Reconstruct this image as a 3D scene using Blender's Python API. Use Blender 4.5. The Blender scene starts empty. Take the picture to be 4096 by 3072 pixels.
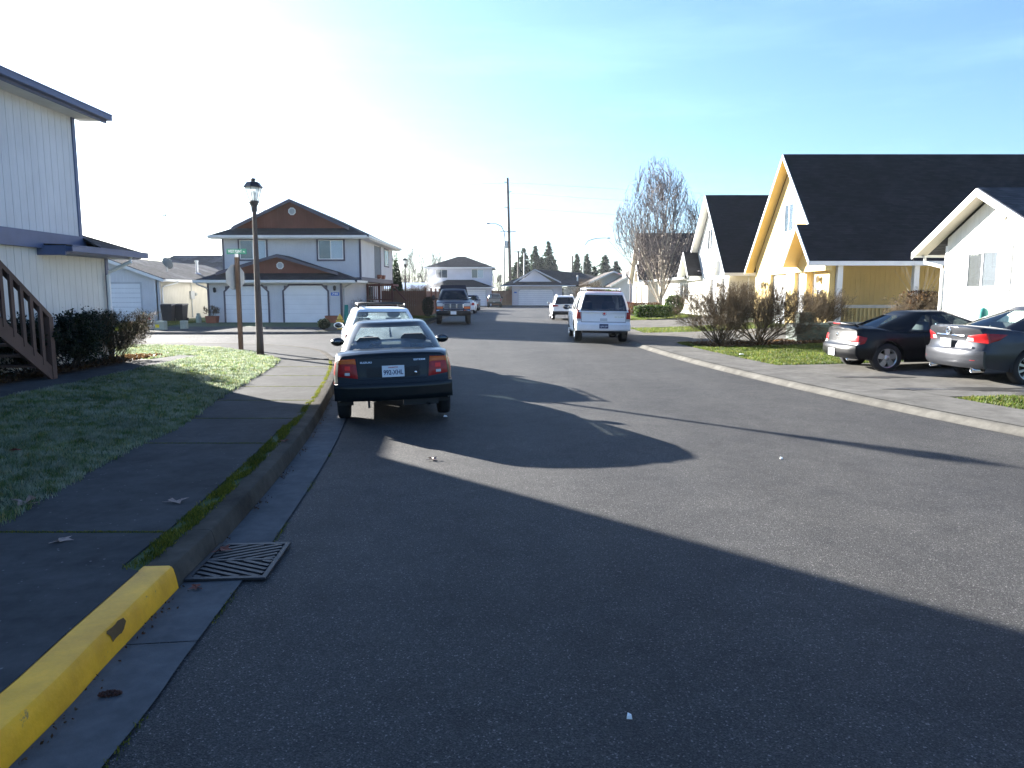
import bpy, math, random
import numpy as np
from mathutils import Vector, Matrix
rnd = random.Random(7)
R = math.radians
SC = bpy.context.scene
COL = SC.collection

# ---------------------------------------------------------------- camera, sky, sun, exposure
cam = bpy.data.cameras.new('camera'); camo = bpy.data.objects.new('camera', cam); COL.objects.link(camo)
camo.location = (0, 0, 1.8); camo.rotation_euler = (R(90 - 7.1), 0, 0)
cam.sensor_width = 36; cam.lens = 25.55; cam.clip_start = .05; cam.clip_end = 4000
SC.camera = camo
SUN_EL, SUN_AZ = 15.7, -45.0            # azimuth from +Y, clockwise
tosun = Vector((math.sin(R(SUN_AZ)) * math.cos(R(SUN_EL)), math.cos(R(SUN_AZ)) * math.cos(R(SUN_EL)), math.sin(R(SUN_EL))))
W = bpy.data.worlds.new('World'); SC.world = W; W.use_nodes = True
wn, wl = W.node_tree.nodes, W.node_tree.links
bg = wn['Background']
sky = wn.new('ShaderNodeTexSky'); sky.sky_type = 'NISHITA'; sky.sun_disc = False
sky.sun_elevation = R(SUN_EL); sky.sun_rotation = R(SUN_AZ)
sky.air_density = 1.0; sky.dust_density = 1.0; sky.ozone_density = 1.2; sky.altitude = 60
# thin high cloud streaks, laid out on the sky by direction
geo = wn.new('ShaderNodeTexCoord'); mp = wn.new('ShaderNodeMapping'); mp.inputs['Scale'].default_value = (1.2, 2.2, 9.0)
mp.inputs['Rotation'].default_value = (R(8), R(-14), R(20))
nz = wn.new('ShaderNodeTexNoise'); nz.inputs['Scale'].default_value = 1.6; nz.inputs['Detail'].default_value = 7; nz.inputs['Roughness'].default_value = .62
cr = wn.new('ShaderNodeValToRGB'); cr.color_ramp.elements[0].position = .47; cr.color_ramp.elements[1].position = .80
mx = wn.new('ShaderNodeMixRGB'); mx.blend_type = 'ADD'; mx.inputs['Color2'].default_value = (1.6, 1.6, 1.65, 1)
mul = wn.new('ShaderNodeMath'); mul.operation = 'MULTIPLY'; mul.inputs[1].default_value = .55
wl.new(geo.outputs['Generated'], mp.inputs['Vector']); wl.new(mp.outputs['Vector'], nz.inputs['Vector'])
wl.new(nz.outputs['Fac'], cr.inputs['Fac']); wl.new(cr.outputs['Color'], mul.inputs[0])
wl.new(mul.outputs[0], mx.inputs['Fac']); wl.new(sky.outputs['Color'], mx.inputs['Color1'])
gm = wn.new('ShaderNodeGamma'); gm.inputs['Gamma'].default_value = 1.0
tn = wn.new('ShaderNodeMixRGB'); tn.blend_type = 'MULTIPLY'; tn.inputs['Fac'].default_value = 1; tn.inputs['Color2'].default_value = (.47, .62, .89, 1)
# pale aureole of thin high haze round the sun, by angle from the sun
dp = wn.new('ShaderNodeVectorMath'); dp.operation = 'DOT_PRODUCT'; dp.inputs[1].default_value = tuple(tosun); wl.new(geo.outputs['Generated'], dp.inputs[0])
ar = wn.new('ShaderNodeValToRGB'); e_ = ar.color_ramp.elements; e_[0].position = 0; e_[0].color = (0, 0, 0, 1); e_[1].position = 1; e_[1].color = (.8, .9, .9, 1)
for q_, c_ in ((.2, (.24, .30, .22)), (.6, (.34, .46, .38))): e2 = e_.new(q_); e2.color = (*c_, 1)
ad = wn.new('ShaderNodeMixRGB'); ad.blend_type = 'ADD'; ad.inputs['Fac'].default_value = 1
wl.new(dp.outputs['Value'], ar.inputs['Fac']); wl.new(mx.outputs['Color'], ad.inputs['Color1']); wl.new(ar.outputs['Color'], ad.inputs['Color2']); wl.new(ad.outputs['Color'], gm.inputs['Color']); wl.new(gm.outputs['Color'], tn.inputs['Color1'])
wl.new(tn.outputs['Color'], bg.inputs['Color']); bg.inputs['Strength'].default_value = .05
sl = bpy.data.lights.new('sun', 'SUN'); sl.energy = 5.0; sl.angle = R(.53); sl.color = (1, .95, .87)
so = bpy.data.objects.new('sun', sl); COL.objects.link(so); so.location = (-30, 30, 30)
so.rotation_euler = tosun.to_track_quat('Z', 'Y').to_euler()
SC.view_settings.view_transform = 'Standard'; SC.view_settings.look = 'None'
SC.view_settings.exposure = 2.85; SC.view_settings.gamma = 1.0; SC.view_settings.use_curve_mapping = False
SC.cycles.use_denoising = True
SC.cycles.max_bounces = 8; SC.cycles.transparent_max_bounces = 24; SC.cycles.volume_bounces = 0
SC.cycles.sample_clamp_indirect = 6

# ---------------------------------------------------------------- materials
def hexc(c): return (c[0], c[1], c[2], 1)
class NT:
    def __init__(s, name):
        s.m = bpy.data.materials.new(name); s.m.use_nodes = True
        s.n, s.l = s.m.node_tree.nodes, s.m.node_tree.links
        s.b = s.n['Principled BSDF']; s.out = s.n['Material Output']
        s.tc = s.n.new('ShaderNodeTexCoord')
    def node(s, t, **kw):
        x = s.n.new(t)
        for k, v in kw.items():
            if k in x.inputs: x.inputs[k].default_value = v
            else: setattr(x, k, v)
        return x
    def noise(s, scale, detail=4, rough=.55, vec=None):
        x = s.node('ShaderNodeTexNoise', Scale=scale, Detail=detail, Roughness=rough)
        s.l.new(vec or s.tc.outputs['Object'], x.inputs['Vector']); return x.outputs['Fac']
    def ramp(s, fac, stops):
        x = s.n.new('ShaderNodeValToRGB'); e = x.color_ramp.elements
        while len(e) < len(stops): e.new(.5)
        for i, (p, c) in enumerate(stops): e[i].position = p; e[i].color = hexc(c) if not isinstance(c, (int, float)) else (c, c, c, 1)
        s.l.new(fac, x.inputs['Fac']); return x.outputs['Color']
    def mix(s, fac, a, b, mode='MIX'):
        x = s.n.new('ShaderNodeMixRGB'); x.blend_type = mode
        for sock, v in (('Fac', fac), ('Color1', a), ('Color2', b)):
            if isinstance(v, (int, float)): x.inputs[sock].default_value = v if sock == 'Fac' else (v, v, v, 1)
            elif isinstance(v, tuple): x.inputs[sock].default_value = hexc(v)
            else: s.l.new(v, x.inputs[sock])
        return x.outputs['Color']
    def math(s, op, a, b=0.0):
        x = s.n.new('ShaderNodeMath'); x.operation = op
        for i, v in enumerate((a, b)):
            if isinstance(v, (int, float)): x.inputs[i].default_value = v
            else: s.l.new(v, x.inputs[i])
        return x.outputs[0]
    def color(s, c): s.l.new(c, s.b.inputs['Base Color'])
    def bump(s, h, strength=.3, dist=.01):
        x = s.node('ShaderNodeBump', Strength=strength, Distance=dist); s.l.new(h, x.inputs['Height'])
        s.l.new(x.outputs['Normal'], s.b.inputs['Normal'])

def M(name, col, rough=.6, spec=.4, metal=0., var=.12, vs=3., bump=0., bs=60., coat=0., alpha=None):
    t = NT(name); b = t.b
    b.inputs['Roughness'].default_value = rough; b.inputs['Metallic'].default_value = metal
    b.inputs['Specular IOR Level'].default_value = spec
    if coat: b.inputs['Coat Weight'].default_value = coat; b.inputs['Coat Roughness'].default_value = .04
    f = t.noise(vs)
    lo = tuple(max(0, c * (1 - var)) for c in col); hi = tuple(min(1, c * (1 + var)) for c in col)
    t.color(t.ramp(f, [(.3, lo), (.7, hi)]))
    if bump: t.bump(t.noise(bs, 3), bump, .01)
    return t.m

MAT = {}
# asphalt: dark binder, pale stones, worn patches and a few tar seams
t = NT('asphalt')
vo = t.node('ShaderNodeTexVoronoi', Scale=150.0); t.l.new(t.tc.outputs['Object'], vo.inputs['Vector'])
wnz = t.node('ShaderNodeTexWhiteNoise'); t.l.new(vo.outputs['Color'], wnz.inputs['Vector'])
stone = t.ramp(wnz.outputs['Value'], [(.0, (.032, .032, .033)), (.60, (.052, .052, .052)), (.96, (.084, .083, .082)), (.99, (.19, .187, .183))])
patch = t.ramp(t.noise(.55, 5, .6), [(.3, (.80, .80, .82)), (.7, (1.16, 1.14, 1.10))])
c = t.mix(1.0, stone, patch, 'MULTIPLY')
dirt = t.ramp(t.noise(3.2, 6, .65), [(.45, (1, 1, 1)), (.75, (.72, .72, .74))])
c = t.mix(1.0, c, dirt, 'MULTIPLY')
lane = t.node('ShaderNodeMapping', Scale=(.9, .07, 1)); lane.inputs['Rotation'].default_value = (0, 0, R(-9)); t.l.new(t.tc.outputs['Object'], lane.inputs['Vector'])
c = t.mix(1.0, c, t.ramp(t.noise(1.0, 3, .5, lane.outputs[0]), [(.35, (.88, .88, .88)), (.65, (1.10, 1.10, 1.09))]), 'MULTIPLY')   # tyre-worn lanes
oil = t.ramp(t.noise(.9, 3, .4), [(.72, (1, 1, 1)), (.80, (.70, .70, .72))]); c = t.mix(1.0, c, oil, 'MULTIPLY')
t.color(c); t.b.inputs['Roughness'].default_value = .7; t.b.inputs['Specular IOR Level'].default_value = .12
t.bump(vo.outputs['Distance'], .55, .012); MAT['asphalt'] = t.m
# concrete
def concrete(name, col, stain=.25, speck=True):
    t = NT(name)
    c = t.ramp(t.noise(1.6, 8, .68), [(.28, tuple(x * (1 - stain * 1.5) for x in col)), (.72, tuple(x * (1 + stain * .6) for x in col))])
    c = t.mix(1.0, c, t.ramp(t.noise(7, 6, .7), [(.35, (.82, .82, .82)), (.7, (1.1, 1.1, 1.1))]), 'MULTIPLY')
    if speck:   # pale lichen spots
        v = t.node('ShaderNodeTexVoronoi', Scale=13.0); t.l.new(t.tc.outputs['Object'], v.inputs['Vector'])
        d = t.math('ADD', v.outputs['Distance'], t.math('MULTIPLY', t.noise(25, 3), .35))
        c = t.mix(t.ramp(d, [(.20, .30), (.27, 0.)]), c, (.42, .43, .43))
    t.color(c); t.b.inputs['Roughness'].default_value = .9; t.b.inputs['Specular IOR Level'].default_value = .04
    t.bump(t.noise(140, 3), .35, .006); MAT[name] = t.m
concrete('concrete', (.072, .072, .072)); concrete('concrete_pale', (.135, .130, .120), .25, False)
concrete('gutter', (.115, .118, .122), .2, False); concrete('curb_concrete', (.085, .075, .062), .4, False); concrete('curb_pale', (.125, .12, .108), .3, False); concrete('curb_chip', (.16, .10, .05), .3, False)
t = NT('yellow_paint')
c = t.ramp(t.noise(5, 5, .6), [(.3, (.74, .34, .004)), (.7, (.90, .43, .005))])
w = t.ramp(t.noise(3.3, 9, .78), [(.62, 0.), (.66, .9)])
c = t.mix(w, c, (.22, .15, .07)); c = t.mix(1.0, c, t.ramp(t.noise(1.4, 6, .7), [(.3, (.70, .66, .6)), (.6, (1.05, 1.05, 1))]), 'MULTIPLY'); t.color(c)
t.b.inputs['Roughness'].default_value = .6; t.bump(t.noise(60, 3), .25, .006); MAT['yellow_paint'] = t.m
# soil / turf below the blades
t = NT('turf')
c = t.ramp(t.noise(2.2, 6, .65), [(.28, (.028, .042, .014)), (.5, (.040, .070, .020)), (.75, (.08, .10, .03))])
t.color(c); t.b.inputs['Roughness'].default_value = .95; t.bump(t.noise(45, 4), .6, .03); MAT['turf'] = t.m
def blade(name, stops, frost=0.):
    t = NT(name); g = t.n.new('ShaderNodeNewGeometry')
    c = t.ramp(g.outputs['Random Per Island'], stops)
    pt = t.ramp(t.noise(1.3, 4), [(.35, (.62, .66, .62)), (.65, (1.25, 1.2, 1.05))])
    c = t.mix(1.0, c, pt, 'MULTIPLY')
    if frost:
        f = t.ramp(t.noise(5.0, 6, .65), [(.40, 0.), (.66, frost)])
        c = t.mix(f, c, (.50, .54, .50))
    t.color(c); t.b.inputs['Roughness'].default_value = .55; t.b.inputs['Specular IOR Level'].default_value = .3
    t.b.inputs['Subsurface Weight'].default_value = 0
    tr = t.node('ShaderNodeBsdfTranslucent'); t.l.new(c, tr.inputs['Color'])
    mxs = t.n.new('ShaderNodeMixShader'); mxs.inputs[0].default_value = .5
    t.l.new(t.b.outputs[0], mxs.inputs[1]); t.l.new(tr.outputs[0], mxs.inputs[2]); t.l.new(mxs.outputs[0], t.out.inputs['Surface'])
    MAT[name] = t.m
blade('frosty_grass', [(0, (.045, .095, .030)), (.5, (.085, .145, .040)), (.8, (.16, .19, .06)), (1, (.27, .23, .10))], .55)
blade('grass', [(0, (.04, .075, .014)), (.5, (.075, .12, .02)), (.85, (.14, .15, .03)), (1, (.2, .17, .07))])
blade('moss', [(0, (.05, .075, .012)), (.6, (.11, .13, .02)), (1, (.22, .2, .03))])
blade('leaf_dark', [(0, (.008, .014, .008)), (.6, (.016, .026, .012)), (1, (.035, .045, .018))])
blade('leaf_green', [(0, (.018, .045, .010)), (.6, (.045, .09, .014)), (1, (.10, .14, .022))])
blade('leaf_conifer', [(0, (.016, .030, .018)), (.6, (.028, .048, .026)), (1, (.05, .07, .035))])
blade('leaf_litter', [(0, (.05, .025, .012)), (.6, (.09, .05, .025)), (1, (.16, .10, .05))])
MAT['mulch'] = M('mulch', (.035, .022, .014), .95, var=.5, vs=14, bump=.8, bs=40)
MAT['twig'] = M('twig', (.100, .070, .036), .85, var=.35, vs=5)
MAT['twig_grey'] = M('twig_grey', (.088, .070, .062), .85, var=.3, vs=5)
MAT['twig_pale'] = M('twig_pale', (.17, .145, .135), .85, var=.3, vs=5)
MAT['bark_pale'] = M('bark_pale', (.42, .37, .30), .8, var=.35, vs=6, bump=.4, bs=30)
MAT['bark'] = M('bark', (.07, .055, .045), .9, var=.3)
# siding, paint, roof
def siding(name, col, lap=0., dirty=.1):
    t = NT(name)
    c = t.ramp(t.noise(.8, 5, .6), [(.3, tuple(x * (1 - dirty) for x in col)), (.7, tuple(min(1, x * (1 + dirty * .4)) for x in col))])
    mpv = t.node('ShaderNodeMapping', Scale=(30, 30, 2.0)); t.l.new(t.tc.outputs['Object'], mpv.inputs['Vector'])
    gr = t.noise(1.0, 3, .6, mpv.outputs[0])
    c = t.mix(1.0, c, t.ramp(gr, [(.3, (.93, .93, .93)), (.7, (1.03, 1.03, 1.03))]), 'MULTIPLY')
    t.color(c); t.b.inputs['Roughness'].default_value = .7; t.b.inputs['Specular IOR Level'].default_value = .3
    t.bump(gr, .25, .006); MAT[name] = t.m
siding('wall_white', (.60, .61, .63)); siding('wall_cream', (.62, .61, .57)); siding('wall_beige', (.63, .59, .49))
siding('wall_grey', (.56, .57, .59)); siding('wall_yellow', (.66, .49, .20)); siding('wall_offwhite', (.78, .76, .70))
siding('wall_lilac', (.58, .58, .63)); siding('wall_tan', (.55, .50, .42))
siding('gable_brown', (.16, .055, .036), dirty=.3); siding('fence_wood', (.16, .070, .040), dirty=.4)
siding('old_wood', (.105, .060, .045), dirty=.45); siding('deck_red', (.10, .026, .022), dirty=.3)
siding('post_wood', (.11, .066, .044), dirty=.45); siding('pole_wood', (.075, .060, .055), dirty=.4)
MAT['trim_blue'] = M('trim_blue', (.105, .125, .205), .5, var=.08)
MAT['trim_dark'] = M('trim_dark', (.085, .075, .10), .55, var=.1)
MAT['trim_white'] = M('trim_white', (.74, .74, .72), .45, var=.05)
MAT['trim_grey'] = M('trim_grey', (.42, .44, .47), .5, var=.06)
MAT['trim_tan'] = M('trim_tan', (.50, .46, .38), .55, var=.08)
MAT['door_white'] = M('door_white', (.72, .73, .74), .45, var=.05, vs=1.2)
MAT['soffit'] = M('soffit', (.55, .55, .53), .7, var=.08)
def shingles(name, col, frost=0.):
    t = NT(name)
    mpv = t.node('ShaderNodeMapping', Scale=(1, 1, 1)); t.l.new(t.tc.outputs['Object'], mpv.inputs['Vector'])
    sx = t.node('ShaderNodeSeparateXYZ'); t.l.new(mpv.outputs[0], sx.inputs[0])
    cb = t.node('ShaderNodeCombineXYZ')
    t.l.new(t.math('ADD', sx.outputs[0], sx.outputs[1]), cb.inputs[0]); t.l.new(sx.outputs[2], cb.inputs[1])
    br = t.node('ShaderNodeTexBrick', Scale=1.0); t.l.new(cb.outputs[0], br.inputs['Vector'])
    br.inputs['Brick Width'].default_value = .3; br.inputs['Row Height'].default_value = .075; br.inputs['Mortar Size'].default_value = .006
    br.inputs['Color1'].default_value = hexc(tuple(x * .75 for x in col)); br.inputs['Color2'].default_value = hexc(tuple(x * 1.35 for x in col))
    br.inputs['Mortar'].default_value = hexc(tuple(x * .45 for x in col))
    c = t.mix(1.0, br.outputs['Color'], t.ramp(t.noise(.7, 5), [(.3, (.75, .75, .75)), (.7, (1.25, 1.25, 1.25))]), 'MULTIPLY')
    if frost: c = t.mix(t.ramp(t.noise(.45, 6, .7), [(.5, 0.), (.7, frost)]), c, (.35, .37, .4))
    t.color(c); t.b.inputs['Roughness'].default_value = .9; t.b.inputs['Specular IOR Level'].default_value = .2
    t.bump(br.outputs['Fac'], .5, -.01); MAT[name] = t.m
shingles('roof_dark', (.030, .029, .032)); shingles('roof_black', (.017, .017, .020)); shingles('roof_grey', (.050, .050, .055), .35)
shingles('roof_brown', (.06, .05, .045), .15)
# glass, metal, plastic
def glass(name, tint, refl=.06, dust=.0):
    t = NT(name); t.n.remove(t.b)
    tr = t.node('ShaderNodeBsdfTransparent', Color=hexc(tint)); gl = t.node('ShaderNodeBsdfGlossy', Roughness=.02)
    gl.inputs['Color'].default_value = (.9, .95, 1, 1)
    fr = t.node('ShaderNodeLayerWeight', Blend=.12)
    f = t.math('ADD', t.math('MULTIPLY', fr.outputs['Fresnel'], .9), refl)
    mxs = t.n.new('ShaderNodeMixShader'); t.l.new(f, mxs.inputs[0]); t.l.new(tr.outputs[0], mxs.inputs[1]); t.l.new(gl.outputs[0], mxs.inputs[2])
    sh = mxs.outputs[0]
    if dust:
        d1 = t.node('ShaderNodeBsdfTranslucent', Color=(.55, .62, .66, 1)); d2 = t.node('ShaderNodeBsdfDiffuse', Color=(.45, .5, .53, 1)); m2 = t.n.new('ShaderNodeMixShader'); m2.inputs[0].default_value = .5; t.l.new(d1.outputs[0], m2.inputs[1]); t.l.new(d2.outputs[0], m2.inputs[2])
        m3 = t.n.new('ShaderNodeMixShader'); t.l.new(t.ramp(t.noise(2.5, 5), [(.3, dust * .6), (.7, dust * 1.4)]), m3.inputs[0]); t.l.new(sh, m3.inputs[1]); t.l.new(m2.outputs[0], m3.inputs[2]); sh = m3.outputs[0]
    t.l.new(sh, t.out.inputs['Surface']); MAT[name] = t.m
glass('window_glass', (.86, .88, .90)); glass('car_glass', (.66, .76, .75), .05); glass('car_glass_dusty', (.70, .80, .80), .05, .34); glass('car_glass_dark', (.10, .11, .12), .05)
glass('lamp_glass', (.9, .9, .88), .03, .5)
MAT['blind'] = M('blind', (.10, .10, .09), .8, var=.05); MAT['blind_dark'] = M('blind_dark', (.15, .17, .19), .8, var=.1)
MAT['blind_pale'] = M('blind_pale', (.66, .72, .78), .8, var=.05); MAT['blind_mid'] = M('blind_mid', (.17, .18, .18), .8, var=.05)
MAT['interior'] = M('interior', (.02, .022, .025), .9)
MAT['black'] = M('black', (.012, .012, .013), .55, var=.2); MAT['rubber'] = M('rubber', (.014, .014, .015), .85, var=.2, vs=8)
MAT['seat_cloth'] = M('seat_cloth', (.055, .058, .062), .9)
MAT['chrome'] = M('chrome', (.72, .73, .75), .12, metal=1., var=.03); MAT['alloy'] = M('alloy', (.50, .51, .53), .3, metal=.9, var=.08)
MAT['mirror'] = M('mirror', (.07, .08, .09), .15, metal=.9, var=.05)
MAT['iron'] = M('iron', (.019, .020, .023), .6, metal=.0, var=.35, vs=12, bump=.3, bs=90)
MAT['galv'] = M('galv', (.42, .43, .44), .4, metal=.7, var=.15)
MAT['lamp_black'] = M('lamp_black', (.020, .020, .024), .45, var=.15)
MAT['sign_green'] = M('sign_green', (.0, .20, .12), .4, var=.05); MAT['sign_white'] = M('sign_white', (.82, .84, .82), .5, var=.03)
MAT['sign_back'] = M('sign_back', (.40, .41, .40), .5, metal=.3, var=.1); MAT['sign_blue'] = M('sign_blue', (.04, .14, .50), .5, var=.05)
MAT['lens_red'] = M('lens_red', (.30, .006, .008), .3, spec=.3, var=.25, vs=20, coat=.1)
MAT['lens_bright'] = M('lens_bright', (.75, .02, .012), .3, spec=.3, var=.1, coat=.1)
MAT['lens_amber'] = M('lens_amber', (.55, .11, .008), .3, spec=.3, var=.15, vs=20, coat=.1)
MAT['lens_clear'] = M('lens_clear', (.45, .47, .47), .2, spec=.4, var=.15, vs=25, coat=.2)
MAT['plate_white'] = M('plate_white', (.66, .70, .74), .4, var=.03); MAT['plate_blue'] = M('plate_blue', (.015, .03, .10), .5, var=.05)
MAT['plate_red'] = M('plate_red', (.50, .06, .07), .5, var=.05)
def paint(name, col, rough=.35, metal=0., coat=.12):
    MAT[name] = M(name, col, rough, .2, metal, .06, 1.5, coat=coat)
paint('paint_green', (.0028, .0060, .0078), .3, 0, .22); paint('paint_white', (.72, .74, .76)); paint('paint_silver', (.45, .47, .50), .35, .2)
paint('paint_blue', (.004, .008, .030)); paint('paint_black', (.004, .0045, .006)); paint('paint_grey', (.045, .048, .056), .3, .5)
paint('paint_red', (.14, .012, .014)); paint('paint_champagne', (.20, .18, .16), .3, .5); paint('paint_navy', (.012, .015, .05))
MAT['bumper_grey'] = M('bumper_grey', (.05, .052, .055), .6)
MAT['bin_black'] = M('bin_black', (.014, .015, .022), .45, var=.15); MAT['box_green'] = M('box_green', (.022, .040, .028), .6, var=.5, vs=5)
MAT['box_olive'] = M('box_olive', (.30, .33, .27), .6, var=.15); MAT['box_grey'] = M('box_grey', (.42, .43, .42), .5, var=.1)
MAT['hydrant_yellow'] = M('hydrant_yellow', (.62, .40, .05), .5, var=.15); MAT['terracotta'] = M('terracotta', (.24, .08, .045), .8, var=.2)
MAT['teal'] = M('teal', (.02, .20, .17), .6); MAT['sticker_yellow'] = M('sticker_yellow', (.75, .58, .03), .5)
MAT['leaf_fallen'] = M('leaf_fallen', (.26, .19, .16), .8, var=.3, vs=30); MAT['leaf_rust'] = M('leaf_rust', (.13, .035, .02), .8, var=.3, vs=30)
MAT['cone'] = M('cone', (.05, .018, .012), .8, var=.4, vs=60); MAT['metal_roof'] = M('metal_roof', (.55, .58, .62), .35, metal=.4, var=.08)

# ---------------------------------------------------------------- mesh helpers
class MB:
    def __init__(s): s.v, s.f, s.mi, s.sm, s.m, s.smooth = [], [], [], [], 0, False
    def add(s, vs, fs):
        o = len(s.v); s.v += [tuple(p) for p in vs]
        for f in fs: s.f.append(tuple(i + o for i in f)); s.mi.append(s.m); s.sm.append(s.smooth)
    def box(s, x0, x1, y0, y1, z0, z1):
        s.add([(x0, y0, z0), (x1, y0, z0), (x1, y1, z0), (x0, y1, z0), (x0, y0, z1), (x1, y0, z1), (x1, y1, z1), (x0, y1, z1)],
              [(0, 3, 2, 1), (4, 5, 6, 7), (0, 1, 5, 4), (1, 2, 6, 5), (2, 3, 7, 6), (3, 0, 4, 7)])
    def hexa(s, b, t):          # bottom ring, top ring
        n = len(b)
        s.add(list(b) + list(t), [tuple(range(n))[::-1], tuple(range(n, 2 * n))] + [(i, (i + 1) % n, n + (i + 1) % n, n + i) for i in range(n)])
    def slab(s, pts, th): s.hexa([(p[0], p[1], p[2] - th) for p in pts], pts)
    def tube(s, ps, rs, n=8, cap=True):
        ps = [Vector(p) for p in ps]
        if isinstance(rs, (int, float)): rs = [rs] * len(ps)
        vs, fs = [], []
        for i, p in enumerate(ps):
            d = (ps[min(i + 1, len(ps) - 1)] - ps[max(i - 1, 0)])
            d = d.normalized() if d.length > 1e-9 else Vector((0, 0, 1))
            a = d.cross(Vector((0, 0, 1)) if abs(d.z) < .95 else Vector((1, 0, 0))).normalized(); b = d.cross(a)
            for k in range(n):
                an = 2 * math.pi * k / n
                vs.append(p + (a * math.cos(an) + b * math.sin(an)) * rs[i])
        for i in range(len(ps) - 1):
            for k in range(n): fs.append((i * n + k, i * n + (k + 1) % n, (i + 1) * n + (k + 1) % n, (i + 1) * n + k))
        if cap: fs += [tuple(range(n))[::-1], tuple(range((len(ps) - 1) * n, len(ps) * n))]
        s.add(vs, fs)
    def lathe(s, prof, n=24, o=(0, 0, 0), axis='z', cap=True):
        vs, fs = [], []
        for r, z in prof:
            for k in range(n):
                a = 2 * math.pi * (k + .5) / n; c, d = r * math.cos(a), r * math.sin(a)
                p = {'z': (c, d, z), 'x': (z, c, d), 'y': (d, z, c)}[axis]
                vs.append((p[0] + o[0], p[1] + o[1], p[2] + o[2]))
        m = len(prof)
        for i in range(m - 1):
            for k in range(n): fs.append((i * n + k, i * n + (k + 1) % n, (i + 1) * n + (k + 1) % n, (i + 1) * n + k))
        if cap: fs += [tuple(range(n))[::-1], tuple(range((m - 1) * n, m * n))]
        s.add(vs, fs)
    def ball(s, c, r, n=10):
        rx, ry, rz = r if isinstance(r, tuple) else (r, r, r)
        vs, fs = [], []; h = n // 2 + 1
        for i in range(h + 1):
            th = math.pi * i / h
            for k in range(n): vs.append((c[0] + rx * math.sin(th) * math.cos(2 * math.pi * k / n), c[1] + ry * math.sin(th) * math.sin(2 * math.pi * k / n), c[2] + rz * math.cos(th)))
        for i in range(h):
            for k in range(n): fs.append((i * n + k, (i + 1) * n + k, (i + 1) * n + (k + 1) % n, i * n + (k + 1) % n))
        s.add(vs, fs)

def link(name, me, mats, parent=None):
    o = bpy.data.objects.new(name, me); COL.objects.link(o)
    for m in (mats if isinstance(mats, (list, tuple)) else [mats]): me.materials.append(MAT[m] if isinstance(m, str) else m)
    if parent:
        o.parent = parent
    return o
WORLD_BUILT = {}                 # things whose parts are written in world coordinates
def obj(name, mb, mats, parent=None, label=None):
    me = bpy.data.meshes.new(name); me.from_pydata(mb.v, [], mb.f)
    me.polygons.foreach_set('material_index', mb.mi); me.polygons.foreach_set('use_smooth', mb.sm); me.update()
    o = link(name, me, mats, parent)
    if parent and parent.get('_w'): off = Vector(parent['_w']); o.location = -off
    elif parent and parent.parent and parent.type == 'MESH': o.location = (0, 0, 0)
    if label: o['label'] = label
    return o
def np_obj(name, V, F, mats, parent=None):
    me = bpy.data.meshes.new(name); k = F.shape[1]
    me.vertices.add(len(V)); me.vertices.foreach_set('co', np.asarray(V, np.float32).ravel())
    me.loops.add(F.size); me.loops.foreach_set('vertex_index', F.ravel().astype(np.int32))
    me.polygons.add(len(F)); me.polygons.foreach_set('loop_start', np.arange(0, F.size, k, dtype=np.int32))
    me.update(calc_edges=True)
    o = link(name, me, mats, parent)
    if parent and parent.get('_w'): o.location = -Vector(parent['_w'])
    return o
def thing(name, label, cat, loc=(0, 0, 0), rz=0., group=None, world=False):
    o = bpy.data.objects.new(name, None); COL.objects.link(o); o.location = loc; o.rotation_euler = (0, 0, rz)
    o.empty_display_size = .2; o['label'] = label; o['category'] = cat
    if group: o['group'] = group
    if world: o['_w'] = list(loc)
    return o
def tag(o, label, cat, group=None, kind=None):
    o['label'] = label; o['category'] = cat
    if group: o['group'] = group
    if kind: o['kind'] = kind
    return o
def structure(o): o['kind'] = 'structure'; return o
def text_part(name, s, size, mat, parent, loc, rot, width=None, bold=False, ext=.001):
    cu = bpy.data.curves.new(name, 'FONT'); cu.body = s; cu.size = size; cu.align_x = 'CENTER'; cu.align_y = 'CENTER'; cu.extrude = ext
    if bold: cu.offset = size * .018
    tmp = bpy.data.objects.new('tmp', cu); COL.objects.link(tmp)
    me = bpy.data.meshes.new_from_object(tmp); bpy.data.objects.remove(tmp)
    xs = [v.co.x for v in me.vertices]
    if width and xs:
        k = width / (max(xs) - min(xs))
        for v in me.vertices: v.co.x *= k
    o = link(name, me, mat, parent)
    o.location = Vector(loc) - (Vector(parent['_w']) if parent and parent.get('_w') else Vector()); o.rotation_euler = rot
    return o

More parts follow.
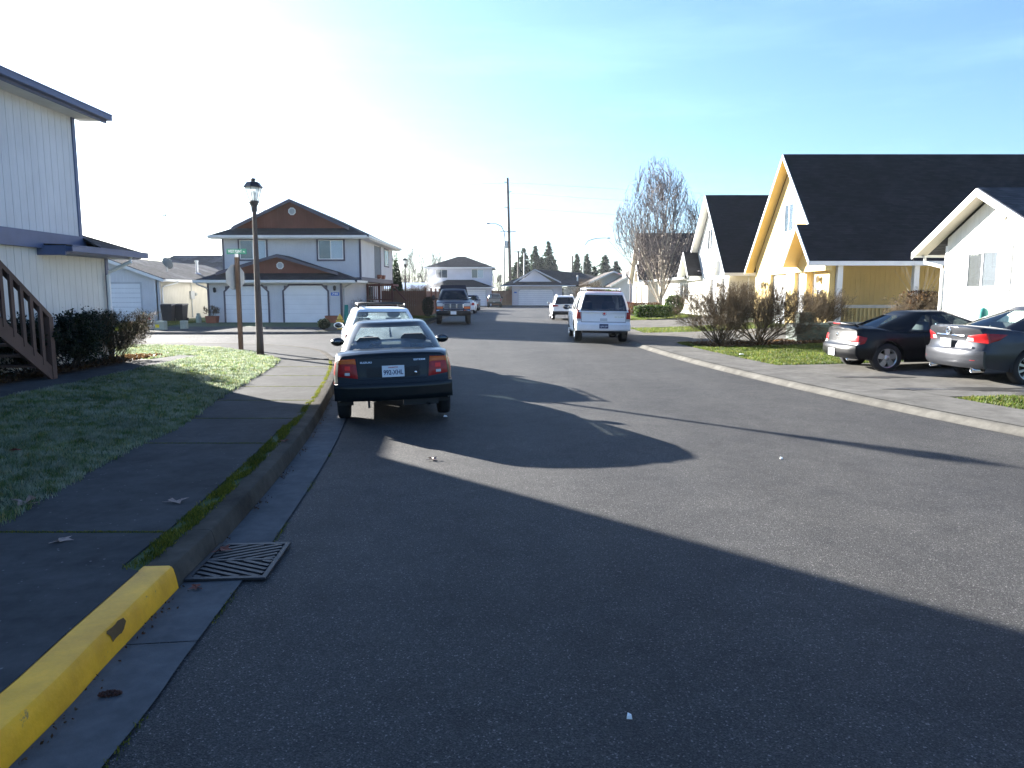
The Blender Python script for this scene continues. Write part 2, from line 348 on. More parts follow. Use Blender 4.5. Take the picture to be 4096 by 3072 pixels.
class Fr:                        # facade frame: a along the wall (left to right seen from outside), z up, o outward
    def __init__(s, o, r): s.o = Vector(o); s.r = Vector(r).normalized(); s.n = s.r.cross(Vector((0, 0, 1)))
    def p(s, a, z, o=0.): return tuple(s.o + s.r * a + Vector((0, 0, z)) + s.n * o)
    def box(s, mb, a0, a1, z0, z1, o0, o1):
        mb.hexa([s.p(a0, z0, o0), s.p(a1, z0, o0), s.p(a1, z0, o1), s.p(a0, z0, o1)][::-1] if False else [s.p(a0, z0, o1), s.p(a1, z0, o1), s.p(a1, z0, o0), s.p(a0, z0, o0)],
                [s.p(a0, z1, o1), s.p(a1, z1, o1), s.p(a1, z1, o0), s.p(a0, z1, o0)])
    def poly(s, mb, pts, o0, o1):
        n = len(pts)
        mb.add([s.p(a, z, o1) for a, z in pts] + [s.p(a, z, o0) for a, z in pts],
               [tuple(range(n)), tuple(range(n, 2 * n))[::-1]] + [(n + i, n + (i + 1) % n, (i + 1) % n, i) for i in range(n)])
    def grooved(s, mb, a0, a1, zb, zt, sp=.2, gw=.014, o0=-.2, o1=0., gd=.012):
        """vertical-groove panel siding: boards stand proud of the backing; zb, zt give the lower and upper edge"""
        f = (lambda v: v if callable(v) else (lambda a: v)); zb, zt = f(zb), f(zt)
        n = max(1, int(round((a1 - a0) / sp))); w = (a1 - a0) / n
        pts_b = []; pts_t = []
        for i in range(n + 1):
            a = a0 + i * w; pts_b.append((a, zb(a))); pts_t.append((a, zt(a)))
        for i in range(n):
            b0, b1 = a0 + i * w, a0 + (i + 1) * w
            mb.hexa([s.p(b0, zb(b0), o1 - gd), s.p(b1, zb(b1), o1 - gd), s.p(b1, zb(b1), o0), s.p(b0, zb(b0), o0)],
                    [s.p(b0, zt(b0), o1 - gd), s.p(b1, zt(b1), o1 - gd), s.p(b1, zt(b1), o0), s.p(b0, zt(b0), o0)])
            c0, c1 = b0 + gw / 2, b1 - gw / 2
            mb.hexa([s.p(c0, zb(c0), o1), s.p(c1, zb(c1), o1), s.p(c1, zb(c1), o1 - gd - .001), s.p(c0, zb(c0), o1 - gd - .001)],
                    [s.p(c0, zt(c0), o1), s.p(c1, zt(c1), o1), s.p(c1, zt(c1), o1 - gd - .001), s.p(c0, zt(c0), o1 - gd - .001)])
    def lapped(s, mb, a0, a1, z0, z1, step=.2, o0=-.2, o1=0.):
        n = max(1, int(round((z1 - z0) / step))); h = (z1 - z0) / n
        for i in range(n):
            za, zb = z0 + i * h, z0 + (i + 1) * h
            mb.hexa([s.p(a0, za, o1), s.p(a1, za, o1), s.p(a1, za, o0), s.p(a0, za, o0)],
                    [s.p(a0, zb, o1 - .022), s.p(a1, zb, o1 - .022), s.p(a1, zb, o0), s.p(a0, zb, o0)])

def window(F, parent, a0, a1, z0, z1, trim=None, tw=.09, frame='trim_white', blinds=('blind_dark', 'blind_pale'), o=.0, single=False):
    mb = MB()
    if trim:
        for q in ((a0 - tw, a1 + tw, z1, z1 + tw), (a0 - tw, a1 + tw, z0 - tw, z0), (a0 - tw, a0, z0, z1), (a1, a1 + tw, z0, z1)):
            F.box(mb, *q, o - .02, o + .035)
    mb.m = 1; f = .045; am = (a0 + a1) / 2
    for q in ((a0, a1, z1 - f, z1), (a0, a1, z0, z0 + f), (a0, a0 + f, z0 + f, z1 - f), (a1 - f, a1, z0 + f, z1 - f)): F.box(mb, *q, o - .02, o + .025)
    if not single: F.box(mb, am - f * .6, am + f * .6, z0 + f, z1 - f, o - .018, o + .022)
    w = obj('window', mb, [trim or frame, frame], parent)
    halves = [(a0 + f, a1 - f)] if single else [(a0 + f, am - f * .6), (am + f * .6, a1 - f)]
    for i, (b0, b1) in enumerate(halves):
        g = MB(); F.box(g, b0, b1, z0 + f, z1 - f, o + .006, o + .010); sub(obj_raw('pane', g, 'window_glass'), w)
        b = MB(); n = int((z1 - z0) / .06)
        for k in range(n):
            zz = z0 + f + k * (z1 - z0 - 2 * f) / n; h = (z1 - z0 - 2 * f) / n
            b.add([F.p(b0, zz, o + .004), F.p(b1, zz, o + .004), F.p(b1, zz + h, o + .001), F.p(b0, zz + h, o + .001)], [(0, 1, 2, 3)])
        sub(obj_raw('blind', b, blinds[i % len(blinds)]), w)
    return w
def obj_raw(name, mb, mats): return obj(name, mb, mats)
def sub(o, parent):              # o, written in the same coordinates as its parent, becomes its sub-part
    o.parent = parent; o.location = (0, 0, 0); return o

def garage_door(F, parent, a0, a1, z0, z1, clip=.0, trim='trim_dark', tw=.09, door='door_white', o=0., rec=.0):
    mb = MB(); n = 4; h = (z1 - z0) / n
    for i in range(n):
        za, zb = z0 + i * h + .006, z0 + (i + 1) * h - .006
        F.box(mb, a0, a1, za, zb, o - .06 - rec, o - .004 - rec)
        for q in range(2):
            F.box(mb, a0, a1, za + (q + .08) * h / 2, za + (q + .90) * h / 2, o - .004 - rec, o + .006 - rec)
    d = obj('garage_door', mb, door, parent)
    t = MB()
    if clip:
        F.poly(t, [(a0 - tw, z0), (a0, z0), (a0, z1 - clip), (a0 - tw, z1 - clip + tw * .4)], o - .02, o + .045)
        F.poly(t, [(a1, z0), (a1 + tw, z0), (a1 + tw, z1 - clip + tw * .4), (a1, z1 - clip)], o - .02, o + .045)
        F.poly(t, [(a0, z1 - clip), (a0 + clip, z1), (a0 + clip - tw * .4, z1 + tw), (a0 - tw, z1 - clip + tw * .4)], o - .021, o + .045)
        F.poly(t, [(a1, z1 - clip), (a1 + tw, z1 - clip + tw * .4), (a1 - clip + tw * .4, z1 + tw), (a1 - clip, z1)], o - .021, o + .045)
        F.poly(t, [(a0 + clip, z1), (a1 - clip, z1), (a1 - clip + tw * .4, z1 + tw), (a0 + clip - tw * .4, z1 + tw)], o - .02, o + .045)
        F.poly(t, [(a0, z1 - clip), (a0 + clip, z1), (a0, z1)], o - .02, o + .012); F.poly(t, [(a1, z1 - clip), (a1, z1), (a1 - clip, z1)], o - .02, o + .012)
    else:
        for q in ((a0 - tw, a0, z0, z1), (a1, a1 + tw, z0, z1), (a0 - tw, a1 + tw, z1, z1 + tw)): F.box(t, *q, o - .05, o + .03)
    sub(obj_raw('door_frame', t, trim), d)
    return d
# ---------------------------------------------------------------- ground, road, kerbs, pavements
def interp(path, y):
    for (x0, y0), (x1, y1) in zip(path, path[1:]):
        if y0 <= y <= y1: return x0 + (x1 - x0) * (y - y0) / (y1 - y0)
    return path[0][0] if y < path[0][1] else path[-1][0]
def smooth(path, n=6):           # Catmull-Rom
    out = []; P = [path[0]] + list(path) + [path[-1]]
    for i in range(1, len(P) - 2):
        p0, p1, p2, p3 = [Vector((q[0], q[1], 0)) for q in P[i - 1:i + 3]]
        for k in range(n):
            t = k / n
            v = .5 * ((2 * p1) + (p2 - p0) * t + (2 * p0 - 5 * p1 + 4 * p2 - p3) * t * t + (3 * p1 - p0 - 3 * p2 + p3) * t ** 3)
            out.append((v.x, v.y))
    return out + [tuple(path[-1])]
def offset(path, d):             # to the left of the walking direction
    out = []
    for i in range(len(path)):
        a, b = path[max(i - 1, 0)], path[min(i + 1, len(path) - 1)]
        t = Vector((b[0] - a[0], b[1] - a[1])); t.normalize(); out.append((path[i][0] - t.y * d, path[i][1] + t.x * d))
    return out
def ribbon(mb, A, B, za, zb):    # strip between two polylines
    n = len(A)
    mb.add([(x, y, za) for x, y in A] + [(x, y, zb) for x, y in B], [(i, i + 1, n + i + 1, n + i) for i in range(n - 1)])
def cut(path, y0, y1):
    return [p for p in path if y0 <= p[1] <= y1]

mb = MB(); mb.box(-600, 600, -60, 640, -.4, -.03); structure(obj('ground', mb, 'turf'))
LC = smooth([(-1.85, -9), (-1.86, -4), (-1.88, 0), (-1.92, 2.58), (-1.98, 3.39), (-2.05, 4.33), (-2.10, 5.1), (-2.3, 7.06), (-2.56, 9.06), (-2.92, 11.25), (-3.42, 14.0),
             (-4.05, 16.98), (-4.75, 19.3), (-5.7, 21.6), (-7.2, 23.3), (-9.3, 24.3), (-13, 24.8), (-22, 25.0), (-40, 25.2), (-70, 25.4)])
RC = smooth([(10.5, -9), (9.0, -2), (8.3, 2), (7.3, 6), (6.50, 9), (5.98, 10.98), (5.36, 14.05), (4.72, 18.53), (4.35, 23.1), (4.28, 27), (4.35, 34), (4.55, 44), (4.8, 60), (5.0, 80), (5.4, 93), (7.5, 99), (14, 101), (60, 102)])
BC = smooth([(-70, 32.2), (-40, 32.2), (-22, 32.2), (-12, 32.3), (-8.5, 32.8), (-6.3, 34.2), (-5.3, 36.4), (-5.0, 40), (-4.95, 50), (-5.0, 70), (-5.3, 88), (-7, 96), (-14, 99), (-60, 100)])
# asphalt sheet: one surface under street and side street, down at z = 0
mb = MB(); nx, ny = 40, 40
mb.add([(-72, -12, 0), (62, -12, 0), (62, 106, 0), (-72, 106, 0)], [(0, 1, 2, 3)]); structure(obj('road', mb, 'asphalt'))
# concrete gutter pans along both kerbs
gl = offset(LC, -.38)
mb = MB(); mb.m = 0
def gutter(mb, path, d, w):
    o1 = offset(path, d)
    # concrete pan, dished; joint lines every 3 m come from geometry gaps
    i = 0; n = len(path)
    while i < n - 1:
        j = i; s = 0
        while j < n - 1 and s < 3.0:
            s += math.dist(path[j], path[j + 1]); j += 1
        A = [Vector((*path[k], 0)) for k in range(i, j + 1)]; B = [Vector((*o1[k], 0)) for k in range(i, j + 1)]
        e = .008 / max(.01, (A[-1] - A[0]).length)
        A[0] = A[0].lerp(A[-1], e); B[0] = B[0].lerp(B[-1], e)
        m = len(A)
        mb.add([(p.x, p.y, .006) for p in A] + [(p.x, p.y, .014) for p in B], [(k, k + 1, m + k + 1, m + k) for k in range(m - 1)])
        i = j
gutter(mb, LC, -.36, .36)
structure(obj('gutter', mb, 'gutter'))
# kerbs ---- left: barrier kerb, painted yellow near the drain
def kerb(name, path, mat, w=.19, h=.15, d=1, z1=None):
    mb = MB(); mb.smooth = True; prof = [(.0, 0), (.012, h * .5), (.026, h - .022), (.036, h - .007), (.050, h), (w, h), (w, 0)]
    rows = []
    for off, z in prof: rows.append([(x, y, z) for x, y in offset(path, off * d)])
    n = len(path); vs = [p for r in rows for p in r]
    mb.add(vs, [(k * n + i, k * n + i + 1, (k + 1) * n + i + 1, (k + 1) * n + i) for k in range(len(rows) - 1) for i in range(n - 1)])
    mb.add([r[0] for r in rows], [tuple(range(len(rows)))]); mb.add([r[-1] for r in rows], [tuple(range(len(rows)))[::-1]])
    o = obj(name, mb, mat); o.data.set_sharp_from_angle(angle=R(28)); return structure(o)
def dense(path, st=.1):
    out = [path[0]]
    for a, b in zip(path, path[1:]):
        n = max(1, int(math.dist(a, b) / st))
        out += [(a[0] + (b[0] - a[0]) * k / n, a[1] + (b[1] - a[1]) * k / n) for k in range(1, n + 1)]
    return out
LD = dense(LC, .25)
def clip_y(path, y0, y1):
    out = []
    for a, b in zip(path, path[1:]):
        if b[1] <= y0 or a[1] >= y1 or b[1] <= a[1]:
            if not (b[1] <= a[1] and a[1] >= y0 and b[1] < y1 and a[1] < y1): continue
        f = lambda y: (a[0] + (b[0] - a[0]) * (y - a[1]) / (b[1] - a[1]), y)
        if not out: out.append(f(y0) if a[1] < y0 else a)
        out.append(f(y1) if b[1] > y1 else b)
    return out
kerb('kerb', clip_y(LD, -9, 4.275), 'yellow_paint', .20)
kerb('kerb', clip_y(LD, 4.28, 4.955), 'curb_concrete', .19)
kerb('kerb', clip_y(LD, 4.962, 8) + [p for p in LD if p[1] > 8], 'curb_concrete', .19)
mb = MB(); q = []                # a scuff of bare concrete on the painted kerb
for k in range(14):
    a = 2 * math.pi * k / 14; q.append((3.50 + .085 * math.cos(a) * (1 + .35 * math.sin(3 * a + 1)), .105 + .045 * math.sin(a) * (1 + .4 * math.cos(2 * a))))
prof_ = [(.0, 0), (.012, .075), (.026, .128), (.036, .143), (.050, .15)]
def kface(y, z): return (interp(LC, y) - lut2(prof_, z) + .0035, y, z)
def lut2(t_, z):
    for (o0, z0), (o1, z1) in zip(t_, t_[1:]):
        if z <= z1: return o0 + (o1 - o0) * (z - z0) / (z1 - z0)
    return t_[-1][0]
mb.add([kface(y, min(z, .145)) for y, z in q] + [kface(3.50, .105)], [(k, (k + 1) % 14, 14) for k in range(14)]); structure(obj('worn_patch', mb, 'curb_chip'))
kerb('kerb', dense(BC, 1.0), 'concrete_pale', .17, .10)
# right: low rolled kerb, pale worn edge
def rolled(path, d):
    mb = MB(); mb.smooth = True; prof = [(-.06, .004), (-.01, .012), (.04, .055), (.08, .085), (.16, .092)]
    n = len(path); rows = [[(x, y, z) for x, y in offset(path, off * d)] for off, z in prof]
    mb.add([p for r in rows for p in r], [(k * n + i, k * n + i + 1, (k + 1) * n + i + 1, (k + 1) * n + i) for k in range(len(rows) - 1) for i in range(n - 1)])
    return mb
structure(obj('kerb', rolled(dense(RC, .5), -1), 'curb_pale'))

# left block: pavement slabs with joints, lawn, house ground
WALK = smooth([(-3.5, -9), (-3.55, 0), (-3.66, 4.4), (-3.76, 5.4), (-3.98, 6.88), (-4.10, 7.86), (-4.14, 8.77), (-4.28, 9.6), (-4.60, 11.1), (-4.82, 12.44), (-5.2, 14.82), (-5.72, 17.6), (-6.3, 18.9), (-7.2, 20.2), (-8.6, 21.6), (-10.2, 22.5), (-13, 23.1), (-22, 23.4), (-70, 23.8)])
def zleft(x, y):                 # lawn height on the left block
    w = interp(WALK, y) if y < 20 else -6
    d = max(0., w - x); k = min(1, max(0, (19.5 - y) / 4))
    return .15 + .05 * min(4.2, d) * (.15 + .85 * k)
# slabs: between the weed strip beside the kerb and the lawn
mb = MB()
inner = dense(WALK, .15); kin = offset(LD, .30)
ys = [-9, -6.3, -3.6, -.9, 1.8, 4.1, 4.90, 7.93, 9.55, 11.2, 12.9, 14.6, 16.4, 18.2]
for a, b in zip(ys, ys[1:]):
    a2, b2 = a + (.012 if a != 4.1 else .0), b - (.012 if b != 4.1 else .0); n = 10
    L_ = []; R_ = []
    for k in range(n + 1):
        y = a2 + (b2 - a2) * k / n
        L_.append((interp(WALK, y) - .02, y)); R_.append((interp(LC, y) - .165 - (.03 if y < 4.2 else .17 if y < 9 else .06 if y < 11 else .03), y))
    vs = [(x, y, .15) for x, y in L_] + [(x, y, .147) for x, y in R_]
    mb.hexa([(x, y, 0.02) for x, y in L_ + R_[::-1]], [(x, y, .15) for x, y in L_ + R_[::-1]])
# corner and side-street pavement
cor_in = [p for p in inner if p[1] > 18.21]; 
A = [(interp(WALK, 18.21) - .02, 18.21)] + cor_in
lo = [p for p in LD if p[1] > 18.21]; lo = offset(lo, .20)
def resample(path, n):
    d = [0]
    for a, b in zip(path, path[1:]): d.append(d[-1] + math.dist(a, b))
    out = []
    for k in range(n):
        s = d[-1] * k / (n - 1); j = max(i for i in range(len(d)) if d[i] <= s + 1e-9); j = min(j, len(path) - 2)
        t = (s - d[j]) / max(1e-9, d[j + 1] - d[j]); out.append((path[j][0] + (path[j + 1][0] - path[j][0]) * t, path[j][1] + (path[j + 1][1] - path[j][1]) * t))
    return out
ribbon(mb, resample(A, 60), resample(lo, 60), .15, .15)
structure(obj('pavement', mb, 'concrete'))
# soil under the weed strip and joints
mb = MB(); ya = [y for y in np.arange(-9, 18.3, .3)]
ribbon(mb, [(interp(WALK, y) - .03, y) for y in ya], [(interp(LC, y) - .15, y) for y in ya], .128, .139)
structure(obj('soil_strip', mb, 'turf'))
# lawn terrain of the left block
mb = MB(); mb.smooth = True
gx = list(np.arange(-3.2, -9.6, -.4)) + [-12, -20, -70]; gy = list(np.arange(-9, 24.6, .4))
V = []; Fc = []
for y in gy:
    if y < 20.0: w = interp(WALK, y)
    else:
        w = -9.0 if y > 22 else -7.2 - (y - 20.2) * .8
        if y > 22.9: continue
    for k, u in enumerate([0, .05, .12, .2, .3, .4, .55, .7, .85, 1.0, 1.6, 6, 60]):
        x = w - u * (4.6); V.append((x, y, zleft(x, y) + .004))
nc = 13; nr = len(V) // nc
mb.add(V, [(j * nc + i, j * nc + i + 1, (j + 1) * nc + i + 1, (j + 1) * nc + i) for j in range(nr - 1) for i in range(nc - 1)])
structure(obj('lawn_soil', mb, 'turf'))
# path in front of the left house, and a dark bed under its shrubs
def zpad(pts, dz, fn, name, mat, th=.05, n=10):
    """a pad lying on the terrain: polygon strip given as two polylines"""
    A, B = resample(pts[0], n), resample(pts[1], n); mb = MB(); m = 6; V = []
    for a, b in zip(A, B):
        for k in range(m + 1):
            x = a[0] + (b[0] - a[0]) * k / m; y = a[1] + (b[1] - a[1]) * k / m; V.append((x, y, fn(x, y) + dz))
    mb.smooth = True
    mb.add(V, [(j * (m + 1) + i, j * (m + 1) + i + 1, (j + 1) * (m + 1) + i + 1, (j + 1) * (m + 1) + i) for j in range(n - 1) for i in range(m)])
    return structure(obj(name, mb, mat))
PA = [(-7.3, 8.0), (-7.45, 12.5), (-7.6, 14.6), (-7.75, 16.2), (-8.0, 17.6), (-8.15, 18.9)]; PB = [(-8.0, 8.0), (-8.2, 12.5), (-8.25, 14.6), (-8.45, 16.4), (-8.6, 17.7), (-8.7, 19.0)]
zpad((PA, PB), .016, zleft, 'path', 'concrete', n=24)
zpad(([(-8.15, 11.5), (-8.2, 14.6), (-8.45, 16.8)], [(-9.0, 11.5), (-9.0, 14.6), (-9.0, 17.4)]), .012, zleft, 'planting_bed', 'mulch')

# right block terrain rising gently to the houses
def zright(x, y):
    d = max(0., x - interp(RC, y)); return .088 + .32 * (min(8.5, d) / 8) ** 2.2
def zr2(x, y): return zright(x, y)
mb = MB(); mb.smooth = True; V = []; us = [.25, .8, 1.5, 2.2, 3, 4, 5, 6, 7, 8.5, 12, 60]
gy = list(np.arange(-9, 96.1, .75))
for y in gy:
    for u in us: x = interp(RC, y) + u; V.append((x, y, zright(x, y)))
nc = len(us)
mb.add(V, [(j * nc + i, j * nc + i + 1, (j + 1) * nc + i + 1, (j + 1) * nc + i) for j in range(len(gy) - 1) for i in range(nc - 1)])
structure(obj('yard', mb, 'turf'))
def rpad(y0, y1, u0, u1, dz, name, mat, n=14, skew=0.):
    A = [(interp(RC, y) + u0, y) for y in np.linspace(y0, y1, n)]; B = [(interp(RC, y) + u1 if u1 < 5 else u1, y + skew) for y in np.linspace(y0, y1, n)]
    return zpad((A, B), dz, zright, name, mat, n=n)
rpad(-9, 95, .17, 1.45, .010, 'pavement', 'concrete_pale', 120)
rpad(11.9, 17.2, 1.44, 12.7, .014, 'driveway', 'concrete_pale')
rpad(25.3, 31.6, 1.44, 12.4, .014, 'driveway', 'concrete_pale')
rpad(36.0, 45.6, 1.44, 12.4, .014, 'driveway', 'concrete_pale')
rpad(53.5, 60, 1.44, 12.6, .014, 'driveway', 'concrete_pale'); rpad(67, 74, 1.44, 12.6, .014, 'driveway', 'concrete_pale')
zpad(([(6.1, 23.1), (6.0, 24.9)], [(11.9, 22.4), (11.9, 25.2)]), .012, zright, 'planting_bed', 'mulch')
# block behind the side street
def zb(x, y): return .06 + min(.14, max(0, (y - 33) * .012))
mb = MB(); V = []; mb.smooth = True
BI = offset(BC, .15)
mbp = [p for p in BI if p[0] > -64]
top = [(p[0], p[1]) for p in mbp]
n = len(top); vs = []
rows = 10
for (x, y) in top:
    for k in range(rows):
        t = k / (rows - 1); xx = x + (-64 - x) * t * .999; yy = y + (66 - y) * (t ** 1.3) * (1 if True else 0)
        vs.append((xx, yy, zb(xx, yy) + .03))
mb.add(vs, [(i * rows + k, (i + 1) * rows + k, (i + 1) * rows + k + 1, i * rows + k + 1) for i in range(n - 1) for k in range(rows - 1)])
structure(obj('yard', mb, 'turf'))
mb = MB(); mb.slab([(-17.6, 32.35, .10), (-8.9, 32.7, .10), (-9.3, 41.0, .17), (-17.0, 41.0, .17)], .08); structure(obj('driveway', mb, 'concrete'))
mb = MB(); mb.slab([(-31, 32.35, .10), (-22.6, 32.35, .10), (-20.9, 42.3, .20), (-24.8, 42.3, .20)], .08); structure(obj('driveway', mb, 'concrete'))
mb = MB(); mb.slab([(-8.85, 33.2, .115), (-6.6, 34.6, .115), (-6.2, 41, .18), (-9.2, 41, .18)], .05); structure(obj('planting_bed', mb, 'mulch'))
# far block beyond the end of the street
mb = MB(); mb.box(-72, 62, 105.5, 180, -.02, .05); structure(obj('yard', mb, 'turf'))
mb = MB(); mb.box(-6.5, 8.5, 100, 111, .0, .055); structure(obj('driveway', mb, 'concrete_pale'))

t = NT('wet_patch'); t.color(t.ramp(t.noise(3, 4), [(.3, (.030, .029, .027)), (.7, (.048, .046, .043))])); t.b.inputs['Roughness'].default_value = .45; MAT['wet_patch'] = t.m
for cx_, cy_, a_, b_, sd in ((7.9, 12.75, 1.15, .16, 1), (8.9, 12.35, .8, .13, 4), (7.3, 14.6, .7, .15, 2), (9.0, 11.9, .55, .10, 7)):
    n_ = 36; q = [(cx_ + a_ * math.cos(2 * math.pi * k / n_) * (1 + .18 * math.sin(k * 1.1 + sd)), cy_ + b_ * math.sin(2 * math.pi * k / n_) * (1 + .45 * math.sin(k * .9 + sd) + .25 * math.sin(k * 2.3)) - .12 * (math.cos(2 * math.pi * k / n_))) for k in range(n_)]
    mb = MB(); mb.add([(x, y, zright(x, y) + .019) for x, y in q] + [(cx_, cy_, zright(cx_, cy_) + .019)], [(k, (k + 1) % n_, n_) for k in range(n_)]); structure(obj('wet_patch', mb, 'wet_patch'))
# ---------------------------------------------------------------- houses
def gutter_run(mb, a, b, d=.12, h=.11):       # K-style gutter: a box with a lip, between two points at its top outer edge
    a, b = Vector(a), Vector(b); t = (b - a).normalized(); s = t.cross(Vector((0, 0, 1)))
    for (o0, o1, z0, z1) in ((0, .012, -h, 0), (-d, 0, -h, -h + .012), (0, .022, -.02, .004)):
        mb.hexa([a + s * o0 + Vector((0, 0, z0)), b + s * o0 + Vector((0, 0, z0)), b + s * o1 + Vector((0, 0, z0)), a + s * o1 + Vector((0, 0, z0))],
                [a + s * o0 + Vector((0, 0, z1)), b + s * o0 + Vector((0, 0, z1)), b + s * o1 + Vector((0, 0, z1)), a + s * o1 + Vector((0, 0, z1))])
def octvent(F, parent, a, z, r, o, frame='trim_white', lou='trim_grey'):
    mb = MB(); n = 8
    P = [(a + r * math.cos(math.pi / 8 + k * math.pi / 4), z + r * math.sin(math.pi / 8 + k * math.pi / 4)) for k in range(8)]
    Q = [(a + r * .76 * math.cos(math.pi / 8 + k * math.pi / 4), z + r * .76 * math.sin(math.pi / 8 + k * math.pi / 4)) for k in range(8)]
    for k in range(8): F.poly(mb, [P[k], P[(k + 1) % 8], Q[(k + 1) % 8], Q[k]], o - .03, o + .03)
    mb.m = 1; F.poly(mb, Q, o - .03, o + .004)
    for k in range(6):
        zz = z - r * .62 + k * r * .22; w = math.sqrt(max(.02, (r * .72) ** 2 - (zz - z) ** 2)); F.box(mb, a - w, a + w, zz, zz + r * .09, o + .003, o + .02)
    return obj('gable_vent', mb, [frame, lou], parent)
def wall_lamp(F, parent, a, z, o, mat='lamp_black'):
    mb = MB(); F.box(mb, a - .05, a + .05, z - .07, z + .07, o, o + .03); c = Vector(F.p(a, z, o + .11))
    mb.lathe([(.03, .16), (.085, .10), (.07, -.10), (.03, -.13)], 8, c); mb.tube([F.p(a, z, o), F.p(a, z + .1, o + .11)], .012, 6)
    return obj('wall_lamp', mb, mat, parent)

# --- left two-storey house, its wall running along the street
H1 = thing('two_storey_house', 'pale two-storey house with vertical siding and blue trim, cut by the left edge', 'house', (-9, 8, .3), world=True)
F = Fr((-9.0, 0, 0), (0, 1, 0))
mb = MB(); F.grooved(mb, -4, 15.4, 2.9, 5.46, .203, o1=.02, gw=.009, gd=.008); mb.box(-15, -9.2, -4, 15.38, 2.9, 5.46); obj('upper_wall', mb, 'wall_white', H1)
mb = MB(); F.grooved(mb, -4, 16.45, .1, 2.76, .203, o1=-.06, gw=.009, gd=.008); mb.box(-15, -9.26, -4, 16.43, .1, 2.76); obj('lower_wall', mb, 'wall_cream', H1)
mb = MB(); F.box(mb, -4, 15.52, 2.66, 2.97, -.1, .055); mb.box(-15, -9.1, 15.40, 15.45, 2.66, 2.97); obj('band_board', mb, 'trim_blue', H1)
mb = MB(); F.box(mb, 15.33, 15.43, 2.97, 5.40, .021, .045); mb.box(-9.08, -8.98, 15.40, 15.43, 2.97, 5.4)
F.box(mb, 16.36, 16.47, .1, 2.6, -.058, -.035); obj('corner_board', mb, 'trim_blue', H1)
mb = MB()   # upper roof, ridge parallel to the street
mb.slab([(-8.5, -4.3, 5.53), (-8.5, 15.8, 5.53), (-12.2, 15.8, 6.75), (-12.2, -4.3, 6.75)], .05); mb.slab([(-12.2, -4.3, 6.75), (-12.2, 15.8, 6.75), (-15.9, 15.8, 5.53), (-15.9, -4.3, 5.53)], .05)
mb.add([(-9.1, 15.38, 5.45), (-15, 15.38, 5.45), (-12.2, 15.38, 6.6)], [(0, 1, 2)]); rf = obj('upper_roof', mb, 'roof_dark', H1)
mb = MB(); mb.box(-9.02, -8.53, -4.3, 15.72, 5.36, 5.385); mb.m = 1
mb.hexa([(-8.53, 15.40, 5.36), (-8.53, 15.42, 5.36), (-9.02, 15.42, 5.36), (-9.02, 15.40, 5.36)], [(-8.53, 15.40, 5.46), (-8.53, 15.42, 5.46), (-9.02, 15.42, 5.62), (-9.02, 15.40, 5.62)])
obj('soffit', mb, ['soffit', 'trim_blue'], H1)
mb = MB(); mb.box(-8.55, -8.50, -4.3, 15.78, 5.34, 5.50); gutter_run(mb, (-8.40, -4.3, 5.51), (-8.40, 15.82, 5.51), .10, .12)
mb.slab([(-8.5, 15.76, 5.49), (-8.5, 15.80, 5.49), (-12.2, 15.80, 6.71), (-12.2, 15.76, 6.71)], .16); obj('roof_gutter', mb, 'trim_blue', H1)
mb = MB()   # lower wing roof, hipped round the corner
mb.slab([(-8.5, 14.1, 2.735), (-8.5, 15.3, 2.735), (-9.0, 15.3, 2.75), (-9.0, 14.1, 2.75)], .03); mb.slab([(-8.5, 15.3, 2.735), (-8.5, 16.9, 2.735), (-9.0, 15.47, 2.98), (-9.0, 15.42, 2.98)], .04); mb.slab([(-8.5, 16.9, 2.74), (-15, 16.9, 2.74), (-15, 15.46, 3.02), (-9.0, 15.46, 3.02)], .04)
obj('lower_roof', mb, 'roof_brown', H1)
mb = MB(); mb.box(-8.55, -8.51, 14.1, 16.88, 2.58, 2.70); gutter_run(mb, (-8.40, 14.08, 2.72), (-8.40, 17.0, 2.72), .10, .12)
mb.box(-9.1, -8.52, 14.06, 14.10, 2.53, 2.71); mb.box(-9.1, -8.55, 14.1, 16.86, 2.565, 2.58); mb.box(-15, -8.5, 16.86, 16.9, 2.58, 2.7); obj('lower_gutter', mb, 'trim_blue', H1)
mb = MB(); mb.tube([(-8.46, 16.35, 2.60), (-8.46, 16.35, 2.50), (-8.93, 16.30, 2.28), (-8.96, 16.30, 2.20), (-8.96, 16.30, .45)], .042, 8); obj('downspout', mb, 'trim_white', H1)
# --- outside stairs up the left house
ST = thing('staircase', 'weathered brown wooden outside stairs with slatted railing beside the left house', 'stairs', (-8.3, 11.8, .3), world=True)
def zs(y): return .36 + (12.55 - y) * .76          # tread line
mb = MB(); mb.hexa([(-7.98, 12.55, .30), (-7.98, 8.2, 3.30), (-8.03, 8.2, 3.30), (-8.03, 12.55, .30)], [(-7.98, 12.55, .55), (-7.98, 8.2, 3.86), (-8.03, 8.2, 3.86), (-8.03, 12.55, .55)]); obj('stringer', mb, 'old_wood', ST)
mb = MB(); mb.hexa([(-8.88, 12.55, .30), (-8.88, 8.2, 3.30), (-8.93, 8.2, 3.30), (-8.93, 12.55, .30)], [(-8.88, 12.55, .55), (-8.88, 8.2, 3.86), (-8.93, 8.2, 3.86), (-8.93, 12.55, .55)]); obj('stringer', mb, 'old_wood', ST)
for k in range(15):
    y = 12.45 - k * .26; mb = MB(); mb.box(-8.88, -8.03, y - .27, y, zs(y) + .12, zs(y) + .16); obj('tread', mb, 'old_wood', ST)
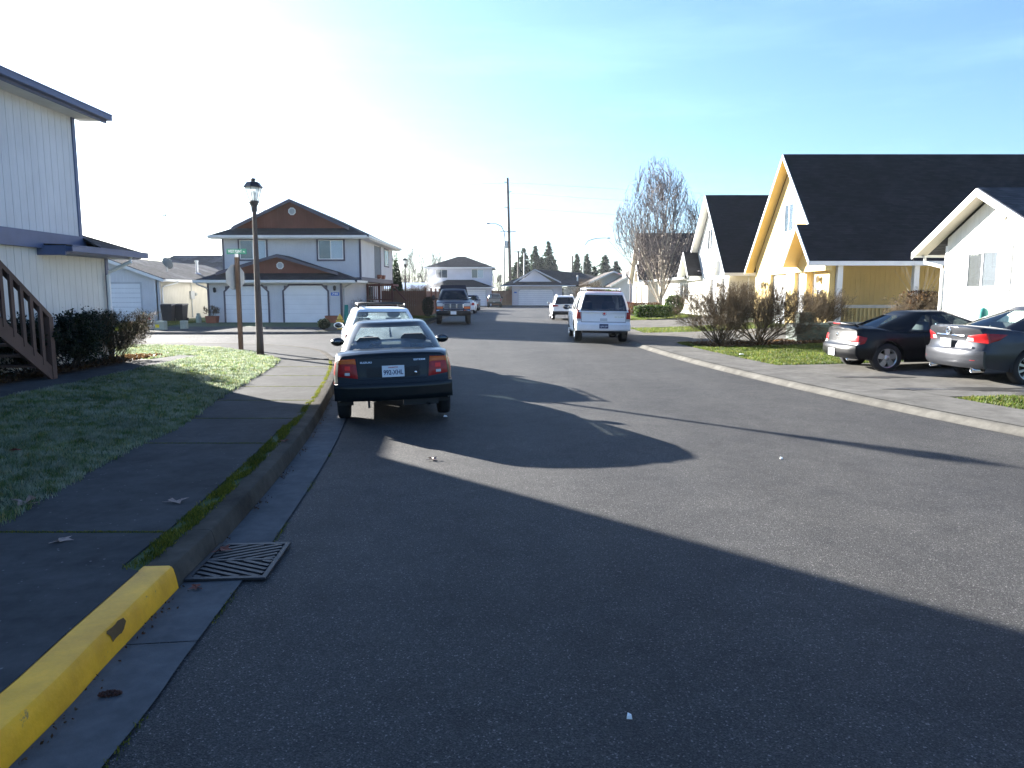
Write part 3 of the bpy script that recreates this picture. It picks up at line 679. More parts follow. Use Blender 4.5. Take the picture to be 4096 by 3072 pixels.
for x in (-8.0,):
    mb = MB(); mb.hexa([(x + .02, 12.65, 1.33), (x + .02, 8.2, 4.72), (x - .09, 8.2, 4.72), (x - .09, 12.65, 1.33)], [(x + .02, 12.65, 1.43), (x + .02, 8.2, 4.82), (x - .09, 8.2, 4.82), (x - .09, 12.65, 1.43)]); obj('handrail', mb, 'old_wood', ST)
    mb = MB(); mb.box(x - .075, x + .035, 12.55, 12.66, .2, 1.40); obj('newel_post', mb, 'old_wood', ST)
    for k in range(14):
        y = 12.32 - k * .225; mb = MB(); mb.box(x - .01, x + .03, y, y + .075, zs(y) + .06, zs(y) + 1.06); obj('baluster', mb, 'old_wood', ST)

# --- single-storey house behind it
H2 = thing('ranch_house', 'low cream house with garage at its left gable, behind the side street', 'house', (-20.4, 45, .2), world=True)
F = Fr((0, 42.3, 0), (1, 0, 0))
zg = lambda a: min(2.80, 2.80) + max(0, .42 * (min(a + 26.6, -20.35 - a) - 0))
mb = MB(); F.grooved(mb, -26.6, -20.35, .1, lambda a: 2.62 + .33 * max(0, min(a + 26.6, -20.35 - a)), .203); mb.box(-26.6, -20.5, 42.5, 55, .1, 2.6); obj('front_wall', mb, 'wall_white', H2)
F2 = Fr((-20.35, 0, 0), (0, 1, 0))
mb = MB(); F2.grooved(mb, 42.3, 56.0, .1, 2.72, .203); obj('side_wall', mb, 'wall_beige', H2)
garage_door(F, H2, -24.85, -21.45, .2, 2.36, trim='trim_grey', tw=.1)
mb = MB(); F.box(mb, -20.46, -20.34, .1, 2.7, -.01, .03); F2.box(mb, 42.27, 42.38, .1, 2.62, .001, .03); obj('corner_board', mb, 'trim_grey', H2)
mb = MB(); mb.slab([(-19.9, 41.9, 2.66), (-19.9, 56.4, 2.66), (-23.47, 56.4, 3.94), (-23.47, 41.9, 3.94)], .06); mb.slab([(-23.47, 41.9, 3.94), (-23.47, 56.4, 3.94), (-27.05, 56.4, 2.66), (-27.05, 41.9, 2.66)], .06)
rf = obj('roof', mb, 'roof_grey', H2)
mb = MB(); mb.slab([(-19.92, 41.86, 2.62), (-19.92, 41.90, 2.62), (-23.47, 41.90, 3.9), (-23.47, 41.86, 3.9)], .17); mb.slab([(-23.47, 41.86, 3.9), (-23.47, 41.90, 3.9), (-27.0, 41.90, 2.62), (-27.0, 41.86, 2.62)], .17)
mb.box(-19.94, -19.90, 41.9, 56.4, 2.47, 2.60); gutter_run(mb, (-19.80, 41.9, 2.62), (-19.80, 56.4, 2.62)); obj('roof_gutter', mb, 'trim_white', H2)
mb = MB(); mb.tube([(-19.86, 43.6, 2.52), (-19.86, 43.6, 2.44), (-20.25, 42.6, 2.2), (-20.28, 42.5, 2.1), (-20.28, 42.5, .25)], .04, 8); obj('downspout', mb, 'trim_white', H2)
mb = MB(); mb.tube([(-21.2, 49.5, 3.0), (-21.2, 49.5, 3.95)], .09, 10); mb.lathe([(.12, 0), (.12, .1)], 10, (-21.2, 49.5, 3.9)); mb.lathe([(.28, 0), (.10, .12)], 10, (-21.2, 49.5, 3.08)); obj('vent_pipe', mb, 'galv', H2)
mb = MB(); mb.tube([(-21.0, 53.2, 3.0), (-21.0, 53.2, 3.4)], .06, 8); obj('vent_pipe', mb, 'galv', H2)
mb = MB(); mb.tube([(-21.2, 45.2, 3.1), (-21.2, 45.2, 3.45)], .03, 6)
N = Vector((.3, .8, .45)).normalized(); U = N.cross(Vector((0, 0, 1))).normalized(); V_ = N.cross(U); c0 = Vector((-21.2, 45.2, 3.62)); pts = []; fs = []
for i in range(5):
    for k in range(20):
        a = 2 * math.pi * k / 20; r = .38 * i / 4; pts.append(tuple(c0 + U * r * math.cos(a) + V_ * r * math.sin(a) + N * (r * r * .5)))
fs = [(i * 20 + k, i * 20 + (k + 1) % 20, (i + 1) * 20 + (k + 1) % 20, (i + 1) * 20 + k) for i in range(4) for k in range(20)]
mb.add(pts, fs); mb.tube([c0, c0 + N * .45], .015, 6); obj('satellite_dish', mb, 'sign_back', H2)
mb = MB(); F2.box(mb, 46.2, 46.7, 1.45, 1.95, .002, .12); mb.tube([F2.p(46.4, 1.45, .05), F2.p(46.4, .3, .05)], .03, 6); mb.tube([F2.p(46.4, 1.95, .05), F2.p(46.4, 2.6, .05)], .02, 6); mb.ball(F2.p(46.95, 1.75, .08), .1, 8); obj('meter_box', mb, 'box_grey', H2)
H2b = thing('far_roof_house', 'frosted grey roof of a house rising behind the cream ranch house', 'house', (-24, 72, .2), world=True)
mb = MB(); mb.box(-34, -15, 66, 78, 0, 2.9); obj('wall', mb, 'wall_beige', H2b)
mb = MB(); mb.slab([(-35, 65.5, 2.9), (-14, 65.5, 2.9), (-15.5, 72, 5.5), (-33, 72, 5.5)], .1); mb.slab([(-33, 72, 5.5), (-15.5, 72, 5.5), (-14, 78.5, 2.9), (-35, 78.5, 2.9)], .1); mb.add([(-14, 65.5, 2.8), (-14, 78.5, 2.8), (-15.5, 72, 5.45)], [(0, 1, 2)]); obj('roof', mb, 'roof_grey', H2b)

# --- the two-storey duplex with two garage doors
H3 = thing('duplex_house', 'grey two-storey house with brown gables and twin white garage doors', 'house', (-13, 44, .15), world=True)
F = Fr((0, 41.0, 0), (1, 0, 0)); FU = Fr((0, 43.5, 0), (1, 0, 0)); FS = Fr((-9.55, 0, 0), (0, 1, 0)); FUS = Fr((-8.95, 0, 0), (0, 1, 0))
mb = MB(); F.lapped(mb, -17.0, -9.55, .12, 2.45, .2); mb.box(-17, -9.8, 41.2, 54, .1, 2.6); obj('garage_wall', mb, 'wall_grey', H3)
mb = MB(); FS.grooved(mb, 41.02, 54.5, .12, 2.62, .203); obj('side_wall', mb, 'wall_grey', H3)
mb = MB(); FU.lapped(mb, -17.05, -8.95, 2.5, 5.15, .2); mb.box(-17.0, -9.1, 43.7, 54.9, 2.7, 5.15); obj('upper_wall', mb, 'wall_grey', H3)
mb = MB(); FUS.grooved(mb, 43.52, 55.0, 2.72, 5.15, .203); obj('upper_side_wall', mb, 'wall_grey', H3)
garage_door(F, H3, -16.05, -13.68, .16, 2.20, .32, 'trim_dark'); garage_door(F, H3, -12.76, -10.33, .16, 2.24, .32, 'trim_dark')
mb = MB()
for Fx, a, z0, z1 in ((F, -17.0, .1, 2.42), (F, -9.57, .1, 2.42), (FU, -17.04, 2.5, 5.1), (FU, -8.97, 2.6, 5.1)): mb = MB(); Fx.box(mb, a - .05, a + .06, z0, z1, .0, .035); obj('corner_board', mb, 'trim_dark', H3)
for Fx, a, z0, z1 in ((FS, 41.02, .1, 2.5), (FUS, 43.52, 2.6, 5.1), (FUS, 54.95, 2.75, 5.1)): mb = MB(); Fx.box(mb, a - .03, a + .09, z0, z1, .001, .034); obj('corner_board', mb, 'trim_dark', H3)
mb = MB(); FUS.box(mb, 43.5, 55.05, 2.52, 2.78, -.1, .04); mb.box(-9.6, -8.96, 43.5, 43.54, 2.52, 2.75); mb.box(-9.6, -8.95, 43.5, 55, 2.5, 2.52); obj('band_board', mb, 'trim_dark', H3)
# upper roof: hip with a gable set in the street face
ez, rz_ = 5.14, 7.30; xl, xr, yf, yb = -17.65, -8.4, 42.9, 55.6; xm = (xl + xr) / 2
mb = MB()
gyf = 43.6; sl_ = (rz_ - ez) / (xm - xl)
hipy = 1.15; hx = 1.15 / sl_ * .40
z1 = ez + .60; xa, xb = xl + .60 / sl_, xr - .60 / sl_
mb.slab([(xl, yf, ez), (xr, yf, ez), (xb, yf + 1.2, z1), (xa, yf + 1.2, z1)], .05)            # skirt across the front
mb.slab([(xl, yf, ez), (xa, yf + 1.2, z1), (xa, yf + .55, z1), (xm, yf + .55, rz_), (xm, yb, rz_), (xl, yb, ez)][::-1], .05)
mb.slab([(xr, yf, ez), (xr, yb, ez), (xm, yb, rz_), (xm, yf + .55, rz_), (xb, yf + .55, z1), (xb, yf + 1.2, z1)][::-1], .05)
rf = obj('upper_roof', mb, 'roof_dark', H3)
Fg = Fr((0, yf + 1.0, 0), (1, 0, 0))
mb = MB(); Fg.grooved(mb, xa + .05, xb - .05, z1 - .1, lambda a: rz_ - .10 - abs(a - xm) * sl_, .4, o0=-.1); obj('gable', mb, 'gable_brown', H3)
octvent(Fg, H3, xm + .02, 6.62, .23, .01)
mb = MB()
for sx, x_end in ((-1, xa - .1), (1, xb + .1)):
    mb.slab([(xm, yf + .50, rz_ - .01), (xm, yf + .54, rz_ - .01), (x_end, yf + .54, z1 - .08), (x_end, yf + .50, z1 - .08)], .17)
obj('rake_board', mb, 'trim_dark', H3)
mb = MB(); gutter_run(mb, (xl, yf - .1, ez + .01), (xr, yf - .1, ez + .01), .1, .12); mb.box(xl, xr, yf, yf + .03, ez - .17, ez - .055); gutter_run(mb, (xr + .1, yf, ez + .01), (xr + .1, yb, ez + .01), .1, .12); mb.box(xr - .03, xr, yf, yb, ez - .17, ez - .055)
mb.box(xl, xr, yf + .03, 43.45, ez - .17, ez - .15); mb.box(-8.9, xr - .03, 43.45, yb, ez - .17, ez - .15); obj('roof_gutter', mb, 'trim_white', H3)
# lower roof
ez, rz_ = 2.52, 3.98; xl, xr, yf = -17.6, -8.65, 40.5; xm = -13.12
sl_ = (rz_ - ez) / (xm - xl); z1 = ez + .50; xa, xb = xl + .5 / sl_ * .75, xr - .5 / sl_ * .75; k_ = .8
mb = MB(); mb.slab([(xl, yf, ez), (xr, yf, ez), (xb, yf + 1.15, z1), (xa, yf + 1.15, z1)], .05)
mb.slab([(xl, yf, ez), (xa, yf + 1.15, z1), (xa, yf + .55, z1), (xm, yf + .55, rz_), (xm, 43.45, rz_), (xl, 43.45, ez)][::-1], .05)
mb.slab([(xr, yf, ez), (xr, 43.45, ez), (xm, 43.45, rz_), (xm, yf + .55, rz_), (xb, yf + .55, z1), (xb, yf + 1.15, z1)][::-1], .05)
obj('lower_roof', mb, 'roof_dark', H3)
Fg = Fr((0, yf + .95, 0), (1, 0, 0)); s2 = (rz_ - z1) / (xm - xa)
mb = MB(); Fg.grooved(mb, xa + .1, xb - .1, z1 - .1, lambda a: rz_ - .08 - abs(a - xm) * s2, .4, o0=-.1); obj('gable', mb, 'gable_brown', H3)
octvent(Fg, H3, xm + .06, 3.36, .21, .01)
mb = MB()
for x_end in (xa - .1, xb + .1): mb.slab([(xm, yf + .50, rz_ - .01), (xm, yf + .54, rz_ - .01), (x_end, yf + .54, z1 - .06), (x_end, yf + .50, z1 - .06)], .16)
obj('rake_board', mb, 'trim_dark', H3)
mb = MB(); gutter_run(mb, (xl, yf - .1, ez + .01), (xr, yf - .1, ez + .01), .1, .12); mb.box(xl, xr, yf, yf + .03, ez - .16, ez - .05); mb.box(xl, xr, yf + .03, 40.95, ez - .16, ez - .14); gutter_run(mb, (xr + .1, yf, ez + .01), (xr + .1, 43.4, ez + .01), .1, .12); obj('lower_gutter', mb, 'trim_white', H3)
mb = MB(); mb.tube([(-17.4, 40.45, 2.40), (-17.4, 40.45, 2.33), (-17.05, 40.85, 2.12), (-17.03, 40.9, 2.05)], .045, 8); obj('downspout', mb, 'trim_grey', H3)
mb = MB(); mb.tube([(-9.0, 41.5, 2.42), (-9.42, 41.3, 2.15), (-9.46, 41.25, 2.05), (-9.46, 41.25, .2)], .045, 8); obj('downspout', mb, 'trim_grey', H3)
window(FU, H3, -16.05, -14.5, 3.80, 4.93, 'trim_dark', .1, o=.0); window(FU, H3, -11.42, -9.95, 3.80, 4.93, 'trim_dark', .1, o=.0)
window(FUS, H3, 51.6, 53.3, 3.75, 4.85, 'trim_dark', .1); window(FS, H3, 48.6, 50.4, .95, 2.3, 'trim_dark', .1)
mb = MB(); FUS.box(mb, 47.9, 49.9, 2.8, 4.9, -.02, .012); mb.m = 1; FUS.box(mb, 49.9, 50.2, 2.8, 4.95, -.02, .03); dd = obj('balcony_door', mb, ['blind_dark', 'trim_dark'], H3)
mb = MB(); mb.tube([(-15.1, 45.3, 6.3), (-15.1, 45.3, 6.85)], .06, 8); obj('vent_pipe', mb, 'galv', H3)
wall_lamp(F, H3, -16.6, 1.98, .01); wall_lamp(F, H3, -9.9, 2.08, .01)
mb = MB(); F.box(mb, -10.13, -9.67, 1.68, 1.86, .0, .02); np_ = obj('house_number', mb, 'sign_blue', H3)
tp = text_part('digits', '740', .15, 'sign_white', None, (-9.9, 40.977, 1.77), (R(90), 0, 0), .34, True); tp.parent = np_

# --- houses at the end of the street
H4 = thing('grey_house', 'far grey two-storey house with hipped roof at the end of the street', 'house', (-7.5, 108, .05), world=True)
F = Fr((0, 105.5, 0), (1, 0, 0)); FL = Fr((0, 104.0, 0), (1, 0, 0))
mb = MB(); F.grooved(mb, -12.1, -3.0, 2.6, 5.5, .4, gw=.03); mb.box(-12.1, -3.0, 105.7, 114, 0, 5.5); obj('upper_wall', mb, 'wall_lilac', H4)
mb = MB(); FL.grooved(mb, -11.6, -3.0, 0, 2.7, .4, gw=.03); mb.box(-11.6, -3.1, 104.2, 106, 0, 2.7); obj('lower_wall', mb, 'wall_lilac', H4)
garage_door(FL, H4, -7.4, -3.75, .06, 2.35, trim='trim_grey'); garage_door(FL, H4, -11.3, -8.6, .06, 2.35, trim='trim_grey')
mb = MB(); mb.slab([(-12.6, 104.9, 5.5), (-2.5, 104.9, 5.5), (-7.0, 109.5, 7.25), (-8.0, 109.5, 7.25)], .1); mb.slab([(-2.5, 104.9, 5.5), (-2.5, 114.5, 5.5), (-7.0, 109.5, 7.25)], .1); mb.slab([(-12.6, 114.5, 5.5), (-12.6, 104.9, 5.5), (-8.0, 109.5, 7.25)], .1); mb.slab([(-2.5, 114.5, 5.5), (-12.6, 114.5, 5.5), (-8, 109.5, 7.25), (-7, 109.5, 7.25)], .1)
obj('upper_roof', mb, 'roof_dark', H4)
mb = MB(); mb.slab([(-12.2, 103.2, 2.66), (-2.4, 103.2, 2.66), (-5.6, 105.48, 3.75), (-9.3, 105.48, 3.75)], .1); mb.slab([(-2.4, 103.2, 2.66), (-2.4, 105.48, 2.66), (-5.6, 105.48, 3.75)], .1); mb.slab([(-12.2, 105.48, 2.66), (-12.2, 103.2, 2.66), (-9.3, 105.48, 3.75)], .1); obj('lower_roof', mb, 'roof_dark', H4)
mb = MB(); mb.box(-12.7, -2.4, 104.82, 104.9, 5.36, 5.52); mb.box(-12.3, -2.3, 103.12, 103.2, 2.54, 2.68); mb.box(-12.6, -2.5, 104.9, 105.5, 5.36, 5.40); mb.box(-12.2, -2.4, 103.2, 104, 2.55, 2.57); obj('roof_gutter', mb, 'trim_white', H4)
window(F, H4, -10.95, -9.25, 4.0, 5.2, None, frame='trim_white', blinds=('blind_dark', 'blind_dark')); window(F, H4, -5.8, -4.1, 4.0, 5.25, None, frame='trim_white', blinds=('blind_dark', 'blind_pale'))
mb = MB(); mb.tube([(-3.8, 108, 5.7), (-3.8, 108, 7.1)], .06, 6); obj('vent_pipe', mb, 'trim_dark', H4)
H5 = thing('garage_house', 'far pale single-storey house with one wide garage door and street gable', 'house', (4, 112, .05), world=True)
F = Fr((0, 108, 0), (1, 0, 0))
mb = MB(); F.grooved(mb, 0, 7.4, 0, 2.9, .4, gw=.03); mb.box(0, 7.4, 108.2, 120, 0, 2.9); obj('wall', mb, 'wall_lilac', H5)
garage_door(F, H5, .95, 6.1, .06, 2.38, .3, 'trim_grey', .08)
mb = MB(); mb.slab([(-1.6, 107, 2.98), (9.2, 107, 2.98), (7.2, 108.4, 3.62), (1.2, 108.4, 3.62)], .1); mb.slab([(-1.6, 107, 2.98), (1.2, 108.4, 3.62), (3.35, 107.7, 5.35), (3.35, 116, 5.35), (-1.6, 116, 2.98)][::-1], .08)
mb.slab([(3.35, 107.7, 5.35), (7.2, 108.4, 3.62), (9.2, 107, 2.98), (18, 109, 2.95), (11, 116, 5.0), (3.35, 116, 5.35)][::-1], .08); obj('roof', mb, 'roof_dark', H5)
Fg = Fr((0, 108.2, 0), (1, 0, 0)); mb = MB(); Fg.poly(mb, [(.9, 3.5), (5.9, 3.5), (3.35, 5.2)], -.1, .0); obj('gable', mb, 'wall_lilac', H5)
mb = MB(); mb.slab([(3.35, 107.6, 5.37), (3.35, 107.7, 5.37), (.2, 107.7, 3.5), (.2, 107.6, 3.5)], .2); mb.slab([(3.35, 107.6, 5.37), (3.35, 107.7, 5.37), (7.2, 107.7, 3.5), (7.2, 107.6, 3.5)], .2); mb.box(-1.7, 9.3, 106.92, 107, 2.84, 3.0); obj('roof_gutter', mb, 'trim_grey', H5)
mb = MB(); mb.tube([(9.8, 110, 3.5), (9.8, 110, 4.5)], .12, 8); mb.tube([(12.5, 111, 3.8), (12.5, 111, 4.2)], .15, 8); obj('vent_pipe', mb, 'galv', H5)
mb = MB(); F.box(mb, .3, .7, 1.85, 2.05, 0, .03); obj('house_number', mb, 'sign_blue', H5)
FB = Fr((0, 107.6, 0), (1, 0, 0)); 
TR = thing('lattice_screen', 'weathered grey board screen beside the far wide garage', 'fence', (9.3, 107.6, .05), world=True)
mb = MB()
for k in range(16): a = 7.6 + k * .21; FB.box(mb, a, a + .16, .05, 2.5 + .1 * rnd.random(), -.03, 0)
FB.box(mb, 7.5, 11.0, 2.55, 2.75, -.04, .02); obj('board_panel', mb, 'wall_tan', TR)
for gname, lab, x0, x1, y, ez, rz_, wm in (('beige_house', 'far beige gabled house just right of the wide garage house', 9.8, 15.6, 92, 3.0, 4.6, 'wall_beige'), ('blue_grey_house', 'far blue-grey gabled house behind the dark van and the white SUV', 12.0, 18.4, 86, 2.7, 4.75, 'wall_white')):
    h = thing(gname, lab, 'house', ((x0 + x1) / 2, y + 4, .1), world=True); F = Fr((0, y, 0), (1, 0, 0)); xm = (x0 + x1) / 2; s = (rz_ - ez) / (xm - x0 + .5)
    mb = MB(); F.grooved(mb, x0, x1, 0, lambda a: rz_ - .1 - abs(a - xm) * s, .4, gw=.03); mb.box(x0, x1, y + .2, y + 9, 0, ez); obj('wall', mb, wm, h)
    mb = MB(); mb.slab([(x0 - .5, y - .5, ez), (xm, y - .5, rz_), (xm, y + 9.5, rz_), (x0 - .5, y + 9.5, ez)], .1); mb.slab([(xm, y - .5, rz_), (x1 + .5, y - .5, ez), (x1 + .5, y + 9.5, ez), (xm, y + 9.5, rz_)], .1); obj('roof', mb, 'roof_brown', h)
    mb = MB(); mb.slab([(x0 - .5, y - .56, ez), (xm, y - .56, rz_), (xm, y - .5, rz_), (x0 - .5, y - .5, ez)], .2); mb.slab([(xm, y - .56, rz_), (x1 + .5, y - .56, ez), (x1 + .5, y - .5, ez), (xm, y - .5, rz_)], .2); obj('rake_board', mb, 'trim_white', h)
    window(F, h, xm - .8, xm + 1.2, 1.0, 2.3, 'trim_white', .1, blinds=('interior', 'blind_dark'))
MR = thing('metal_shed', 'pale metal shed roof behind the fence, left of the far grey house', 'shed', (-17, 95, 0), world=True)
mb = MB(); mb.box(-24, -11.3, 92, 100, 0, 2.35); obj('wall', mb, 'wall_lilac', MR)
mb = MB(); mb.slab([(-24.4, 91.5, 2.4), (-11.0, 91.5, 2.4), (-11.0, 96, 3.2), (-24.4, 96, 3.2)], .08); mb.slab([(-24.4, 96, 3.2), (-11.0, 96, 3.2), (-11, 100.5, 2.4), (-24.4, 100.5, 2.4)], .08); obj('roof', mb, 'metal_roof', MR)

# --- steep-roofed houses along the right pavement: ridges run away from the street, gables face it
def steep(name, label, yr, wallm, trimm, side, zr=7.85, half=4.65, X=12.3, ez=3.05, depth=15, wins=True, soff='wall_yellow', doors=(), near=0.):
    """side=+1: the small entry gable sits on the near (camera) side of the main gable, -1 on the far side"""
    h = thing(name, label, 'house', (X + 5, yr, .4), world=True)
    F = Fr((X, yr, 0), (0, -1, 0))              # a grows towards the camera
    s = (zr - ez) / (half); sd = side
    mb = MB(); zt_ = lambda a: zr - .25 - abs(a) * s; c0 = -half + .35
    for d0, d1, dz in list(doors) + [(half - .3, half - .3, 0)]:
        if c0 < 0 < d0: F.grooved(mb, c0, 0, .2, zt_, .203, o0=-.2); c0 = 0
        F.grooved(mb, c0, d0, .2, zt_, .203, o0=-.2); c0 = d1
        if d1 > d0:
            if d0 < 0 < d1: F.grooved(mb, d0, 0, dz, zt_, .203, o0=-.2); F.grooved(mb, 0, d1, dz, zt_, .203, o0=-.2)
            else: F.grooved(mb, d0, d1, dz, zt_, .203, o0=-.2)
    mb.box(X + .26, X + depth, yr - half + .3 + near, yr + half - .35, .2, ez); obj('front_wall', mb, wallm, h)
    for d0, d1, dz in doors: garage_door(F, h, d0 + .005, d1 - .005, .3, dz, trim=trimm, tw=.11, o=-.17); 
    xo = X - .42; zc = 4.55; ac = (zr - zc) / s
    near = [(xo, ac * -0, 0)]
    def P(x, a, z): return (x, yr - a, z)
    mb = MB()
    for q in (1, -1):
        if q == sd:    # slope with the step: the upper part overhangs less, the lower part runs on over the entry
            pl = [P(xo, 0, zr), P(xo, q * ac, zc), P(xo - .5, q * ac, zc), P(xo - .5, q * half, ez), P(X + depth, q * half, ez), P(X + depth, 0, zr)]
        else: pl = [P(xo, 0, zr), P(xo, q * half, ez - .1), P(X + depth, q * half, ez - .1), P(X + depth, 0, zr)]
        mb.slab(pl if q < 0 else pl[::-1], .09)
    a2 = ac - 1.35; z2 = zc - 1.55
    pl = [P(xo - .5, sd * ac, zc), P(xo - .5, sd * a2, z2), P(X + .05, sd * a2, z2), P(X + .05, sd * ac, zc)]; mb.slab(pl, .07)
    obj('roof', mb, 'roof_black', h)
    mb = MB()
    def rake(x, a0, z0, a1, z1, w=.17): mb.slab([P(x - .04, a0, z0 - .02), P(x, a0, z0 - .02), P(x, a1, z1 - .02), P(x - .04, a1, z1 - .02)], w)
    rake(xo, 0, zr, sd * ac, zc); rake(xo, 0, zr, -sd * half, ez - .1); rake(xo - .5, sd * ac, zc, sd * half, ez); rake(xo - .5, sd * ac, zc, sd * a2, z2)
    mb.box(xo - .5, X + depth, yr - sd * half - (.04 if sd > 0 else 0), yr - sd * half + (0 if sd > 0 else .04), ez - .18, ez - .02)
    y_ = yr + sd * half; mb.box(xo, X + depth, y_ - (0 if sd > 0 else .04), y_ + (.04 if sd > 0 else 0), ez - .27, ez - .1)
    obj('rake_board', mb, trimm, h)
    mb = MB()   # soffits under the overhangs and the little gable wall
    mb.slab([P(xo, 0, zr - .1), P(xo, -sd * half, ez - .2), P(X, -sd * half, ez - .2), P(X, 0, zr - .1)], .012)
    mb.slab([P(xo, 0, zr - .1), P(xo, sd * ac, zc - .1), P(X, sd * ac, zc - .1), P(X, 0, zr - .1)], .012)
    mb.slab([P(xo - .5, sd * ac, zc - .1), P(xo - .5, sd * a2, z2 - .1), P(X - .3, sd * a2, z2 - .1), P(X - .3, sd * ac, zc - .1)], .012)
    mb.slab([P(xo - .5, sd * ac, zc - .1), P(xo - .5, sd * half, ez - .1), P(X - .3, sd * half, ez - .1), P(X - .3, sd * ac, zc - .1)], .012)
    obj('soffit', mb, soff, h)
    mb = MB(); Fe = Fr((X - .3, yr, 0), (0, -1, 0)); pts = [(sd * a2, z2 - .1), (sd * half, ez - .1), (sd * ac, zc - .1)]
    Fe.poly(mb, pts if sd > 0 else pts[::-1], -.1, 0); Fe.box(mb, min(sd * a2, sd * half), max(sd * a2, sd * half), z2 - .32, z2 - .1, -.25, .01); obj('entry_gable', mb, wallm, h)
    if wins: window(F, h, -.65, .45, 4.5, 5.75, 'trim_white', .09, blinds=('blind_dark', 'blind_pale'), o=.0)
    return h, F
H6, F = steep('yellow_house', 'yellow house with a steep black roof and side porch, behind the utility box', 32.8, 'wall_yellow', 'trim_white', 1, doors=((-2.15, -.1, 2.68), (.85, 2.95, 2.70)), near=2.05)
octvent(F, H6, .0, 7.05, .26, .01, 'wall_yellow', 'wall_yellow')
wall_lamp(F, H6, 3.5, 2.35, .01, 'trim_tan'); wall_lamp(F, H6, -2.9, 2.2, .01, 'trim_tan')
mb = MB(); F.box(mb, 3.25, 3.7, 1.78, 1.98, 0, .02); nb = obj('house_number', mb, 'sign_white', H6); tp = text_part('digits', '111', .17, 'sign_blue', None, (12.277, 32.8 - 3.475, 1.88), (R(90), 0, R(-90)), .3, True); tp.parent = nb
# side porch: wall set back under the eave, posts and railing
mb = MB(); Fp = Fr((0, 30.4, 0), (1, 0, 0)); Fp.grooved(mb, 12.2, 27, .2, 3.6, .203); obj('porch_wall', mb, 'wall_yellow', H6)
mb = MB(); mb.box(12.2, 27, 28.25, 30.4, .2, .52); obj('porch_floor', mb, 'concrete_pale', H6)
mb = MB(); mb.box(11.4, 27, 28.10, 28.22, 2.86, 3.02); mb.box(12.2, 27, 28.22, 30.4, 2.98, 3.0); obj('porch_beam', mb, 'trim_white', H6)
for x in (12.65, 15.6, 18.6): mb = MB(); mb.box(x - .1, x + .1, 28.3, 28.5, .5, 2.9); mb.box(x - .13, x + .13, 28.27, 28.53, .5, .66); obj('porch_post', mb, 'trim_white', H6)
mb = MB(); mb.box(12.75, 15.5, 28.34, 28.46, 1.24, 1.36); mb.box(15.7, 18.5, 28.34, 28.46, 1.24, 1.36); mb.box(12.75, 15.5, 28.36, 28.44, .62, .70); mb.box(15.7, 18.5, 28.36, 28.44, .62, .70); rl = obj('porch_railing', mb, 'trim_tan', H6)
for k in range(36):
    x = 12.9 + k * .155
    if abs(x - 15.6) < .12: continue
    mb = MB(); mb.box(x, x + .05, 28.365, 28.435, .70, 1.24); sub(obj_raw('baluster', mb, 'wall_yellow'), rl)
H7, F = steep('white_steep_house', 'cream house with steep black roof and basketball backboard, beyond the yellow house', 45.7, 'wall_offwhite', 'trim_white', -1, zr=7.8, soff='wall_offwhite', doors=((.1, 1.9, 2.66), (2.5, 4.0, 2.68)))
mb = MB(); Fn = Fr((0, 45.7 - 4.42, 0), (1, 0, 0)); Fn.grooved(mb, 12.2, 27, .2, 3.0, .203); obj('side_wall', mb, 'wall_beige', H7)
mb = MB(); mb.tube([(13.3, 41.0, 2.9), (13.3, 41.25, 2.7), (13.3, 41.27, 2.6), (13.3, 41.27, .4)], .045, 8); obj('downspout', mb, 'trim_white', H7)
wall_lamp(F, H7, 2.2, 2.3, .01, 'trim_tan')
mb = MB(); F.box(mb, .55, 1.75, 3.05, 3.95, .5, .54); mb.m = 1; mb.tube([F.p(1.15, 3.3, .02), F.p(1.15, 3.3, .5)], .03, 6)
pts = [F.p(1.15 + .23 * math.cos(a), 3.15, .80 + .23 * math.sin(a)) for a in np.linspace(0, 6.283, 17)]; mb.tube(pts, .015, 5, False); mb.tube([F.p(1.15, 3.15, .54), F.p(1.15, 3.15, .58)], .05, 6); obj('basketball_backboard', mb, ['door_white', 'trim_dark'], H7)
# low garage wing on its far side
mb = MB(); F = Fr((12.4, 45.7, 0), (0, -1, 0)); F.grooved(mb, -14.5, -4.3, .2, 2.85, .203); mb.box(12.6, 26, 50, 60.2, .2, 2.85); obj('garage_wing', mb, 'wall_offwhite', H7)
mb = MB(); mb.slab([(11.8, 60.6, 2.95), (11.8, 50.2, 2.95), (16.5, 50.2, 5.0), (16.5, 60.6, 5.0)], .09); obj('wing_roof', mb, 'roof_black', H7)
mb = MB(); mb.box(11.72, 11.80, 50.2, 60.6, 2.80, 2.96); mb.box(11.8, 12.4, 50.2, 60.6, 2.78, 2.80); obj('wing_gutter', mb, 'trim_white', H7)
garage_door(F, H7, -13.2, -10.9, .35, 2.5, trim='trim_white', tw=.1); garage_door(F, H7, -10.0, -7.7, .35, 2.5, trim='trim_white', tw=.1)
H8, F = steep('tan_steep_house', 'tan house with steep brown-black roof behind the bare birch', 72.8, 'wall_tan', 'trim_white', 1, zr=7.7, X=12.7, soff='wall_tan', doors=((-2.3, -.2, 2.6), (.6, 2.8, 2.6)))
mb = MB(); Fn = Fr((0, 72.8 - 4.4, 0), (1, 0, 0)); Fn.grooved(mb, 12.7, 27, .2, 3.0, .203); obj('side_wall', mb, 'wall_tan', H8)

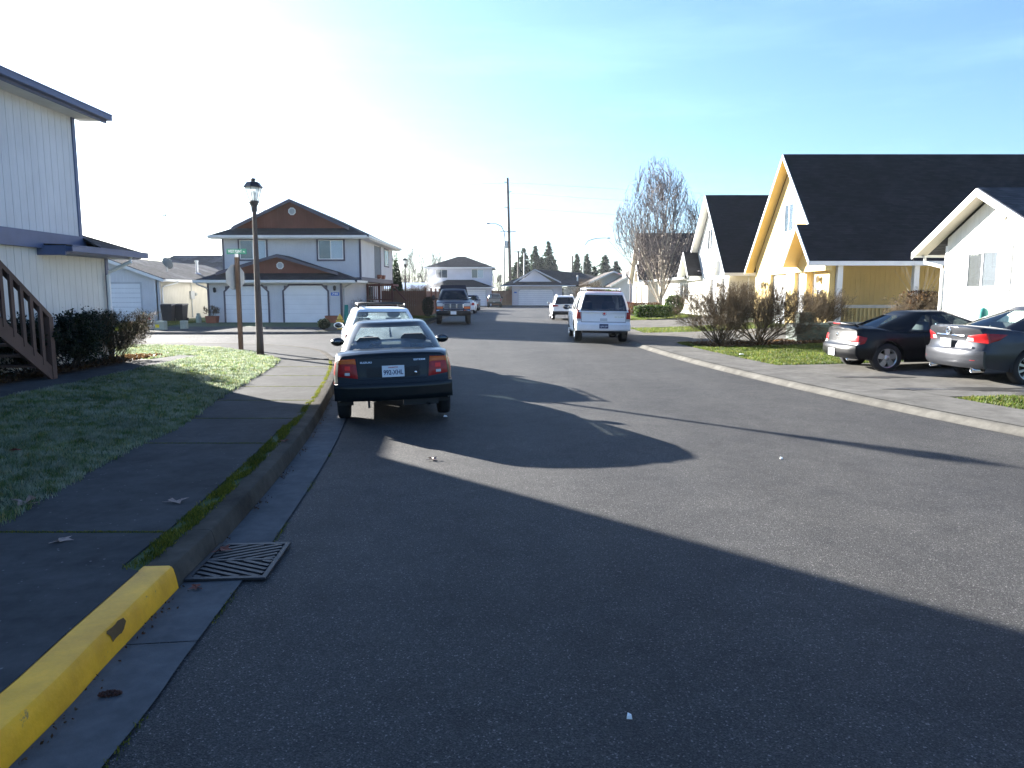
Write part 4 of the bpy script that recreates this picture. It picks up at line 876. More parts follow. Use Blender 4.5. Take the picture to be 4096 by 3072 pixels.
# --- white gabled house nearest on the right
H9 = thing('white_house', 'white gabled single-storey house on the right, behind the two parked cars', 'house', (15, 19.5, .4), world=True)
X = 12.95; yr = 20.0; F = Fr((X, yr, 0), (0, -1, 0)); ez, rz_ = 3.08, 4.62; s = (rz_ - ez) / 3.0
mb = MB(); F.grooved(mb, -1.95, 2.3, .3, lambda a: rz_ - .2 - abs(a) * s, .203); mb.box(X + .2, 27, 17.7, yr + 1.93, .3, 3.2); obj('front_wall', mb, 'wall_offwhite', H9)
mb = MB(); Fr((X + 1.6, yr, 0), (0, -1, 0)).grooved(mb, 2.2, 8, .3, 3.1, .203); obj('porch_wall', mb, 'wall_tan', H9)
mb = MB(); mb.slab([(X - .45, yr, rz_), (X - .45, yr + 3.0, ez), (27, yr + 3.0, ez), (27, yr, rz_)][::-1], .09); mb.slab([(X - .45, yr, rz_), (27, yr, rz_), (27, yr - 8.5, rz_ - 8.5 * s + .9), (X - .45, yr - 8.5, rz_ - 8.5 * s + .9)][::-1] if False else [(X - .45, yr, rz_), (27, yr, rz_), (27, yr - 3.6, rz_ - 3.6 * s), (X - .45, yr - 3.6, rz_ - 3.6 * s)][::-1], .09); obj('roof', mb, 'roof_grey', H9)
mb = MB()
for q, L_ in ((1, 3.0), (-1, 3.6)): mb.slab([(X - .49, yr, rz_ - .02), (X - .45, yr, rz_ - .02), (X - .45, yr + q * L_, rz_ - L_ * s - .02), (X - .49, yr + q * L_, rz_ - L_ * s - .02)], .2)
mb.box(X - .45, 27, yr + 3.0, yr + 3.04, ez - .17, ez - .02); obj('rake_board', mb, 'trim_white', H9)
mb = MB(); mb.slab([(X - .45, yr, rz_ - .1), (X - .45, yr + 3, ez - .1), (X, yr + 3, ez - .1), (X, yr, rz_ - .1)], .012); mb.slab([(X - .45, yr, rz_ - .1), (X - .45, yr - 3.6, rz_ - 3.6 * s - .1), (X, yr - 3.6, rz_ - 3.6 * s - .1), (X, yr, rz_ - .1)], .012); obj('soffit', mb, 'wall_tan', H9)
octvent(F, H9, .45, 3.95, .24, .01, 'trim_tan', 'trim_tan')
window(F, H9, -.9, .42, 1.95, 2.95, 'trim_white', .07, blinds=('blind', 'blind_mid'))
for a0 in (-1.42, .52):
    mb = MB(); F.box(mb, a0, a0 + .42, 1.82, 3.05, .001, .03)
    for k in range(12): F.box(mb, a0 + .05, a0 + .37, 1.9 + k * .09, 1.95 + k * .09, .03, .04)
    obj('shutter', mb, 'trim_white', H9)
mb = MB(); F.box(mb, 2.22, 2.42, .3, 3.05, -.2, .03); F.box(mb, -1.98, -1.88, .3, 3.2, 0, .03); obj('corner_board', mb, 'trim_white', H9)
mb = MB(); mb.tube([(X - .1, yr + 2.95, 2.95), (X - .1, yr + 2.9, 2.75), (X - .06, yr + 2.1, 2.6), (X - .06, yr + 2.02, 2.5), (X - .06, yr + 2.02, .4)], .05, 8); obj('downspout', mb, 'trim_white', H9)
# ---------------------------------------------------------------- vehicles
def lut(tab, v):
    if v <= tab[0][0]: return tab[0][1]
    for (a, x), (b, y) in zip(tab, tab[1:]):
        if v <= b: return x + (y - x) * (v - a) / (b - a)
    return tab[-1][1]
class Car:
    """local axes: y forward, x right; t is metres from the rear bumper"""
    def __init__(s, name, label, cat, loc, heading, sp, group='parked cars'):
        s.sp = sp; s.L, s.W = sp['L'], sp['W']; s.hw = s.W / 2
        s.root = thing(name, label, cat, loc, -R(heading), group)
        if 'roll' in sp: s.root.rotation_euler = (R(sp.get('pitch', 0)), R(sp['roll']), -R(heading))
        s.axles = (sp['ro'], sp['ro'] + sp['wb'])
        s.body(); s.glasshouse(); s.wheels()
    # --- surfaces
    def plan(s, t): return s.hw * lut(s.sp['plan'], t)
    def top(s, t): return lut(s.sp['top'], t)
    def bul(s, z): return lut(s.sp['bulge'], z)
    def warp(s, x, z, t):
        q = (abs(x) / s.hw)
        dr = s.sp['cr'] * q ** 2.6 + lut(s.sp['rlean'], z); df = s.sp['cf'] * q ** 2.4 + lut(s.sp['flean'], z)
        w = .9; return dr * max(0, 1 - t / w) - df * max(0, 1 - (s.L - t) / w)
    def P(s, x, t, z): return (x, -s.L / 2 + t + s.warp(x, z, t), z)
    def rear(s, x, z, off=0.): p = s.P(x, 0, z); return (p[0], p[1] - off, p[2])
    def front(s, x, z, off=0.): p = s.P(x, s.L, z); return (p[0], p[1] + off, p[2])
    def side(s, sx, t, z, off=0.):
        x = s.plan(t) * s.bul(z); p = s.P(sx * x, t, z); return (p[0] + sx * off, p[1], p[2])
    def zlow(s, t):
        z = lut(s.sp['sill'], t); r = s.sp['wr'] + s.sp.get('gap', .055)
        for a in s.axles:
            if abs(t - a) < r: z = max(z, s.sp['wr'] + math.sqrt(r * r - (t - a) ** 2))
        return z
    def body(s):
        sp = s.sp; r = sp['wr'] + sp.get('gap', .055); ts = set(np.linspace(0, s.L, 46).tolist())
        for a in s.axles:
            ts |= {a + r * math.cos(x) for x in np.linspace(0, math.pi, 15)}; ts |= {a - r - .004, a + r + .004}
        ts |= {.04, .1, s.L - .04, s.L - .1} | set(sp.get('tx', []))
        ts = sorted(t for t in ts if 0 <= t <= s.L); K = 11; mb = MB(); mb.smooth = True
        secs = []
        for t in ts:
            zl, zt = s.zlow(t), s.top(t); zsh = zt - sp.get('drop', .06); pts = []
            for k in range(K):
                z = zl + (zsh - zl) * (k / (K - 1)) ** .9; pts.append((s.plan(t) * s.bul(z), z))
            xs = pts[-1][0]; cwn = sp.get('crown', .03)
            pts += [(xs * .975, zsh + (zt - zsh) * .62), (xs * .90, zt), (xs * .55, zt + cwn * .75), (0, zt + cwn)]
            secs.append([s.P(x, t, z) for x, z in pts] + [s.P(-x, t, z) for x, z in pts[:-1][::-1]])
        n = len(secs[0]); vs = [p for q in secs for p in q]; g = sp['g']
        t0, t1 = g['b'][0] + .12, g['b'][1] - .12
        for i in range(len(ts) - 1):
            for k in range(n - 1):
                deck = t0 < (ts[i] + ts[i + 1]) / 2 < t1 and K + 2 <= k < n - K - 3
                s_m = 1 if deck else 0
                mb.f.append((i * n + k, (i + 1) * n + k, (i + 1) * n + k + 1, i * n + k + 1)); mb.mi.append(s_m); mb.sm.append(True)
        mb.v += vs
        for e, t in ((0, 0.), (1, s.L)):       # end caps as grids
            sec = secs[0] if e == 0 else secs[-1]; half = n // 2; rows = []
            for k in range(half + 1):
                xk, zk = sec[k][0], sec[k][2]; rows.append([s.P(xk * u, t, zk) for u in np.linspace(1, -1, 13)])
            o = len(mb.v); mb.v += [p for q in rows for p in q]
            for a in range(len(rows) - 1):
                for b in range(12):
                    f = (o + a * 13 + b, o + a * 13 + b + 1, o + (a + 1) * 13 + b + 1, o + (a + 1) * 13 + b); mb.f.append(f if e else f[::-1]); mb.mi.append(0); mb.sm.append(True)
        me = bpy.data.meshes.new('body'); me.from_pydata(mb.v, [], mb.f); me.polygons.foreach_set('material_index', mb.mi); me.polygons.foreach_set('use_smooth', mb.sm)
        me.update(); import bmesh
        bm = bmesh.new(); bm.from_mesh(me); bmesh.ops.remove_doubles(bm, verts=bm.verts, dist=.0004); bmesh.ops.recalc_face_normals(bm, faces=bm.faces); bm.to_mesh(me); bm.free()
        me.set_sharp_from_angle(angle=R(38))
        s.bodyo = link('body', me, [sp['paint'], 'interior'], s.root)
        mb = MB(); c = s.hw - .26; mb.box(-c, c, -s.L / 2 + .22, s.L / 2 - .22, lut(sp['sill'], s.L * .5) + .10, .55)
        for a in s.axles:                         # wheel-arch liners
            for sx in (-1, 1):
                ps = [(.0, -s.L / 2 + a + r * math.cos(x), sp['wr'] + r * math.sin(x)) for x in np.linspace(-.15, math.pi + .15, 15)]
                vs = [(sx * c, y, z) for _, y, z in ps] + [(sx * (s.hw - .035), y, z) for _, y, z in ps]
                mb.add(vs, [(i, i + 1, 15 + i + 1, 15 + i) for i in range(14)])
        obj('underbody', mb, 'black', s.root)
    def glasshouse(s):
        sp, g = s.sp, s.sp['g']; rows = g.get('v', (.08, .90)); dv = .03
        vs_ = sorted({0, rows[0] - dv, rows[0], rows[1], rows[1] + dv, 1} | set(np.linspace(rows[0], rows[1], 6).tolist()))
        b0, b1 = g['b']; r0, r1 = g['r']; ch = g.get('ch', .07)
        wins = g['win']; cols = {0., 1.}
        for a, b in wins: cols |= {a, b, a - .012, b + .012} | set(np.linspace(a, b, 5).tolist())
        cols = sorted(c for c in cols if 0 <= c <= 1); nE = 9; bow_r, bow_f = g.get('bow', (.06, .14)); taper = g.get('taper', (.06, .05))
        def ring(v):
            y0 = b0 + (r0 - b0) * v; y1 = b1 + (r1 - b1) * v; w = g['wb'] + (g['wr'] - g['wb']) * v + .025 * math.sin(math.pi * v)
            y0 -= g.get('rb', .02) * math.sin(math.pi * v); y1 += .03 * math.sin(math.pi * v)
            z = g['zb'] + (g['zr'] - g['zb']) * v; out = []
            wr_, wf_ = w - taper[0], w - taper[1]
            def wid(c): return w - taper[0] * max(0, 1 - c / .35) ** 2 - taper[1] * max(0, 1 - (1 - c) / .35) ** 2
            for u in np.linspace(-1, 1, nE): x = u * (wr_ - ch); out.append((x, y0 - bow_r * (1 - u * u), 'R', u))
            for c in cols: out.append((wid(c), y0 + ch + c * (y1 - y0 - 2 * ch), 'S', c))
            for u in np.linspace(1, -1, nE): x = u * (wf_ - ch); out.append((x, y1 + bow_f * (1 - u * u), 'F', u))
            for c in cols[::-1]: out.append((-wid(c), y0 + ch + c * (y1 - y0 - 2 * ch), 'S', c))
            return [((x, y - s.L / 2, z), k, c) for x, y, k, c in out]
        R_ = [ring(v) for v in vs_]; n = len(R_[0]); mb = MB(); V = [p for r in R_ for p, _, _ in r]; glassf = {}
        mb.v += V
        nc = len(cols); sec_of = ['R'] * nE + ['S1'] * nc + ['F'] * nE + ['S2'] * nc
        rw, fw = g.get('vr', rows), g.get('vf', rows)
        for i in range(len(vs_) - 1):
            vm = (vs_[i] + vs_[i + 1]) / 2
            for k in range(n):
                k2 = (k + 1) % n; f = (i * n + k, i * n + k2, (i + 1) * n + k2, (i + 1) * n + k); sa, sb = sec_of[k], sec_of[k2]; mi = 0; gk = None
                inr = rows[0] < vm < rows[1]; brd = rows[0] - dv < vm < rows[1] + dv
                if sa == sb:
                    if sa in 'RF':
                        gk = ('rear_window' if sa == 'R' else 'windshield') if inr else None
                        if not inr and brd: mi = 1
                        if sa == 'R' and g.get('norear'): gk = None; mi = 0
                    else:
                        c = (R_[0][k][2] + R_[0][k2][2]) / 2
                        for wi, (a, b) in enumerate(wins):
                            if a < c < b and inr: gk = ('side_window', sa, wi)
                            elif a - .0125 < c < b + .0125 and brd: mi = 1
                if gk: glassf.setdefault(gk, []).append(f)
                else: mb.f.append(f); mb.mi.append(mi); mb.sm.append(True)
        # roof: shrinking rings up to the crown
        top = R_[-1]; cx, cy = 0, (r0 + r1) / 2 - s.L / 2; prev = (len(vs_) - 1) * n
        for q, dz in ((.955, .028), (.86, .048), (.6, .062), (.25, .070)):
            o = len(mb.v); mb.v += [(cx + (p[0] - cx) * q, cy + (p[1] - cy) * (q if q > .9 else q), p[2] + dz * g.get('rc', 1)) for p, _, _ in top]
            for k in range(n): mb.f.append((prev + k, prev + (k + 1) % n, o + (k + 1) % n, o + k)); mb.mi.append(0); mb.sm.append(True)
            prev = o
        mb.f.append(tuple(prev + k for k in range(n))); mb.mi.append(0); mb.sm.append(True)
        me = bpy.data.meshes.new('cabin'); me.from_pydata(mb.v, [], mb.f); me.polygons.foreach_set('material_index', mb.mi); me.polygons.foreach_set('use_smooth', mb.sm); me.update(); me.set_sharp_from_angle(angle=R(42))
        link('cabin', me, [sp['paint'], 'black'], s.root)
        for key, fs in glassf.items():
            nm = key if isinstance(key, str) else 'side_window'; ids = sorted({i for f in fs for i in f}); mp_ = {a: i for i, a in enumerate(ids)}
            me = bpy.data.meshes.new(nm); me.from_pydata([V[i] for i in ids], [], [tuple(mp_[i] for i in f) for f in fs]); me.polygons.foreach_set('use_smooth', [True] * len(fs)); me.update()
            link(nm, me, sp.get('glass', 'car_glass'), s.root)
    def wheels(s):
        sp = s.sp; wr, tw = sp['wr'], sp.get('tw', .2); rr = sp.get('rim', wr * .66)
        for a in s.axles:
            for sx in (-1, 1):
                mb = MB(); mb.smooth = True; prof = [(rr * .96, -tw / 2 + .01), (rr + .01, -tw / 2), (wr - .03, -tw / 2), (wr - .006, -tw * .38), (wr, -tw * .2), (wr, tw * .2), (wr - .006, tw * .38), (wr - .03, tw / 2), (rr + .01, tw / 2), (rr * .96, tw / 2 - .01)]
                mb.lathe(prof, 32, (0, 0, 0), 'x', False); w = obj('wheel', mb, 'rubber', s.root); w.location = (sx * (s.hw - tw / 2 - .025), -s.L / 2 + a, wr)
                m2 = MB(); x = sx * (tw / 2 - .028); m2.smooth = True
                m2.lathe([(rr * .97, x - sx * .05), (rr, x + sx * .012), (rr * .93, x + sx * .018), (rr * .86, x - sx * .02), (rr * .84, x - sx * .09)], 32, (0, 0, 0), 'x', False)
                m2.lathe([(.075, x - sx * .06), (.07, x + sx * .0), (.03, x + sx * .012)], 16, (0, 0, 0), 'x')
                m2.smooth = False; ns = sp.get('spokes', 6)
                for k in range(ns):
                    an = 2 * math.pi * k / ns + .3; c, d = math.cos(an), math.sin(an); pw = sp.get('spw', .035)
                    def q(rad, wd, xo): return (x + sx * xo, c * rad - d * wd, d * rad + c * wd)
                    m2.hexa([q(.05, -pw, -.05), q(.05, pw, -.05), q(rr * .9, pw * 1.25, -.04), q(rr * .9, -pw * 1.25, -.04)], [q(.05, -pw, .004), q(.05, pw, .004), q(rr * .9, pw * 1.25, .006), q(rr * .9, -pw * 1.25, .006)])
                m2.m = 1; m2.lathe([(rr * .83, x - sx * .075), (.01, x - sx * .075)], 24, (0, 0, 0), 'x')
                o = obj('rim', m2, [sp.get('rimmat', 'alloy'), 'black']); o.parent = w
    # --- parts laid on the surfaces
    def patch(s, name, fn, quad, mat, off=.006, nu=8, nv=5, parent=None, rnd_=0.):
        mb = MB(); mb.smooth = True; vs = []
        (ax, az), (bx, bz), (cx, cz), (dx, dz) = quad
        for o_ in (off, -.03):
            for j in range(nv + 1):
                v = j / nv
                for i in range(nu + 1):
                    u = i / nu; uu, vv = u, v
                    x = (ax * (1 - u) + bx * u) * (1 - v) + (dx * (1 - u) + cx * u) * v; z = (az * (1 - u) + bz * u) * (1 - v) + (dz * (1 - u) + cz * u) * v
                    e = o_ if o_ < 0 else o_ * (1 if 0 < i < nu and 0 < j < nv else .35)
                    vs.append(fn(x, z, e))
        m = (nu + 1) * (nv + 1); fs = []
        for j in range(nv):
            for i in range(nu): a = j * (nu + 1) + i; fs.append((a, a + 1, a + nu + 2, a + nu + 1))
        per = [i for i in range(nu + 1)] + [j * (nu + 1) + nu for j in range(1, nv + 1)] + [nv * (nu + 1) + i for i in range(nu - 1, -1, -1)] + [j * (nu + 1) for j in range(nv - 1, 0, -1)]
        for a, b in zip(per, per[1:] + per[:1]): fs.append((a, b, m + b, m + a))
        mb.add(vs, fs); me_o = obj(name, mb, mat, s.root if parent is None else None)
        me_o.data.set_sharp_from_angle(angle=R(35))
        if parent is not None: me_o.parent = parent
        return me_o
    def rq(s, name, x0, x1, z0, z1, mat, off=.006, **k): return s.patch(name, s.rear, [(x0, z0), (x1, z0), (x1, z1), (x0, z1)], mat, off, **k)
    def fq(s, name, x0, x1, z0, z1, mat, off=.006, **k): return s.patch(name, s.front, [(x0, z0), (x1, z0), (x1, z1), (x0, z1)], mat, off, **k)
    def sq(s, name, sx, t0, t1, z0, z1, mat, off=.005, **k): return s.patch(name, lambda t, z, o: s.side(sx, t, z, o), [(t0, z0), (t1, z0), (t1, z1), (t0, z1)], mat, off, **k)
    def plate(s, x, z, w, h, txt=None, size=.09, back=True, mat='plate_white', tmat='plate_blue'):
        y = s.rear(x, z, .0)[1] - .03 if back else s.front(x, z)[1] + .03; y = y if back else y
        e = -1 if back else 1; mb = MB(); ye = min(s.rear(x - w / 2, z - h / 2)[1], s.rear(x, z + h / 2)[1], s.rear(x, z - h / 2)[1]) - .040 if back and s.sp.get('pl') else min(s.rear(x - w / 2, z - h / 2)[1], s.rear(x, z + h / 2)[1], s.rear(x, z - h / 2)[1]) - .014 if back else max(s.front(x, z - h / 2)[1], s.front(x, z + h / 2)[1]) + .008
        mb.box(x - w / 2, x + w / 2, min(ye, ye + e * .006), max(ye, ye + e * .006), z - h / 2, z + h / 2)
        for fx in (-1, 1): mb.box(x + fx * w * .4 - .01, x + fx * w * .4 + .01, ye - e * .04 if back else ye - .04, ye, z - .01, z + .01) if False else None
        p = obj('license_plate', mb, mat, s.root)
        rot = (R(90), 0, 0) if back else (R(90), 0, R(180))
        if txt:
            for (tx, tz, sz, wd, m_) in txt:
                if not tx: continue
                o = text_part('plate_text', tx, sz, m_, None, (x, ye + e * .0075, z + tz), rot, wd, True); o.parent = p
        return p
    def mirror(s, sx, t, z, w=.2, h=.13, mat=None, out=.12):
        mb = MB(); mb.smooth = True; x = s.plan(t) * s.bul(z) - .03
        mb.ball((sx * (x + out), -s.L / 2 + t, z + .03), (w / 2, .06, h / 2), 12); mb.tube([(sx * (x - .05), -s.L / 2 + t, z - .02), (sx * (x + out * .7), -s.L / 2 + t, z + .01)], .025, 6)
        o = obj('side_mirror', mb, mat or s.sp['paint'], s.root); g = MB(); g.smooth = True
        g.ball((sx * (x + out), -s.L / 2 + t - .048, z + .03), (w / 2 * .78, .018, h / 2 * .76), 12); q = obj('mirror_glass', g, 'mirror'); q.parent = o
        return o
    def seats(s, t, xs=(-.36, .36), z=1.0, w=.48, h=.5, tilt=.08, rest=True):
        for x in xs:
            mb = MB(); mb.smooth = True; y = -s.L / 2 + t
            def rb(x0, x1, y0, y1, z0, z1, b=.045):
                P_ = [(x0 + b, z0), (x1 - b, z0), (x1, z0 + b), (x1, z1 - b * 2), (x1 - b * 1.6, z1), (x0 + b * 1.6, z1), (x0, z1 - b * 2), (x0, z0 + b)]
                mb.hexa([(a, y0, c) for a, c in P_], [(a, y1, c) for a, c in P_])
            rb(x - w / 2, x + w / 2, y - .07, y + .07, z - .2, z + h * .55)
            o = obj('seat', mb, 'seat_cloth', s.root)
            if rest:
                mb = MB(); rb(x - w * .3, x + w * .3, y - .09, y - .0, z + h * .58, z + h * .58 + .2); mb.tube([(x, y - .03, z + h * .5), (x, y - .04, z + h * .62)], .012, 6)
                q = obj('headrest', mb, 'seat_cloth'); q.parent = o
    def steer(s, t, x=-.36, z=1.0):
        mb = MB(); mb.smooth = True; pts = [(x + .18 * math.cos(a), -s.L / 2 + t - .06 * math.sin(a), z + .17 * math.sin(a)) for a in np.linspace(0, 2 * math.pi, 21)]; mb.tube(pts, .016, 6, False); mb.tube([(x - .17, -s.L / 2 + t, z), (x + .17, -s.L / 2 + t, z)], .018, 6); obj('steering_wheel', mb, 'black', s.root)
    def line(s, fn, pts, w=.006, mat='black', name='seam'):
        mb = MB(); ps = []
        for (a, b), (c, d) in zip(pts, pts[1:]):
            for k in range(8): ps.append(fn(a + (c - a) * k / 8, b + (d - b) * k / 8, .0005))
        ps.append(fn(*pts[-1], .0005)); mb.tube(ps, w / 2, 5); return mb
    def seams(s, items, w=.007):
        for fn, pts in items: obj('panel_seam', s.line(fn, pts, w), 'black', s.root)
    def handle(s, sx, t, z, mat=None, l=.16):
        mb = MB(); mb.smooth = True; p = s.side(sx, t, z, .012); mb.ball(p, (.014, l / 2, .017), 8); obj('door_handle', mb, mat or s.sp['paint'], s.root)
    def exhaust(s, x, z=.28, r=.03, l=.12, mat='chrome'):
        mb = MB(); y = s.rear(x, z)[1]; mb.smooth = True
        mb.lathe([(r * .75, y + .15), (r * .85, y - .02), (r, y - .025), (r, y + .2)], 14, (x, 0, z), 'y'); mb.m = 1; mb.lathe([(r * .74, y + .0), (.001, y + .0)], 12, (x, 0, z), 'y'); obj('exhaust_pipe', mb, [mat, 'black'], s.root)
    def rack(s, t0, t1, x, z, bars=(), mat='black', rise=.05):
        for sx in (-1, 1):
            mb = MB(); mb.smooth = True; y0, y1 = -s.L / 2 + t0, -s.L / 2 + t1
            mb.tube([(sx * x, y0, z - rise), (sx * x, y0 + .08, z), (sx * x, y1 - .08, z), (sx * x, y1, z - rise)], .018, 8)
            for q in (.3, .6): mb.tube([(sx * x, y0 + (y1 - y0) * q, z), (sx * x, y0 + (y1 - y0) * q, z - rise)], .014, 6)
            o = obj('roof_rail', mb, mat, s.root)
        for t in bars:
            mb = MB(); mb.smooth = True; mb.tube([(-x, -s.L / 2 + t, z + .01), (x, -s.L / 2 + t, z + .01)], .018, 8); obj('cross_bar', mb, mat, s.root)
def L_(f, s): return lambda *a: f(*a)

def sedan_spec(**k):
    d = dict(L=4.22, W=1.66, wb=2.48, ro=.84, wr=.285, tw=.175, paint='paint_green', plan=[(0, .90), (.06, .935), (.2, .97), (.6, 1), (3.2, 1), (3.9, .95), (4.22, .86)],
        top=[(0, .955), (.12, .985), (.45, 1.0), (.7, .97), (1.1, .93), (2.9, .93), (3.2, .92), (4.0, .80), (4.16, .74), (4.22, .70)], bulge=[(.2, .90), (.32, .955), (.52, 1.0), (.72, 1.0), (.9, .965), (1.05, .92)],
        sill=[(0, .35), (.3, .30), (.6, .24), (3.4, .22), (3.9, .22), (4.22, .26)], cr=.13, cf=.22, rlean=[(.3, .05), (.36, .0), (.58, .0), (.61, .035), (.75, .05), (.95, .085), (1.0, .12)], flean=[(.2, .06), (.35, 0), (.55, .02), (.72, .12)],
        g=dict(b=(.58, 3.15), r=(1.38, 2.45), wb=.755, wr=.55, zb=.95, zr=1.325, ch=.075, win=[(.17, .42), (.45, .72), (.75, .90)], v=(.09, .90), rc=.75, bow=(.10, .16)))
    d.update(k); return d
# dark green sedan, nearest, at the left kerb
c = Car('sedan', 'dark green four-door sedan parked at the left kerb, nearest to the camera', 'car', (-1.95, 11.85, .012), -10.0, sedan_spec(roll=-1.6, glass='car_glass_dusty'))
for sx in (-1, 1):
    x0, x1 = (.475 * sx, .745 * sx)
    t_ = c.patch('tail_light', c.rear, [(x0, .655), (x1, .69), (sx * .72, .915), (sx * .50, .925)], 'lens_red', .014)
    c.patch('turn_lens', c.rear, [(sx * .492, .845), (sx * .735, .85), (sx * .718, .912), (sx * .505, .920)], 'lens_amber', .018, parent=t_)
    c.patch('brake_lens', c.rear, [(sx * .565, .755), (sx * .655, .757), (sx * .655, .838), (sx * .565, .838)], 'lens_bright', .018, parent=t_)
    c.patch('reverse_lens', c.rear, [(sx * .575, .695), (sx * .655, .697), (sx * .655, .745), (sx * .575, .745)], 'lens_clear', .018, parent=t_)
    c.sq('tail_light_wrap', sx, .10, .19, .70, .885, 'lens_red', .010, nu=3)
    c.sq('side_marker', sx, .22, .30, .555, .60, 'lens_red', .006, nu=2, nv=2)
    c.mirror(sx, 2.78, .965, .23, .145, 'paint_green', .13); c.handle(sx, 1.55, .80); c.handle(sx, 2.35, .80)
    c.patch('headlight', c.front, [(sx * .38, .58), (sx * .72, .60), (sx * .70, .72), (sx * .40, .71)], 'lens_clear', .01)
c.patch('rear_bumper', c.rear, [(-.80, .36), (.80, .36), (.80, .585), (-.80, .585)], 'paint_green', .022, nu=20, nv=7)
c.rq('plate_recess', -.36, .36, .665, .80, 'black', .003)
c.plate(0, .745, .30, .155, [('992-XHL', -.018, .088, .262, 'plate_blue'), ('WASHINGTON', .052, .024, .13, 'plate_red')])
mb = MB(); y = c.rear(.10, .80)[1] - .022; mb.box(.075, .10, y - .002, y + .004, .785, .812); mb.box(.105, .14, y - .002, y + .004, .79, .815); obj('registration_sticker', mb, 'plate_blue', c.root)
mb = MB(); mb.smooth = True; mb.lathe([(.02, c.rear(.30, .71)[1] + .01), (.02, c.rear(.30, .71)[1] - .016), (.008, c.rear(.30, .71)[1] - .018)], 14, (.30, 0, .715), 'y'); obj('trunk_lock', mb, 'chrome', c.root)
text_part('badge', 'SUZUKI', .032, 'alloy', c.root, (-.36, c.rear(.36, .865)[1] - .003, .868), (R(78), 0, R(-3)), .155, True); text_part('badge', 'ESTEEM', .032, 'alloy', c.root, (.36, c.rear(.36, .875)[1] - .003, .885), (R(78), 0, R(3)), .155, True)
c.seams([(c.rear, [(-.70, .945), (-.69, .925), (0, .925), (.69, .925), (.70, .945)]), (c.rear, [(-.46, .64), (.46, .64)]), (c.rear, [(-.79, .605), (0, .60), (.79, .605)]), (c.rear, [(-.46, .64), (-.47, .92)]), (c.rear, [(.46, .64), (.47, .92)])])
for sx in (-1, 1): c.seams([(lambda t, z, o, sx=sx: c.side(sx, t, z, o), [(1.22, .90), (1.3, .5), (1.45, .32)]), (lambda t, z, o, sx=sx: c.side(sx, t, z, o), [(2.02, .92), (2.02, .30)]), (lambda t, z, o, sx=sx: c.side(sx, t, z, o), [(2.95, .9), (2.98, .30)])])
mb = MB(); mb.box(-.60, .60, -2.11 + .80, -2.11 + .95, .92, 1.045); mb.box(-.54, .54, -2.11 + .62, -2.11 + .85, .99, 1.012); obj('rear_bench', mb, 'seat_cloth', c.root)
mb = MB(); mb.smooth = True
for x0, x1 in ((-.50, -.14), (.14, .50)):
    b = .05; zt = 1.165 if x0 < 0 else 1.20; P_ = [(x0, 1.0), (x1, 1.0), (x1, zt - b), (x1 - b, zt), (x0 + b, zt), (x0, zt - b)]
    mb = MB(); mb.hexa([(a, -2.11 + .86, z) for a, z in P_], [(a, -2.11 + .95, z) for a, z in P_]); obj('headrest', mb, 'seat_cloth', c.root)
c.seats(2.0, (-.36, .36), .70, .46, .46, rest=False); c.steer(2.45, -.36, .92)
mb = MB(); mb.smooth = True; mb.ball((0, -2.11 + 2.52, 1.27), (.11, .02, .035), 10); o = obj('rear_view_mirror', mb, 'black', c.root)
mb = MB(); mb.tube([(0, -2.11 + 2.51, 1.24), (0, -2.11 + 2.50, 1.17), (.01, -2.11 + 2.50, 1.06)], [.006, .016, .022], 6); q = obj('hanging_charm', mb, 'black'); q.parent = o
mb = MB(); mb.smooth = True; mb.tube([(-.66, -2.11 + 2.75, .99), (-.52, -2.11 + 2.35, 1.33), (-.47, -2.11 + 2.05, 1.42)], .004, 5); mb.box(-.66, -.63, -2.11 + 2.72, -2.11 + 2.78, .95, 1.0); obj('radio_antenna', mb, 'chrome', c.root)
c.exhaust(.46, .27, .024, mat='black'); mb = MB(); mb.box(.12, .60, -2.0, -1.60, .26, .40); obj('muffler', mb, 'black', c.root)
mb = MB(); mb.box(-.36, -.33, -2.05, -2.02, .25, .38); obj('tow_hook', mb, 'black', c.root)

# white wagon ahead of it
wag = sedan_spec(glass='car_glass_dusty', L=4.5, W=1.72, wb=2.6, ro=.95, wr=.31, paint='paint_white', plan=[(0, .92), (.06, .95), (.2, .98), (.6, 1), (3.5, 1), (4.2, .95), (4.5, .86)], top=[(0, .96), (.1, .99), (1.0, .98), (3.1, .95), (3.4, .94), (4.3, .80), (4.5, .70)],
    sill=[(0, .36), (.4, .30), (.7, .26), (3.6, .26), (4.5, .28)], g=dict(b=(.05, 3.35), r=(.42, 2.55), wb=.79, wr=.60, zb=.95, zr=1.44, ch=.07, win=[(.06, .26), (.29, .52), (.55, .80)], v=(.06, .88), rc=.6, bow=(.08, .16), taper=(.05, .05)))
c = Car('station_wagon', 'white station wagon with black roof rack parked directly ahead of the green sedan', 'car', (-3.22, 17.5, .012), -13.5, wag)
c.rack(.5, 2.45, .50, 1.555, (.75, 1.35, 2.0), 'black', .075)
for sx in (-1, 1):
    c.patch('tail_light', c.rear, [(sx * .60, .68), (sx * .80, .70), (sx * .80, .93), (sx * .62, .93)], 'lens_red', .012); c.mirror(sx, 2.98, .98, .24, .15, 'paint_white', .14); c.handle(sx, 1.6, .82); c.handle(sx, 2.5, .82)
    c.patch('headlight', c.front, [(sx * .38, .58), (sx * .74, .60), (sx * .72, .72), (sx * .40, .71)], 'lens_clear', .01)
c.plate(0, .78, .30, .155); c.seats(2.2, (-.37, .37), .95, .48, .48); mb = MB(); mb.box(-.62, .62, -2.25 + 1.15, -2.25 + 1.28, .9, 1.2); obj('rear_bench', mb, 'seat_cloth', c.root); c.seams([(c.rear, [(-.78, .63), (.78, .63)])])
